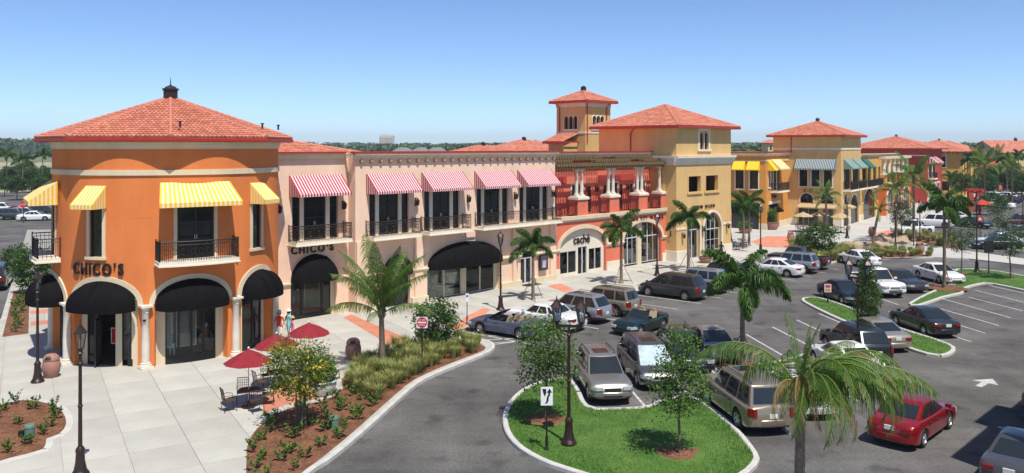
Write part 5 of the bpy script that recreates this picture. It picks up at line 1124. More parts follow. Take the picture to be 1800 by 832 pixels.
def palm(kind, loc, h, label, sc=1.0, lean=(0, 0), nf=None, rz=None, name='palm_tree', group=None, stakes=False, fl=None):
    o = thing(name, label, 'palm tree', loc, rnd.uniform(0, 6.28) if rz is None else rz, group)
    k = (kind, round(h, 1), lean)
    if k not in PT:
        mb = MB(); n = max(8, int(h * 5)); r0, r1 = (.19, .11) if kind == 'coco' else (.14, .10); pts, rs = [], []
        for i in range(n + 1):
            t = i / n
            for dz, rr in ((0, 1.06), (.8 * h / n, .95)):
                if t == 1 and dz: continue
                tt = t + dz / h; pts.append((lean[0] * tt ** 1.5, lean[1] * tt ** 1.5, tt * h)); rs.append((r0 + (r1 - r0) * min(1, tt ** .6)) * rr * (1.35 if tt < .05 else 1))
        mb.tube(pts, rs, 8)
        if kind == 'coco':
            for j in range(26): a = rnd.uniform(0, 6.28); z = h - rnd.uniform(0, .55); mb.tube([(lean[0] + r1 * math.cos(a) * .8, lean[1] + r1 * math.sin(a) * .8, z), (lean[0] + (r1 + .12) * math.cos(a), lean[1] + (r1 + .12) * math.sin(a), z + .25)], [.045, .02], 4)
        me = mb.mesh('trunk', M_PTRUNK, 50); sh = None
        if kind == 'fox': sh = MB().tube([(lean[0], lean[1], h - .02), (lean[0], lean[1], h + .25), (lean[0], lean[1], h + .75)], [.11, .12, .05], 8).mesh('crownshaft', M_SHAFT, 60)
        PT[k] = (me, sh)
    me, sh = PT[k]; put('trunk', me, o)
    if sh: put('crownshaft', sh, o)
    nf = nf or (15 if kind == 'coco' else 9); F_ = COCO if kind == 'coco' else FOXT
    zt = h + (.6 if kind == 'fox' else 0)
    for i, (mi_, az, s_) in enumerate(fl or ()):
        f_ = put('frond', BIGC[mi_], o, (lean[0], lean[1], zt - .02 * i), R(az), (s_, s_, s_)); f_.rotation_euler = (rnd.uniform(-.06, .06), rnd.uniform(-.06, .06), R(az))
    for i in range(0 if fl else nf):
        a = i * 2.39996 + rnd.uniform(-.2, .2); lv = min(len(F_) - 1, int((len(F_) - (1 if kind == 'coco' else 0)) * (i + .3) / nf))
        s_ = sc * rnd.uniform(.88, 1.1)
        f_ = put('frond', F_[lv], o, (lean[0], lean[1], zt - .02 * i), a, (s_, s_, s_)); f_.rotation_euler = (rnd.uniform(-.1, .1), rnd.uniform(-.1, .1), a)
    if stakes:
        for j in range(3):
            a = j * 2.09; MB().tube([(math.cos(a) * .9, math.sin(a) * .9, 0), (math.cos(a) * .12, math.sin(a) * .12, 1.5)], .025, 5).build('stake', mat('grey_stake', (.22, .17, .12), .9), o)
    return o
def at(u, v, z=ZS): x, y = G(u, v, z); return (x, y, z)
palm('coco', (7.1, 20.4, 0), 4.7, 'large coconut palm with brown drooping fronds in the right foreground', 1.0, (.1, .05), 20, 0.0, fl=[(0, 100, .62), (0, 250, .5), (0, 20, .55), (0, 320, .58), (1, 172, 1.0), (2, 3, 1.02), (3, 268, .85), (3, 296, 1.0), (3, 325, 1.1), (3, 350, 1.0), (3, 30, 1.0), (3, 90, .9), (3, 150, .8), (4, 238, .85), (4, 255, .9), (4, 215, .75), (5, 28, .9), (2, 335, 1.12), (1, 318, .95), (3, 310, 1.05), (2, 60, .85), (3, 240, .7), (3, 285, 1.1), (3, 338, 1.25), (3, 8, 1.15), (3, 318, 1.25), (3, 275, 1.2), (2, 345, 1.0), (3, 255, .95), (4, 285, .95)])
palm('coco', at(672, 652), 2.95, 'coconut palm in the grass bed in front of the pink building', 1.3, (-.05, 0), 17, 0.0, fl=[(6, 120, 1.15), (6, 250, 1.1), (7, 180, 1.1), (7, 20, 1.05), (7, 290, 1.0), (7, 75, 1.05), (8, 165, .98), (8, 8, .92), (8, 230, .85), (8, 312, .85), (8, 130, .95), (6, 330, 1.05), (9, 183, .9), (9, 357, .85), (9, 265, .6), (7, 215, .95), (7, 340, 1.0)])
palm('fox', at(937, 527), 3.15, 'staked foxtail palm in front of the shop door of the pink building', 1.05, stakes=True)
palm('fox', at(1092, 498), 3.5, 'staked foxtail palm in front of the coral terrace arches', 1.2, stakes=True)
palm('fox', at(1210, 476), 3.8, 'staked foxtail palm in front of the ochre building', 1.15, stakes=True)
palm('fox', at(1305, 646, .2), 3.3, 'foxtail palm on the mulched median behind the silver sedan', 1.4, rz=.5, stakes=True)
palm('fox', at(1307, 437), 3.7, 'left of two foxtail palms between the ochre and amber buildings', 1.15); palm('fox', at(1317, 432), 3.9, 'right of two foxtail palms between the ochre and amber buildings', 1.2)
palm('coco', at(1452, 408), 4.4, 'coconut palm in front of the tan tower with the green awnings', .8, nf=13)
palm('fox', at(1660, 506, .2), 5.4, 'tall foxtail palm with reddish trunk on the mulched tip beside the white sedan', 1.35, stakes=True)
palm('coco', at(1533, 446), 4.4, 'leaning palm with thin bare trunk by the lantern post at the grass bed', .55, (1.0, .6), 8, 0, stakes=True)
palm('coco', at(1575, 428), 6.0, 'dark coconut palm left of the tallest one by the parked white pickup', .9, nf=13); palm('coco', at(1606, 425), 7.2, 'tallest coconut palm in front of the dark red building', 1.15, nf=16, stakes=True)
palm('fox', at(1668, 436), 3.6, 'foxtail palm left of the stop-type triangle sign by the street', 1.1)
palm('fox', at(1672, 363), 4.6, 'small palm in front of the golden building arch', 1.0)
for i, (u, v, h, k, lb) in enumerate([(1731, 369, 7.5, 'coco', 'leftmost palm of the avenue of palms in the distance'), (1779, 362, 7.0, 'coco', 'rightmost palm of the avenue of palms in the distance'), (1718, 345, 8, 'coco', 'palm behind the leftmost avenue palm'), (1755, 340, 8, 'coco', 'palm in front of the gabled cream building'), (1790, 335, 8, 'fox', 'palm at the edge of the frame before the gabled building'), (1705, 350, 7.5, 'fox', 'palm beside the golden building corner far down the street'), (1770, 348, 7.5, 'fox', 'short-fronded palm between the two large avenue palms')]): palm(k, at(u, v, 0), h, lb, 1.3, nf=12)
for i, (u, v, h) in enumerate([(12, 332, 8), (40, 340, 7), (75, 330, 8)]): palm('fox', at(u, v, 0), h, ('leftmost', 'middle', 'rightmost')[i] + ' of three palms beyond the far left car park', 1.6)
tree('oak', at(960, 737, .2), 1.0, 'young bright green oak on the lawn island beside the double lantern'); tree('oak', at(1195, 797, .2), 1.0, 'young oak in a mulch ring at the front of the lawn island', var=1, sx=.95)
tree('cone', at(1524, 590), .95, 'dense dark conical tree beside the double lantern post on the median', var=0, sx=.6)
tree('open', at(1690, 484), .95, 'thin open tree left of the back of the black sign on the lawn'); tree('open', at(1776, 491), 1.0, 'thin open tree at the right edge of the lawn strip', sx=1.15)
tree('flower', at(524, 752, .2), 1.03, 'small multi-stem tree with yellow flowers in the mulch bed'); tree('bush', at(765, 612, .2), 1.25, 'dark leafy bush behind the red do not enter sign', 'bush', 'bush')
tree('open', at(1755, 430), 1.1, 'thin tree on the strip by the parked white sedan', sx=.9)
tree('bush', at(1443, 452), 1.6, 'broad leafy shrub tree in the bed before the outdoor cafe', 'bush', 'bush'); tree('bush', at(1412, 444), .9, 'low dark shrub left of the broad shrub by the clay planter', 'bush', 'bush')
tree('bush', at(60, 515), 1.5, 'dark shrub at the end of the planting strip left of the corner shop', 'bush', 'bush'); tree('bush', at(30, 488, 0), 1.3, 'leafy shrub below the left balcony by the side road', 'bush', 'bush')
tree('oak', at(1585, 420), 1.15, 'slim tree with sparse leaves by the lantern post near the white pickup')
far_l = [(1690, 352), (1715, 338), (1735, 350), (1745, 362), (1700, 330), (1775, 338), (1795, 352), (1725, 372), (1760, 372), (1690, 372), (1700, 340), (1712, 338), (1724, 340), (1736, 337), (1750, 339), (1764, 337), (1778, 340), (1792, 338), (1706, 326), (1745, 328), (1785, 326)]
for i, (u, v) in enumerate(far_l): tree('round', at(u, v, 0), rnd.uniform(.7, 1.05) * (1 if v < 360 else .5), 'bushy green tree among the far parked cars', group='street trees among the far parked cars')
for i, (u, v) in enumerate([(8, 345), (30, 352), (48, 318), (55, 338), (68, 350), (78, 312), (84, 344)]): tree('round', at(u, v, 0), rnd.uniform(.6, 1.0), '%s rounded tree from the left beyond the far left car park' % 'first second third fourth fifth sixth seventh'.split()[i], group='trees beyond the left car park')
for i, (u, v) in enumerate([(3, 329), (12, 316), (16, 331), (24, 327), (34, 314), (38, 330), (44, 333), (61, 328), (66, 317), (70, 331), (90, 329), (97, 334)]): tree('round', at(u, v, 0), rnd.uniform(.55, .9), '%s leafy tree from the left in the belt beyond the far left car park' % 'first second third fourth fifth sixth seventh eighth ninth tenth eleventh twelfth'.split()[i], group='tree belt beyond the left car park', name='belt_tree')
# ---- grasses, bed plants, planters
def tuft(n, h, sp, mats, wd=.012, seeds=0, droop=.5):
    mb = MB()
    for _ in range(n):
        a = rnd.uniform(0, 6.28); r = rnd.uniform(0, .12); l = h * rnd.uniform(.6, 1.1); o = Vector((math.cos(a), math.sin(a), 0)); s_ = Vector((-o.y, o.x, 0)) * wd; t = sp * rnd.uniform(.2, 1)
        p0 = o * r; p1 = p0 + o * t * .4 + Vector((0, 0, l * .65)); p2 = p0 + o * t + Vector((0, 0, l * (1 - droop * rnd.random() * .5)))
        mb.add([tuple(p0 - s_), tuple(p0 + s_), tuple(p1 + s_), tuple(p1 - s_), tuple(p2)], [(0, 1, 2, 3), (3, 2, 4)], 0 if rnd.random() < .55 else 1)
    return mb.mesh('blades', mats)
TUFT = [tuft(220, .85, .55, L_GRASS, .011), tuft(240, .75, .6, L_GRASS, .011), tuft(200, .95, .5, L_GRASS[::-1], .011)]
def scatter_in(poly, n, dmin, test=None):
    x0, x1 = min(p[0] for p in poly), max(p[0] for p in poly); y0, y1 = min(p[1] for p in poly), max(p[1] for p in poly); out = []
    for _ in range(n * 60):
        x, y = rnd.uniform(x0, x1), rnd.uniform(y0, y1)
        if inside(poly, x, y) and (test is None or test(x, y)) and all((x - a) ** 2 + (y - b) ** 2 > dmin * dmin for a, b in out): out.append((x, y))
        if len(out) >= n: break
    return out
def grass_thing(p, group, label, sc=1.0):
    o = put('ornamental_grass', rnd.choice(TUFT), None, (p[0], p[1], .17), rnd.uniform(0, 6.28), (sc,) * 3); tag(o, label, 'grass', group)
ga = inset(BED2, .35)
for p in scatter_in(ga, 95, .42, lambda x, y: y > 34.6 and x > -8.2 + max(0, (37 - y)) * .9): grass_thing(p, 'ornamental grasses around the coconut palm', 'tuft of ornamental grass in the bed around the coconut palm', rnd.uniform(.7, 1.05))
for p in scatter_in(BED3, 45, .8): grass_thing(p, 'ornamental grasses in the bed beyond the fire hydrant', 'tuft of tawny ornamental grass in the bed beyond the hydrant', rnd.uniform(.9, 1.3))
for p in scatter_in(BED4, 26, .8): grass_thing(p, 'ornamental grasses by the far kerb', 'tuft of ornamental grass by the kerb behind the white cars', rnd.uniform(.8, 1.2))
for p in scatter_in(BED5, 30, 1.0): grass_thing(p, 'ornamental grasses before the parked white pickup', 'tuft of ornamental grass in the bed before the parked white pickup', rnd.uniform(.9, 1.3))
SEED = []
for _ in range(3):
    mb = MB()
    for k in range(7):
        a = rnd.uniform(0, 6.28); l = rnd.uniform(.18, .36); tp = Vector((math.cos(a) * .18, math.sin(a) * .18, l)); mb.tube([(0, 0, 0), tuple(tp * .6), tuple(tp)], .006, 3, 0)
        for j in range(7): leaf(mb, tp * rnd.uniform(.35, 1.05), .15, rnd.choice((0, 1)), .4)
    SEED.append(mb.mesh('leaves', [L_OAK[0], L_OAK[1]]))
def seedling(p, group, label, sc=1): o = put('low_shrub', rnd.choice(SEED), None, (p[0], p[1], .18), rnd.uniform(0, 6.28), (sc,) * 3); tag(o, label, 'shrub', group)
for p in scatter_in(inset(BED2, .3), 42, .75, lambda x, y: not (y > 34.6 and x > -8.2 + max(0, (37 - y)) * .9)): seedling(p, 'young shrubs in the mulch bed by the yellow tree', 'small young shrub in the brown mulch bed by the yellow flowering tree', rnd.uniform(1, 1.7))
for p in scatter_in(inset(BED1, .3), 16, .8): seedling(p, 'young shrubs in the lower left bed', 'small young shrub in the lower left mulch bed', rnd.uniform(1, 1.6))
for p in scatter_in(inset(BED0, .3), 30, .7): seedling(p, 'shrubs in the planting strip left of the corner shop', 'small reddish green shrub in the planting strip left of the corner shop', rnd.uniform(1, 1.6))
# short turf blades on the lawns
for il, n in ((IS1, 22000), (IS2, 5000), (IS3, 6000)):
    mb = MB(); x0, x1 = min(p[0] for p in il), max(p[0] for p in il); y0, y1 = min(p[1] for p in il), max(p[1] for p in il); k = 0
    while k < n:
        x, y = rnd.uniform(x0, x1), rnd.uniform(y0, y1)
        if not inside(il, x, y): continue
        if any((x - cx) ** 2 + (y - cy) ** 2 < .75 for cx, cy in (G(960, 737, .15), G(1195, 797, .15))): k += 1; continue
        a = rnd.uniform(0, 6.28); dx, dy = math.cos(a) * .012, math.sin(a) * .012; hgt = rnd.uniform(.04, .085)
        mb.add([(x - dx, y - dy, .15), (x + dx, y + dy, .15), (x + rnd.uniform(-.03, .03), y + rnd.uniform(-.03, .03), .17 + hgt)], [(0, 1, 2)], 2 if rnd.random() < .05 + .06 * (math.sin(x * 1.7) * math.sin(y * 1.3 + 1) > .55) else rnd.choice((0, 0, 1))); k += 1
    tag(mb.build('turf_grass', L_TURF), 'short green turf grass on the kerbed lawn island', 'grass', kind='stuff')
# pine straw needles on the mulch
mb = MB()
for poly, n in ((inset(BED2, .2), 5000), (inset(BED1, .2), 1800)):
    x0, x1 = min(p[0] for p in poly), max(p[0] for p in poly); y0, y1 = min(p[1] for p in poly), max(p[1] for p in poly); k = 0
    while k < n:
        x, y = rnd.uniform(x0, x1), rnd.uniform(y0, y1); k += 1
        if inside(poly, x, y):
            a = rnd.uniform(0, 6.28); l = rnd.uniform(.06, .15); dx, dy = math.cos(a) * l, math.sin(a) * l; z = .225
            mb.add([(x, y, z), (x + dx, y + dy, z + rnd.uniform(-.01, .03)), (x + dx * .5 - dy * .12, y + dy * .5 + dx * .12, z + .02)], [(0, 1, 2)], rnd.choice((0, 1)))
tag(mb.build('pine_straw', [mat('straw_a', (.34, .15, .06), .9), mat('straw_b', (.15, .05, .022), .9)]), 'loose brown pine straw strewn over the beds', 'mulch', kind='stuff')
# clipped hedge by the far left car park
mb = MB()
for x0 in range(0, 220): 
    c = Vector((-175 + x0 * .52, 121.5 + rnd.uniform(-.4, .4), rnd.uniform(.3, .9)))
    for _ in range(26): leaf(mb, c + Vector((rnd.gauss(0, .35), rnd.gauss(0, .45), rnd.gauss(0, .3))), .3, rnd.choice((0, 1)))
tag(mb.build('hedge', L_OAK), 'low green hedge along the far left car park', 'hedge')
# far woods: clumpy crowns, one mass
mb = MB()
def wood(x, y, h, w_, n, sz):
    mi = rnd.choice((0, 0, 1, 2))
    for _ in range(n):
        q = Vector((rnd.gauss(0, .42), rnd.gauss(0, .42), abs(rnd.gauss(0, .5)))); p = Vector((x + q.x * w_, y + q.y * w_, h * (1 - .34 * q.z)))
        leaf(mb, p, sz * rnd.uniform(.7, 1.4), mi if rnd.random() < .8 else rnd.choice((0, 1, 2)), .8)
    mb.box(x - w_ * .34, x + w_ * .34, y - 1, y + 1, 0, h * .72, 2)
for i in range(1500):
    y = rnd.uniform(650, 1500); x = rnd.uniform(-.75, .78) * y; e = 11.0 + 6 * max(0, (y - 650) / 850) + (6 * max(0, -x / y - .42) / .2) + 1.2 * math.sin(x * .011)
    if x / y < -.44 and y < 800: continue
    wood(x, y, e + rnd.uniform(-2, 2.2), rnd.uniform(6, 11), 42, 3.0)
for i in range(300):
    y = rnd.uniform(330, 480); x = rnd.uniform(.1, .8) * y; wood(x, y, rnd.uniform(7, 11.5), rnd.uniform(4, 6), 40, 1.6)
tag(mb.build('far_forest', L_FAR), 'far green wood along the horizon', 'forest', kind='stuff')
# ================================================================== street furniture
M_LGLOW = glassmat('lantern_glass', (.85, .86, .84), .04)
def lantern(parent, pos):
    o = thing_part('lantern', parent, pos, 0)
    if 'lan' not in GLY:
        a = MB()
        a.lathe([(.03, -.12), (.06, -.08), (.10, -.02), (.11, 0)], 6)
        for j in range(6): q = math.pi * 2 * j / 6; a.tube([(.11 * math.cos(q), .11 * math.sin(q), 0), (.19 * math.cos(q), .19 * math.sin(q), .5)], .012, 4)
        a.lathe([(.20, .5), (.25, .52), (.22, .56), (.10, .70), (.07, .76), (.04, .78), (.015, .84), (.02, .88), (.003, .95)], 6)
        g = MB().lathe([(.105, .01), (.182, .495)], 6, cap=False)
        GLY['lan'] = (a.mesh('lantern_frame', M_BRONZE), g.mesh('lantern_pane', M_LGLOW), MB().tube([(0, 0, .02), (0, 0, .3)], .035, 6).mesh('lamp_bulb', M_SIGNW))
    for n_, me in zip(('lantern_frame', 'lantern_pane', 'lamp_bulb'), GLY['lan']): put(n_, me, o)
    return o
def lamp(loc, label, double=False, h=4.05, rz=0, arms=True):
    t = thing('street_lamp', label, 'street lamp', loc, rz)
    k = ('lamp', round(h, 2), double)
    if k not in GLY:
        b = MB().lathe([(.27, 0), (.29, .05), (.25, .12), (.22, .16), (.20, .2), (.15, .45), (.13, .75), (.15, .82), (.13, .88), (.085, .95)], 10).mesh('base', M_BRONZE, 35)
        p = MB().tube([(0, 0, .9), (0, 0, 2.4), (0, 0, h)], [.068, .058, .05], 10).lathe([(.05, 2.2), (.08, 2.23), (.08, 2.27), (.05, 2.3)], 10, cap=False).lathe([(.05, h - .4), (.085, h - .36), (.085, h - .3), (.05, h - .26)], 10, cap=False).mesh('pole', M_BRONZE, 35)
        c = MB()
        if double: c.box(-.48, .48, -.035, .035, h - .04, h + .05); c.tube([(-.4, 0, h - .02), (-.2, 0, h - .22), (0, 0, h - .3)], .022, 5); c.tube([(.4, 0, h - .02), (.2, 0, h - .22), (0, 0, h - .3)], .022, 5)
        else: c.lathe([(.05, h - .02), (.1, h + .02), (.06, h + .08)], 8)
        GLY[k] = (b, p, c.mesh('crossarm' if double else 'collar', M_BRONZE), MB().tube([(-.35, 0, 0), (.35, 0, .05)], .014, 4).mesh('banner_arm', M_BRONZE))
    b, p, c, arm = GLY[k]; put('base', b, t); put('pole', p, t); put('crossarm' if double else 'collar', c, t)
    for x in ((-.44, .44) if double else (0,)): lantern(t, (x, 0, h + (.15 if double else .16)))
    if double:
        for z in (h - .55, h * .48): put('banner_arm', arm, t, (0, 0, z), R(40))
    return t
lamp(at(66, 672), 'single lantern lamp post beside the clay urn at the corner shop'); lamp(at(141, 836), 'single lantern lamp post nearest the camera on the plaza', h=3.95)
lamp(at(880, 545), 'single lantern lamp post in front of the pink building beside the slate convertible', h=4.15); lamp(at(1155, 485), 'single lantern lamp post in front of the coral terrace', h=4.2)
lamp(at(1000, 780, .18), 'double lantern lamp post on the lawn island', True, 4.2, R(-12)); lamp(at(1508, 632, .1), 'double lantern lamp post on the median beside the conical tree', True, 4.1, R(-12))
lamp(at(1717, 479), 'tall lamp post on the lawn strip beside the black backed sign', True, 5.6, R(60)); lamp(at(1284, 424), 'lamp post at the corner of the ochre building by the palms'); lamp(at(1337, 446), 'lamp post beside the two foxtail palms'); lamp(at(1489, 419), 'lamp post on the far plaza before the tan tower')
lamp(at(1574, 444), 'lamp post in the grass bed before the white pickup'); lamp(at(1617, 434), 'lamp post right of the tall coconut palm'); lamp(at(1798, 420, 0), 'lamp post at the right edge beside the maroon pickup', h=4.4); lamp(at(1722, 378, 0), 'distant lamp post among the far parked cars', h=5)
# ---- clay litter urns, planters
def urn(loc, label, s_=1.0, rz=0):
    t = thing('litter_urn', label, 'litter bin', loc, rz)
    if 'urn' not in GLY:
        b = MB().lathe([(.24, 0), (.27, .03), (.36, .25), (.40, .48), (.38, .66), (.33, .78), (.34, .80)], 20).mesh('urn_body', M_CLAY, 40)
        l = MB(); l.lathe([(.345, .805), (.35, .84), (.30, .98), (.20, 1.06), (.10, 1.08), (.0, 1.08)], 20); d = MB()
        d.add([(.30 * math.cos(-1.9 + .12 * i) * k, .30 * math.sin(-1.9 + .12 * i) * k, z) for k, z in ((1.19, .86), (.92, 1.02)) for i in range(8)], [(i, i + 1, i + 9, i + 8) for i in range(7)])
        GLY['urn'] = (b, l.mesh('urn_lid', M_CLAY, 40), d.mesh('urn_mouth', M_BLACK), MB().lathe([(.338, .795), (.352, .80), (.338, .81)], 20, cap=False).mesh('urn_rim', M_BLACK))
    b, l, d, r_ = GLY['urn']; put('urn_body', b, t); li = put('urn_lid', l, t); put('urn_mouth', d, li); put('urn_rim', r_, t); t.scale = (s_,) * 3
urn(at(90, 663), 'clay litter urn beside the lamp post at the corner shop'); urn(at(621, 632), 'clay litter urn beside the grass bed in front of the pink building'); urn(at(1390, 424), 'red clay jar at the edge of the far plaza bed', 1.0); urn(at(1533, 416), 'clay jar beside the leaning palm on the far plaza', 1.1); urn(at(1617, 446), 'clay litter urn in the far grass bed', 1.1)
def pot(loc, label, r, h, m, plant=None, lip=True):
    t = thing('planter', label, 'planter', loc); MB().lathe([(r * .62, 0), (r * .8, h * .2), (r, h * .65), (r * .96, h * .9), (r * 1.06, h * .93), (r * 1.06, h), (r * .9, h), (r * .88, h * .85), (.01, h * .84)], 20).build('pot', m, t, smooth=40)
    if plant:
        c = crown('foliage', plant[0], plant[1], h + plant[1] * .8, plant[2], 22, plant[3], L_OAK if plant[4] == 0 else L_DARK + L_OAK[:1], (0, 1), cs=.25); put('foliage', c, t)
    return t
pot(at(566, 693), 'round pebble planter with bushy green plant beside the yellow flowering tree', .62, .62, M_GRAVEL, (.62, .55, 70, .13, 0)); pot(at(1358, 404), 'tall clay planter with green shrub beside the amber shop door', .75, 1.0, M_CLAY, (.6, 1.0, 60, .18, 0)); pot(at(1413, 436), 'clay box planter in front of the cafe shrub', .7, .9, M_CLAY, (.8, .6, 50, .16, 1))
pot(at(1240, 462), 'clay bowl planter beside the ochre shop front', .6, .55, M_CLAY, (.5, .3, 30, .12, 0)); pot(at(1310, 410), 'low clay planter with flowers before the amber building', .8, .6, M_CLAY, (.9, .5, 50, .16, 0))
# ---- umbrella tables and chairs
M_UMB = mat('crimson_canvas', (.22, .012, .02), .85, .1, 3); M_TABLE = mat('bronze_mesh_table', (.10, .06, .05), .6, .2, 6, metal=.3)
def umbrella(loc, label, rz=0, m=None, r=1.0, zt=2.38):
    t = thing('patio_umbrella', label, 'umbrella', loc, rz); mb = MB(); n = 8
    for i in range(n):
        a, b = math.pi * 2 * i / n, math.pi * 2 * (i + 1) / n; P = lambda q, k, z, sag=1: (r * k * math.cos(q) * sag, r * k * math.sin(q) * sag, z)
        am = (a + b) / 2; tp = (0, 0, zt)
        mb.add([tp, P(a, .55, zt - .25), P(am, .55, zt - .275, .94), P(b, .55, zt - .25)], [(0, 1, 2), (0, 2, 3)])
        mb.add([P(a, .55, zt - .25), P(a, 1, zt - .52), P(am, 1, zt - .56, .94), P(b, 1, zt - .52), P(b, .55, zt - .25), P(am, .55, zt - .275, .94)], [(0, 1, 2, 5), (5, 2, 3, 4)])
    mb.build('canopy', m or M_UMB, t); MB().tube([(0, 0, 0), (0, 0, zt + .08)], .022, 6).lathe([(.02, zt), (.05, zt + .04), (.02, zt + .1)], 8).build('pole', M_IVORY, t)
    rb = MB()
    for i in range(n): a = math.pi * 2 * i / n; rb.tube([(0, 0, zt - .03), (r * .98 * math.cos(a), r * .98 * math.sin(a), zt - .54)], .008, 3)
    rb.build('rib', M_IRON, t); MB().lathe([(.28, 0), (.28, .05), (.1, .09), (.04, .3)], 12).build('foot', M_BRONZE, t)
TBL = CHR = None
def table(loc, label, rz=0, group=None):
    global TBL
    if TBL: return copy_tree(TBL, None, loc, rz, label)
    t = thing('cafe_table', label, 'table', loc, rz); MB().lathe([(.45, .70), (.46, .715), (.45, .73)], 20).build('table_top', M_TABLE, t)
    for k in range(4): q = k * math.pi / 2 + .4; c, s = math.cos(q), math.sin(q); MB().tube([(c * .08, s * .08, .70), (c * .1, s * .1, .35), (c * .22, s * .22, .12), (c * .34, s * .34, 0)], .014, 5).build('leg', M_IRON, t)
    TBL = t; return t
def chair(loc, rz, label, group=None):
    global CHR
    if CHR: return copy_tree(CHR, None, loc, rz, label, group)
    t = thing('cafe_chair', label, 'chair', loc, rz, group)
    MB().box(-.23, .23, -.22, .23, .43, .455).build('seat', M_TABLE, t)
    b = MB()
    for x in (-.22, .22): b.tube([(x, -.22, .43), (x, -.26, .7), (x * .98, -.32, .95)], .014, 5)
    b.tube([(-.215, -.32, .95), (.215, -.32, .95)], .016, 5)
    for i in range(-2, 3): b.tube([(i * .075, -.235, .5), (i * .075, -.315, .94)], .008, 4)
    for z in (.55, .65, .75, .85): b.tube([(-.215, -.24 - (z - .45) * .16, z), (.215, -.24 - (z - .45) * .16, z)], .008, 4)
    b.build('backrest', M_IRON, t)
    for x in (-.22, .22):
        MB().tube([(x, .2, .43), (x * 1.05, .24, 0)], .013, 5).build('leg', M_IRON, t); MB().tube([(x, -.2, .43), (x * 1.05, -.26, 0)], .013, 5).build('leg', M_IRON, t)
        MB().tube([(x, -.26, .66), (x * 1.08, 0, .67), (x * 1.05, .2, .62), (x, .2, .43)], .013, 5).build('armrest', M_IRON, t)
    CHR = t; return t
us = [(at(437, 716), 'nearest'), (at(486, 682), 'middle'), (at(543, 656), 'farthest')]
for i, (p, wd) in enumerate(us):
    umbrella(p, wd + ' of the three crimson umbrellas on the plaza', .3 + i * .2); table((p[0] + .03, p[1] + .0, p[2]), 'round metal table under the %s crimson umbrella' % wd, i)
    for k, a in enumerate((30, 125, 215, 310)):
        q = R(a + i * 12); chair((p[0] + .78 * math.cos(q), p[1] + .78 * math.sin(q), p[2]), q + R(90) + rnd.uniform(-.3, .3), 'wrought iron chair on the %s side of the table under the %s crimson umbrella' % (('far right', 'far left', 'near left', 'near right')[k], wd), 'chairs under the %s crimson umbrella' % wd)
ut = [(at(1412, 408), 'left'), (at(1440, 406), 'middle'), (at(1478, 410), 'right')]
for i, (p, wd) in enumerate(ut):
    umbrella(p, wd + ' tan cafe umbrella in front of the tan tower', .2, mat('tan_canvas', (.42, .31, .17), .85, .1, 3), 1.25, 2.5); table(p, 'round table under the %s tan cafe umbrella' % wd)
    for k, a in enumerate((20, 120, 220, 310)): q = R(a); chair((p[0] + .8 * math.cos(q), p[1] + .8 * math.sin(q), p[2]), q + R(90), 'iron chair on the %s side of the table under the %s tan cafe umbrella' % (('right', 'far', 'left', 'near')[k], wd), 'chairs under the %s tan cafe umbrella' % wd)
for i, (u, v) in enumerate([(1303, 432), (1296, 440)]):
    p = at(u, v); table(p, ('far', 'near')[i] + ' bare cafe table between the ochre building and the palms')
    for a in (60, 180, 300): q = R(a); chair((p[0] + .8 * math.cos(q), p[1] + .8 * math.sin(q), p[2]), q + R(90), 'iron chair on the %s side of the %s bare cafe table by the palms' % ({60: 'far', 180: 'left', 300: 'near'}[a], ('far', 'near')[i]), 'chairs at the %s bare table' % ('far', 'near')[i])
# ---- signs
def post(t, h, r=.03): MB().tube([(0, 0, 0), (0, 0, h)], r, 8).lathe([(.09, 0), (.09, .03), (.05, .1), (.05, .45), (.03, .5)], 8).lathe([(.035, h), (.05, h + .04), (.045, h + .1), (.01, h + .14)], 8).build('post', M_BLACK, t)
def txt(parent, s_, size, x, z, m, y=-.012, total=None, bold=.0): lettering(parent, s_, size, lambda o: ((x + o, y, z), 0), m, .004, bold, size * .08, total)
t = thing('do_not_enter_sign', 'red round do not enter sign on a black post in the grass bed', 'sign', at(742, 654, .18), R(-4)); post(t, 2.75); hd_ = thing_part('sign_head', t, (0, 0, 1.1), 0); hd_.scale = (.8, .8, .8)
MB().box(-.33, .33, -.055, -.045, 1.22, 1.88).build('sign_plate', M_SIGNW, hd_); MB().lathe([(.31, 0), (.31, .006)], 28).build('sign_disc', M_SIGNR, hd_, (0, -.056, 1.55)).rotation_euler = (R(90), 0, 0)
MB().box(-.25, .25, -.068, -.064, 1.51, 1.59).build('sign_bar', M_SIGNW, hd_); txt(hd_, 'DO NOT', .13, 0, 1.65, M_SIGNW, -.066, .38); txt(hd_, 'ENTER', .13, 0, 1.36, M_SIGNW, -.066, .36)
t = thing('keep_right_sign', 'white sign with black curving arrow on a post on the lawn island', 'sign', at(961, 790, .18), R(2)); post(t, 2.35)
MB().box(-.21, .21, -.04, -.03, 1.55, 2.2).build('sign_plate', M_SIGNW, t)
a = MB(); pts = [(-.03, 1.62), (.03, 1.72), (.03, 1.82), (.08, 1.92), (.09, 2.02)]
for (x0, z0), (x1, z1) in zip(pts, pts[1:]): a.quad((x0 - .035, -.045, z0), (x0 + .035, -.045, z0), (x1 + .035, -.045, z1), (x1 - .035, -.045, z1))
a.add([(.0, -.045, 2.0), (.18, -.045, 2.0), (.1, -.045, 2.15)], [(0, 1, 2)]); a.add([(-.16, -.045, 2.13), (-.02, -.045, 2.13), (-.02, -.045, 1.98), (-.07, -.045, 1.86), (-.12, -.045, 1.98)], [(0, 1, 2, 3, 4)]); a.build('sign_arrow', M_BLACK, t)
t = thing('parking_sign', 'small white parking sign on a black post in front of the pink building', 'sign', at(821, 570), R(20)); post(t, 1.95, .025); MB().box(-.11, .11, -.035, -.027, 1.35, 1.85).build('sign_plate', M_SIGNW, t)
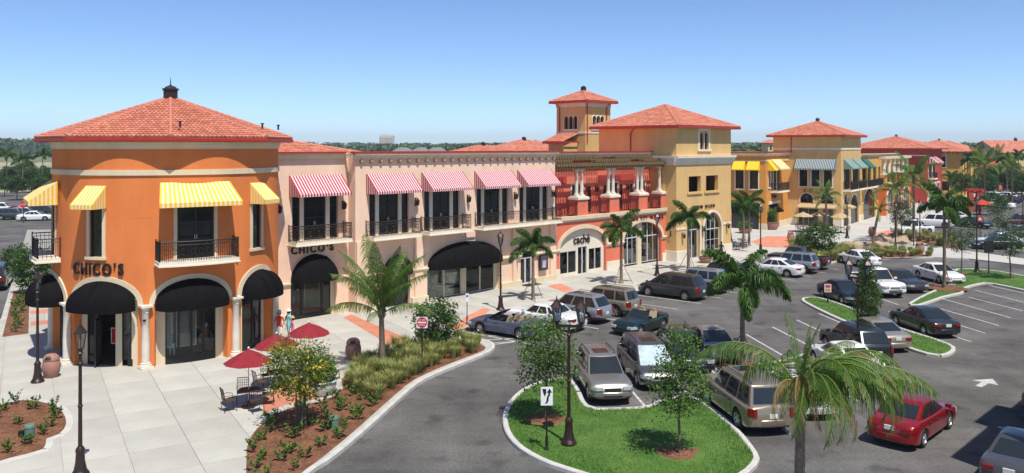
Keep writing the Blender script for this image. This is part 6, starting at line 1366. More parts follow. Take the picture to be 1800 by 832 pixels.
MB().box(-.07, .07, -.039, -.036, 1.62, 1.76).build('sign_symbol', mat('sign_dark_print', (.12, .14, .2), .5), t)
t = thing('backed_sign', 'square sign seen from its black back on the lawn strip', 'sign', at(1738, 481), R(12)); post(t, 2.6, .04); MB().box(-.45, .45, -.05, .0, 1.75, 2.75).build('sign_plate', M_BLACK, t)
t = thing('triangle_sign', 'red and white triangular yield sign near the parked cars at right', 'sign', at(1723, 428, 0), R(-15)); post(t, 2.5, .04); MB().add([(-.5, -.05, 2.45), (.5, -.05, 2.45), (0, -.05, 3.25)], [(0, 1, 2)]).build('sign_plate', M_SIGNR, t); MB().add([(-.25, -.06, 2.58), (.25, -.06, 2.58), (0, -.06, 2.98)], [(0, 1, 2)]).build('sign_centre', M_SIGNW, t)
t = thing('one_way_sign', 'black and white one way sign on the far street corner', 'sign', at(1606, 432), R(10)); post(t, 3.0, .04); MB().box(-.55, .55, -.06, -.05, 2.6, 2.95).build('sign_plate', M_BLACK, t); MB().add([(-.45, -.065, 2.7), (.15, -.065, 2.7), (.15, -.065, 2.64), (.45, -.065, 2.775), (.15, -.065, 2.91), (.15, -.065, 2.85), (-.45, -.065, 2.85)], [tuple(range(7))]).build('sign_arrow', M_SIGNW, t)
t = thing('stop_sign', 'red stop sign beyond the left balcony by the far car park', 'sign', (*G(41, 392), 0), 0); post(t, 2.9, .05); MB().lathe([(.5, 0), (.5, .02)], 8, rot=R(22.5)).build('sign_plate', M_SIGNR, t, (0, -.04, 2.6)).rotation_euler = (R(90), 0, 0); txt(t, 'STOP', .34, 0, 2.48, M_SIGNW, -.07, .75)
t = thing('map_sign', 'colourful small sign on the tip of the median behind the navy car', 'sign', at(1455, 533), R(-10)); post(t, 1.3, .03); MB().box(-.22, .22, -.05, -.03, .75, 1.3).build('sign_plate', M_SIGNW, t); MB().box(-.17, .17, -.055, -.051, .8, 1.0).box(-.17, .17, -.055, -.051, 1.05, 1.25, 1).build('sign_print', [mat('print_orange', (.6, .25, .05), .6), mat('print_red', (.5, .05, .05), .6)], t)
# ---- hydrant, service pillars, seats
t = thing('fire_hydrant', 'yellow fire hydrant at the kerb beside the dark pickup', 'hydrant', at(1439, 463)); M_HYD = mat('hydrant_yellow', (.62, .42, .02), .5, .1, 5)
MB().lathe([(.2, 0), (.2, .06), (.14, .08), (.13, .55), (.17, .57), (.17, .63), (.13, .65), (.11, .76), (.04, .83), (.04, .88)], 12).build('barrel', M_HYD, t, smooth=40); MB().tube([(-.24, 0, .45), (.24, 0, .45)], .06, 8).tube([(0, -.22, .42), (0, 0, .42)], .08, 8).build('outlet', M_HYD, t)
M_SVC = mat('service_green', (.10, .19, .15), .6, .1, 4)
for u, v, lb in ((587, 752, 'green service pillar in the mulch bed below the yellow tree'), (52, 768, 'green service pillar in the lower left mulch bed')):
    t = thing('service_pillar', lb, 'pillar', at(u, v, .2)); MB().lathe([(.17, 0), (.17, .34)], 14).build('body', M_SVC, t, smooth=40); MB().lathe([(.185, .34), (.185, .40), (.15, .45), (.0, .46)], 14).build('lid', M_SVC, t, smooth=40)
    MB().box(-.35, -.2, -.12, .02, 0, .24).build('valve_box', M_BLACK, t)
M_ROCK = mat('tan_boulder', (.36, .27, .18), .9, .2, 2, bump=.8, bscale=5)
def rock(u, v, r, lb):
    bm = bmesh.new(); bmesh.ops.create_icosphere(bm, subdivisions=3, radius=1)
    for v_ in bm.verts: n = v_.co.normalized(); k = 1 + .16 * math.sin(n.x * 5 + u) * math.cos(n.y * 4 + v) + .08 * math.sin(n.z * 9 + u); v_.co = Vector((n.x * r * 1.25 * k, n.y * r * k, max(-.1, n.z * r * .85 * k)))
    me = bpy.data.meshes.new('boulder'); bm.to_mesh(me); bm.free(); me.materials.append(M_ROCK); me.polygons.foreach_set('use_smooth', [True] * len(me.polygons)); tag(put('boulder', me, None, at(u, v)), lb, 'boulder', 'boulders on the far plaza')
for u, v, r, lb in ((1503, 441, 1.2, 'large tan boulder at the left of the far grass bed'), (1541, 441, 1.2, 'large tan boulder behind the leaning palm'), (1550, 424, .9, 'tan boulder left of the pair below the palms'), (1583, 428, .9, 'tan boulder right of the pair below the palms'), (1477, 440, .6, 'small tan boulder beside the shrub bed'), (1565, 420, .6, 'small tan boulder nearest the white pickup')): rock(u, v, r, lb)
t = thing('litter_bin', 'pair of red kiosk panels standing at the far street corner', 'kiosk', (*G(1712, 372), 0)); MB().box(-1, -.2, -.3, .3, 0, 3.4).box(.4, 1.2, -.3, .3, 0, 3.4).build('panel', M_DRED, t); MB().box(-1.3, 1.5, -.4, .4, 3.4, 3.8).build('panel_top', M_FASCIA, t); t.name = 'kiosk'
t = thing('red_umbrella_group', 'orange red market umbrella at the far street corner', 'umbrella', (*G(1726, 378), 0)); MB().lathe([(1.7, 1.7), (.9, 2.1), (.05, 2.4)], 12, cap=False).build('canopy', mat('orange_canvas', (.42, .04, .02), .8), t); MB().tube([(0, 0, 0), (0, 0, 2.5)], .05, 6).build('pole', M_IVORY, t); t.name = 'market_umbrella'
# ================================================================== vehicles
M_PLAINP = mat('car_paint_base', (.3, .3, .3), .3, 0); M_TYRE = mat('tyre_rubber', (.018, .018, .018), .85, .1, 8); M_RIM = mat('alloy_rim', (.50, .50, .51), .3, .05, 8, metal=.75); M_TRIM = mat('black_plastic_trim', (.02, .02, .021), .6, 0); M_CHROME = mat('chrome', (.62, .62, .64), .15, 0, metal=1)
M_CGLASS = mat('car_glass', (.016, .020, .021), .04, 0, spec=.8); M_HEAD = mat('headlight_lens', (.55, .57, .58), .12, 0, spec=.8, metal=.3); M_TAIL = mat('tail_light_red', (.20, .006, .006), .2, 0, spec=.7); M_PLATE = mat('licence_plate', (.62, .63, .58), .5, .1, 20); M_SEAT = mat('tan_leather', (.42, .33, .22), .7, .1, 8); M_DARKINT = mat('dark_cabin', (.03, .028, .026), .9, 0)
def paint(name, c, metal=.35): return mat('paint_' + name, c, .28, .03, 1.5, metal=metal, spec=.5, coat=.6)
def lin(pts, x):
    for (a, za), (b, zb) in zip(pts, pts[1:]):
        if x <= b: t = max(0, (x - a) / (b - a)); t = t * t * (3 - 2 * t) if abs(zb - za) > .12 else t; return za + (zb - za) * t
    return pts[-1][1]
SPEC = {
 'sedan': dict(L=4.78, W=1.80, H=1.44, wr=.325, wb=2.75, cl=.24, deck=[(-2.39, .62), (-2.30, .93), (-1.6, 1.0), (-.5, .96), (.95, .93), (1.9, .82), (2.28, .68), (2.39, .5)], gh=(1.12, .28, -.85, -1.78), sw=[(.10, .34), (.38, .64), (.67, .95)]),
 'limo': dict(L=5.3, W=1.95, H=1.44, wr=.33, wb=2.95, cl=.24, deck=[(-2.65, .66), (-2.58, .95), (-1.7, 1.0), (-.5, .97), (.9, .95), (2.2, .9), (2.58, .76), (2.65, .55)], gh=(.95, .35, -1.05, -1.55), sw=[(.06, .18), (.26, .56), (.6, .95)]),
 'suv': dict(L=4.65, W=1.84, H=1.70, wr=.36, wb=2.68, cl=.3, deck=[(-2.32, .62), (-2.27, 1.02), (-.5, 1.04), (1.0, 1.03), (1.95, .96), (2.22, .82), (2.32, .55)], gh=(1.12, .42, -1.75, -2.22), sw=[(.05, .28), (.32, .61), (.65, .96)], rails=True, clad=True),
 'boxsuv': dict(L=4.6, W=1.84, H=1.74, wr=.38, wb=2.65, cl=.34, deck=[(-2.3, .66), (-2.26, 1.06), (-.5, 1.08), (.9, 1.08), (1.95, 1.04), (2.22, .92), (2.3, .6)], gh=(1.0, .55, -1.95, -2.2), sw=[(.04, .28), (.32, .61), (.65, .96)], rails=True, clad=True),
 'bigsuv': dict(L=5.1, W=1.98, H=1.90, wr=.40, wb=2.95, cl=.34, deck=[(-2.55, .66), (-2.5, 1.13), (-.5, 1.16), (1.15, 1.16), (2.2, 1.12), (2.46, .98), (2.55, .6)], gh=(1.25, .68, -2.15, -2.42), sw=[(.04, .28), (.33, .60), (.64, .95)], rails=True, clad=False),
 'van': dict(L=4.95, W=1.92, H=1.74, wr=.345, wb=2.95, cl=.25, deck=[(-2.47, .62), (-2.42, 1.02), (-.5, 1.03), (1.4, 1.0), (2.1, .88), (2.36, .72), (2.47, .5)], gh=(1.72, .62, -1.95, -2.36), sw=[(.04, .28), (.31, .58), (.61, .93)], rails=True),
 'pickup': dict(L=5.5, W=1.98, H=1.86, wr=.40, wb=3.4, cl=.36, deck=[(-2.75, .7), (-2.72, 1.10), (-.5, 1.12), (1.1, 1.12), (2.3, 1.08), (2.65, .92), (2.75, .62)], gh=(1.2, .68, -.62, -.78), sw=[(.06, .34), (.40, .95)], cav=(-2.6, -.95, .62)),
 'conv': dict(L=4.85, W=1.82, H=1.36, wr=.33, wb=2.72, cl=.24, deck=[(-2.42, .62), (-2.33, .93), (-1.5, .98), (-.5, .93), (.95, .92), (1.9, .82), (2.3, .68), (2.42, .5)], gh=(1.12, .35, .30, .0), cav=(-.95, .78, .5)),
 'road': dict(L=4.05, W=1.70, H=1.24, wr=.31, wb=2.45, cl=.2, deck=[(-2.02, .58), (-1.94, .86), (-1.3, .9), (-.6, .84), (.5, .84), (1.5, .76), (1.9, .62), (2.02, .45)], gh=(.55, .05, .0, -.2), cav=(-1.0, .28, .45)),
}
CM = {}
def rounded(me):
    """one level of Catmull-Clark so panels curve softly"""
    bm = bmesh.new(); bm.from_mesh(me); bmesh.ops.remove_doubles(bm, verts=bm.verts, dist=.0005); bmesh.ops.recalc_face_normals(bm, faces=bm.faces); bm.to_mesh(me); bm.free()
    ob = bpy.data.objects.new('tmp', me); COL.objects.link(ob); md = ob.modifiers.new('s', 'SUBSURF'); md.levels = 1; md.render_levels = 1
    res = bpy.data.meshes.new_from_object(ob.evaluated_get(bpy.context.evaluated_depsgraph_get())); bpy.data.objects.remove(ob); res.name = 'body'
    res.polygons.foreach_set('use_smooth', [True] * len(res.polygons)); res.set_sharp_from_angle(angle=R(40)); return res
def car_meshes(kind):
    if kind in CM: return CM[kind]
    S = SPEC[kind]; L, W, H, wr, wb, cl = (S[k] for k in ('L', 'W', 'H', 'wr', 'wb', 'cl')); hw = W / 2; out = {}
    ax = [wb / 2 + .02, -wb / 2 + .02]; ra = wr + .055; out['axles'] = ax
    cav = S.get('cav')
    xs = {-L / 2, L / 2, -L / 2 + .06, -L / 2 + .2, -L / 2 + .4, L / 2 - .06, L / 2 - .2, L / 2 - .4}
    for a in ax: xs |= {a + ra * math.cos(math.pi * i / 12) for i in range(13)} | {a - ra - .02, a + ra + .02}
    xs |= {x for x, z in S['deck'] if abs(x) < L / 2 - .4}; xs |= {-L / 2 + L * i / 18 for i in range(1, 18)}
    if cav: xs |= {cav[0], cav[0] + .03, cav[1], cav[1] - .03}
    xs = sorted(xs); xs = [x for i, x in enumerate(xs) if i == 0 or x - xs[i - 1] > .012]
    mb = MB(); ring = []
    for x in xs:
        e = min(x + L / 2, L / 2 - x); f_ = 1 - .22 * max(0, 1 - e / .42) ** 2.2; w_ = hw * f_; dk = lin(S['deck'], x)
        zs = cl + .10 * max(0, 1 - e / .35)
        for a in ax:
            if abs(x - a) < ra: zs = max(zs, wr + math.sqrt(ra * ra - (x - a) ** 2))
        zs = min(zs, dk - .1); zm = max(zs + .02, .58 * dk + .04); de = dk - .03
        half = [(w_ * .955, zs), (w_ * .985, zs + (zm - zs) * .5), (w_, zm), (w_ * .985, max(zm + .02, dk - .16)), (w_ * .955, dk - .06), (w_ * .90, de)]
        if cav and cav[0] < x < cav[1]: half += [(w_ * .86, de), (w_ * .84, cav[2]), (0, cav[2])]
        else: half += [(w_ * .80, dk), (w_ * .45, dk + .022), (0, dk + .03)]
        row = [(x, y, z) for y, z in half] + [(x, -y, z) for y, z in half[-2::-1]]; ring.append(row)
    k = len(ring[0]); n = len(ring); vs = [p for r_ in ring for p in r_]; fs = []; mi = []
    for i in range(n - 1):
        for j in range(k - 1):
            xm = (ring[i][j][0] + ring[i + 1][j][0]) / 2; jj = min(j, k - 2 - j); m_ = 0
            if cav and cav[0] < xm < cav[1] and jj >= 6: m_ = 2
            if jj == 0 and S.get('clad'): m_ = 1
            mb_f = (i * k + j, (i + 1) * k + j, (i + 1) * k + j + 1, i * k + j + 1); fs.append(mb_f); mi.append(m_)
    o_ = 0; mb.v = vs; mb.f = [list(f) for f in fs]; mb.m = mi
    mb.add(ring[0], [tuple(range(k))], 0); mb.add(ring[-1], [tuple(range(k - 1, -1, -1))], 0)
    ub = MB(); ub.box(-L / 2 + .15, L / 2 - .15, -hw * .70, hw * .70, cl - .02, min(.62, (cav[2] - .02 if cav else .62)))
    for a in ax: ub.box(a - ra, a + ra, -hw * .88, hw * .88, wr, min(wr + ra - .02, lin(S['deck'], a) - .14))
    out['underbody'] = ub.mesh('underbody', M_TRIM)
    xf0, xf1, xr1, xr0 = S['gh']; zb = lambda x: lin(S['deck'], x) - .02
    wb0, wt = hw * .90, hw * .72
    def shell(h, q, out_=0.0):
        """point on the cabin: h height 0..1, q: ('f', t) front -1..1, ('r', t), ('s', side, u)"""
        xf, xr = xf0 + (xf1 - xf0) * h, xr0 + (xr1 - xr0) * h; hwid = wb0 + (wt - wb0) * (h ** 1.15); zf = zb(xf0) + (H - .05 - zb(xf0)) * h; zr = zb(xr0) + (H - .06 - zb(xr0)) * h
        if q[0] == 'f': return (xf - .10 * q[1] ** 2 + out_, q[1] * hwid * .94, zf + out_ * .6)
        if q[0] == 'r': return (xr + .07 * q[1] ** 2 - out_, q[1] * hwid * .94, zr + out_ * .4)
        u_ = q[2]; x = xr + .07 + (xf - .10 - xr - .07) * u_; return (x, q[1] * (hwid * (.955 + .045 * math.sin(math.pi * u_)) + out_), zr + (zf - zr) * u_)
    def patch(P, na, nb): 
        m = MB(); g = [[P(a / na, b / nb) for b in range(nb + 1)] for a in range(na + 1)]; m.add([p for r_ in g for p in r_], [(a * (nb + 1) + b, (a + 1) * (nb + 1) + b, (a + 1) * (nb + 1) + b + 1, a * (nb + 1) + b + 1) for a in range(na) for b in range(nb)]); return m
    if not cav or kind == 'pickup':
        ol = [('f', t) for t in (-1, -.5, 0, .5, 1)] + [('s', 1, u) for u in (1, .8, .6, .4, .2, 0)] + [('r', t) for t in (1, .5, 0, -.5, -1)] + [('s', -1, u) for u in (0, .2, .4, .6, .8, 1)]
        hs = [0, .35, .7, .92, 1]; rows = [[shell(h, q) for q in ol] for h in hs]
        top = rows[-1]; cx = (xf1 + xr1) / 2
        for kk, dz in ((.94, .028), (.7, .05), (.35, .06)): rows.append([(cx + (p[0] - cx) * kk, p[1] * kk, p[2] + dz) for p in top])
        m = len(ol); o0 = len(mb.v); mb.v += [p for r_ in rows for p in r_] + [(cx, 0, H + .012)]
        for i in range(len(rows) - 1):
            for j in range(m): mb.f.append([o0 + i * m + j, o0 + i * m + (j + 1) % m, o0 + (i + 1) * m + (j + 1) % m, o0 + (i + 1) * m + j]); mb.m.append(0)
        ctr = o0 + len(rows) * m
        for j in range(m): mb.f.append([o0 + (len(rows) - 1) * m + j, o0 + (len(rows) - 1) * m + (j + 1) % m, ctr]); mb.m.append(0)
        out['rear_window'] = patch(lambda a, b: shell(.14 + .74 * b, ('r', -.86 + 1.72 * a), .012), 8, 4).mesh('rear_window', M_CGLASS, 60)
        for sg in (1, -1):
            for i, (a0, a1) in enumerate(S['sw']): out['side_window', sg, i] = patch(lambda a, b: shell(.10 + .80 * b, ('s', sg, a0 + (a1 - a0) * a), .010), 3, 3).mesh('side_window', M_CGLASS, 60)
    out['windshield'] = patch(lambda a, b: shell(.05 + .88 * b, ('f', -.93 + 1.86 * a), .014), 8, 4).mesh('windshield', M_CGLASS, 60)
    out['body'] = rounded(mb.mesh('body', [M_PLAINP, M_TRIM, M_DARKINT]))
    if cav and kind != 'pickup':
        fr = MB(); pts = [shell(h, ('f', -1)) for h in (0, .5, 1)] + [shell(1, ('f', t)) for t in (-.5, 0, .5)] + [shell(h, ('f', 1)) for h in (1, .5, 0)]; fr.tube(pts, .028, 6); out['windshield_frame'] = fr.mesh('windshield_frame', M_TRIM)
        st = MB()
        for y in (-.38, .38):
            for x in ((-.05, -.85) if kind == 'conv' else (-.45,)):
                st.box(x - .28, x + .25, y - .26, y + .26, .5, .64); st.add([(x - .28, y - .25, .6), (x - .28, y + .25, .6), (x - .42, y + .2, 1.08), (x - .42, y - .2, 1.08), (x - .12, y - .25, .6), (x - .12, y + .25, .6), (x - .30, y + .2, 1.08), (x - .30, y - .2, 1.08)], [(0, 1, 2, 3), (4, 5, 6, 7), (3, 2, 6, 7), (0, 3, 7, 4), (1, 2, 6, 5)]); st.box(x - .40, x - .30, y - .12, y + .12, 1.1, 1.24)
        out['seat'] = st.mesh('seats', M_SEAT)
        sf = MB(); sf.tube([(cav[0] + .05, -.62, .95), (cav[0] - .02, 0, 1.04), (cav[0] + .05, .62, .95)], .1, 8); out['folded_roof'] = sf.mesh('folded_roof', mat('soft_top_canvas', (.10, .045, .03), .9))
        dsh = MB().box(cav[1] - .25, cav[1] + .02, -.68, .68, .72, .9).tube([(cav[1] - .42 + .09 * math.sin(q), .38 + .17 * math.cos(q), .9 + .15 * math.sin(q)) for q in [i * .6283 for i in range(11)]], .015, 5, cap=False); out['dashboard'] = dsh.mesh('dashboard', M_DARKINT)
    # lamps, grille, plates, bumpers
    zn = lin(S['deck'], L / 2 - .2); zt = lin(S['deck'], -L / 2 + .12)
    def blob(x0, x1, y0, y1, z0, z1, m, nm): 
        b = .03; g = MB(); g.add([(x0, y0, z0), (x0, y1, z0), (x0, y1, z1), (x0, y0, z1), (x1, y0 + b, z0 + b), (x1, y1 - b, z0 + b), (x1, y1 - b, z1 - b), (x1, y0 + b, z1 - b)], [(0, 1, 2, 3), (4, 5, 6, 7), (0, 1, 5, 4), (1, 2, 6, 5), (2, 3, 7, 6), (3, 0, 4, 7)]); return g.mesh(nm, m)
    def cornerlamp(end, sg, ln, yin, z0, z1, m, nm):
        """lens wrapped round a body corner, standing 12 mm proud of the tapered flank"""
        wf = lambda e: hw * (1 - .22 * max(0, 1 - e / .42) ** 2.2); g = MB(); pr = []
        for e in (ln, ln * .6, .2, .1, .04, -.012): pr.append((end * (L / 2 - e), sg * (wf(max(0, e)) * .985 + .012)))
        pr.append((end * (L / 2 + .014), sg * hw * yin)); pr.append((end * (L / 2 - .1), sg * hw * yin)); k = len(pr)
        g.add([(x, y, z0) for x, y in pr] + [(x, y * (.985 if i < k - 2 else 1), z1) for i, (x, y) in enumerate(pr)], [(i, i + 1, k + i + 1, k + i) for i in range(k - 1)] + [tuple(range(k)), tuple(range(2 * k - 1, k - 1, -1))]); return g.mesh(nm, m)
    for sg in (1, -1):
        out['headlight', sg] = cornerlamp(1, sg, .46, .46, zn - .18, zn - .05, M_HEAD, 'headlight')
        if kind in ('suv', 'boxsuv', 'bigsuv', 'van', 'pickup'): out['tail_light', sg] = cornerlamp(-1, sg, .22, .66, zt - .36, zt - .06, M_TAIL, 'tail_light')
        else: out['tail_light', sg] = cornerlamp(-1, sg, .26, .46, zt - .235, zt - .11, M_TAIL, 'tail_light')
        xm = xf0 - .18; out['mirror', sg] = MB().box(xm - .06, xm + .06, *sorted((sg * hw * .93, sg * (hw * .93 + .2))), lin(S['deck'], xm) + .02, lin(S['deck'], xm) + .16).mesh('mirror', M_PLAINP)
    out['grille'] = blob(L / 2 - .3, L / 2 + .005, -hw * .40, hw * .40, zn - .26, zn - .09, M_TRIM if kind != 'pickup' else M_CHROME, 'grille')
    def bump(end, z0, z1, pr_, m):
        g = MB(); pts = []
        for t in [i / 10 * 2 - 1 for i in range(11)]: pts.append((end * (L / 2 + pr_ - .26 * abs(t) ** 3.2), t * hw * .90))
        q = MB(); n_ = len(pts); vs = []
        for x, y in pts: vs += [(x - end * .22, y, z0), (x - end * .02, y, z0), (x, y, z0 + .03), (x, y, z1 - .03), (x - end * .03, y, z1), (x - end * .22, y, z1)]
        q.add(vs, [(6 * i + j, 6 * i + 6 + j, 6 * i + 7 + j, 6 * i + j + 1) for i in range(n_ - 1) for j in range(5)] + [tuple(range(6)), tuple(range(6 * n_ - 1, 6 * n_ - 7, -1))]); return q.mesh('bumper', m, 40)
    chr_ = kind in ('pickup', 'limo')
    out['front_bumper'] = bump(1, cl + .04, cl + .30, .035, M_CHROME if chr_ else M_PLAINP)
    out['air_intake'] = MB().box(L / 2 - .1, L / 2 + .042, -hw * .42, hw * .42, cl + .08, cl + .17).mesh('air_intake', M_TRIM)
    out['rear_bumper'] = bump(-1, cl + .06, cl + .32, .03, M_CHROME if chr_ else M_PLAINP)
    zp = zt - .42 if kind in ('suv', 'boxsuv', 'bigsuv', 'van', 'pickup') else zt - .24
    out['licence_plate'] = MB().box(-L / 2 - .012, -L / 2 + .05, -.16, .16, zp, zp + .15).mesh('licence_plate', M_PLATE)
    tr = MB()   # door shut lines and handles
    if not cav or kind == 'pickup' or kind in ('conv', 'road'):
        dx = [xf0 - .25] + ([(xf0 + xr0) / 2 + .05] if kind not in ('conv', 'road', 'pickup') else []) + [max(xr0 + .15, ax[1] + ra + .05) if kind not in ('pickup',) else xr0 + .05]
        for x in dx:
            dk = lin(S['deck'], x)
            for sg in (1, -1):
                y = sg * hw
                tr.add([(x - .009, y * .992, cl + .12), (x + .009, y * .992, cl + .12), (x + .009, y * 1.004, dk * .6), (x - .009, y * 1.004, dk * .6), (x - .009, y * .989, dk - .15), (x + .009, y * .989, dk - .15), (x - .009, y * .962, dk - .06), (x + .009, y * .962, dk - .06)], [(0, 1, 2, 3), (3, 2, 5, 4), (4, 5, 7, 6)])
        for x in dx[1:]:
            for sg in (1, -1): tr.box(x + .07, x + .24, *sorted((sg * hw * .985, sg * (hw + .018))), lin(S['deck'], x) - .22, lin(S['deck'], x) - .18)
    out['trim'] = tr.mesh('door_trim', M_TRIM)
    if S.get('rails'):
        rl = MB()
        for sg in (1, -1): out['roof_rail', sg] = MB().tube([(xf1 - .25, sg * wt * .86, H + .0), (xf1 - .4, sg * wt * .86, H + .06), (xr1 + .3, sg * wt * .86, H + .05), (xr1 + .15, sg * wt * .86, H - .01)], .02, 5).mesh('roof_rail', M_TRIM)
        out['sunroof'] = MB().box(xf1 - 1.05, xf1 - .35, -wt * .5, wt * .5, H + .0, H + .014).mesh('sunroof', M_CGLASS)
    ty = MB(); pr = [(wr - .13, -.1), (wr - .035, -.11), (wr, -.07), (wr, .07), (wr - .035, .11), (wr - .13, .1)]
    ty.lathe(pr, 22, cap=False); mt = ty.mesh('tyre', M_TYRE, 40); rim = MB(); rr = wr - .10
    rim.lathe([(rr + .005, .085), (rr - .02, .10), (rr - .04, .06)], 22, 0, cap=False); rim.lathe([(rr - .03, .03), (.001, .03)], 20, 1, cap=False)
    for i in range(6):
        q = math.pi * 2 * i / 6; M_ = Matrix.Rotation(q, 4, 'Z'); rim.add([tuple(M_ @ Vector(p)) for p in ((.03, -.045, .085), (.03, .045, .085), (rr - .02, .035, .08), (rr - .02, -.035, .08), (.03, -.045, .03), (.03, .045, .03), (rr - .02, .035, .03), (rr - .02, -.035, .03))], [(0, 1, 2, 3), (0, 4, 7, 3), (1, 5, 6, 2)])
    rim.lathe([(.06, .03), (.06, .095), (.0, .1)], 10); mr = rim.mesh('rim', [M_RIM, M_TRIM], 30); out['wheel'] = (mt, mr)
    CM[kind] = out; return out
def car(kind, pos, hd, pt, label, name='parked_car', cat='car', group=None, lite=False, shade=False):
    """pos (x, y), hd heading angle of the nose"""
    m = car_meshes(kind); S = SPEC[kind]; t = thing(name, label, cat, (pos[0], pos[1], .001), hd, group)
    def painted(o): o.material_slots[0].link = 'OBJECT'; o.material_slots[0].material = pt; return o
    painted(put('body', m['body'], t)); body = t
    for k, me in m.items():
        if k in ('body', 'axles', 'wheel'): continue
        nm = k if isinstance(k, str) else k[0]
        if lite and nm in ('trim', 'mirror', 'sunroof', 'roof_rail', 'licence_plate'): continue
        nm = {'trim': 'door_trim', 'seat': 'seats'}.get(nm, nm); o = put(nm, me, t)
        if shade and nm == 'windshield': o.material_slots[0].link = 'OBJECT'; o.material_slots[0].material = mat('glass_over_sunshade', (.42, .52, .55), .12, .3, 2.5, spec=.8); o['label'] = 'windshield with pale sunshade behind it'
        if nm == 'mirror' or (nm.endswith('bumper') and kind not in ('pickup', 'limo')): painted(o)
    mt, mr = m['wheel']
    for a in m['axles']:
        for sg in (1, -1):
            o = put('wheel', mt, t, (a, sg * (S['W'] / 2 - .135), S['wr'])); o.rotation_euler = (R(-90 * sg), 0, 0); put('rim', mr, o)
    return t
P = {k: paint(k, c, me) for k, c, me in (('slate', (.12, .14, .21), .5), ('white', (.70, .70, .68), 0), ('silver', (.36, .38, .39), .6), ('beige', (.30, .25, .18), .5), ('green', (.012, .03, .028), .4), ('pewter', (.26, .235, .20), .5), ('grey', (.10, .095, .095), .5), ('navy', (.012, .016, .035), .4), ('black', (.010, .010, .011), .2), ('maroon', (.06, .012, .014), .4), ('red', (.26, .008, .012), .35), ('charcoal', (.035, .042, .045), .5), ('tan', (.27, .225, .165), .45), ('dkgrey', (.055, .055, .058), .5), ('champagne', (.38, .34, .29), .55))}
hp = F1.a + R(97)     # noses towards the shops
def rowcar(kind, s_, m_, p, lb, da=0, **k): w_ = F1.w(s_, m_); return car(kind, (w_.x, w_.y), hp + R(da), P[p], lb, **k)
rowcar('conv', 33.3, 33.75, 'slate', 'slate blue convertible with its roof down parked at the kerb', 4, name='convertible_car')
rowcar('limo', 36.25, 33.7, 'white', 'white long sedan parked behind the slate convertible'); rowcar('suv', 39.2, 33.7, 'silver', 'silver crossover parked next to the white long sedan', name='parked_suv'); rowcar('boxsuv', 42.1, 33.7, 'beige', 'beige boxy off-roader parked beside the silver crossover', name='parked_suv')
rowcar('van', 50.0, 33.8, 'dkgrey', 'dark grey minivan parked in front of the coral terrace', -2, name='minivan'); rowcar('boxsuv', 53.4, 33.9, 'silver', 'small silver off-roader parked behind the dark grey minivan', name='parked_suv')
rowcar('boxsuv', 57.3, 34.4, 'black', 'black off-roader parked in front of the ochre building', name='parked_suv'); rowcar('sedan', 64.6, 33.5, 'white', 'white sedan parked beside the silver four wheel drive'); rowcar('boxsuv', 67.4, 33.4, 'silver', 'silver four wheel drive parked beside the dark pickup', name='parked_suv'); rowcar('pickup', 70.2, 34.2, 'black', 'dark pickup truck parked beside the fire hydrant', name='pickup_truck', cat='pickup')
car('road', (7.56, 48.3), math.atan2(-.748, -.664), P['green'], 'dark green open roadster driving through the car park', 'roadster_car')
dn = math.atan2(-1, .11); upw = math.atan2(1, -.11)
car('suv', (3.95, 36.4), dn, P['pewter'], 'pewter crossover facing the lawn island with its nose at the kerb', 'parked_suv'); car('van', (6.35, 38.6), dn, P['grey'], 'grey minivan with bright sunshade beside the pewter crossover', 'minivan', shade=True)
car('suv', (8.45, 40.6), dn, P['navy'], 'dark navy crossover parked beside the grey minivan', 'parked_suv'); car('sedan', (10.35, 42.6), dn, P['pewter'], 'pewter sedan parked beside the dark navy crossover')
car('bigsuv', (9.3, 33.0), math.atan2(.98, -.16), P['tan'], 'large tan sport utility vehicle parked by the lawn kerb with its tail to us', 'large_suv'); car('sedan', (11.9, 34.6), upw, P['white'], 'white sedan hidden behind the foreground palm beside the large tan vehicle')
car('sedan', (16.0, 39.6), upw, P['white'], 'white sedan with red tail lights behind the palm frond'); car('suv', (17.75, 42.6), upw, P['charcoal'], 'charcoal crossover with dark rear glass beside the grass median', 'parked_suv'); car('sedan', (19.9, 45.2), upw, P['champagne'], 'champagne sedan with its tail to us at the grass median')
car('sedan', (24.2, 48.4), upw, P['charcoal'], 'charcoal sedan parked above the grass median tip'); car('sedan', (23.2, 57.6), dn, P['navy'], 'navy sedan parked at the median behind the conical tree')
car('pickup', (26.9, 61.0), dn, P['white'], 'white pickup truck with chrome grille facing the car park', 'pickup_truck', 'pickup'); car('sedan', (29.6, 62.6), dn, P['dkgrey'], 'dark grey sedan between the white pickup and the white sedan'); car('sedan', (34.3, 66.2), dn, P['white'], 'white sedan parked beside the tall palm on the mulched tip')
car('sedan', (15.15, 31.05), F1.a, P['red'], 'bright red sedan driving along the car park aisle', 'red_car')
car('sedan', (16.95, 27.1), F1.a + R(2), P['grey'], 'grey sedan partly in frame at the lower right corner'); car('boxsuv', (22.4, 33.6), F1.a, P['black'], 'dark vehicle cut off at the right edge of the frame', 'parked_suv')
car('sedan', G(1509, 466), R(100), P['white'], 'white car behind the double lantern by the far bed')
G_ = 'cars parked along the far street'
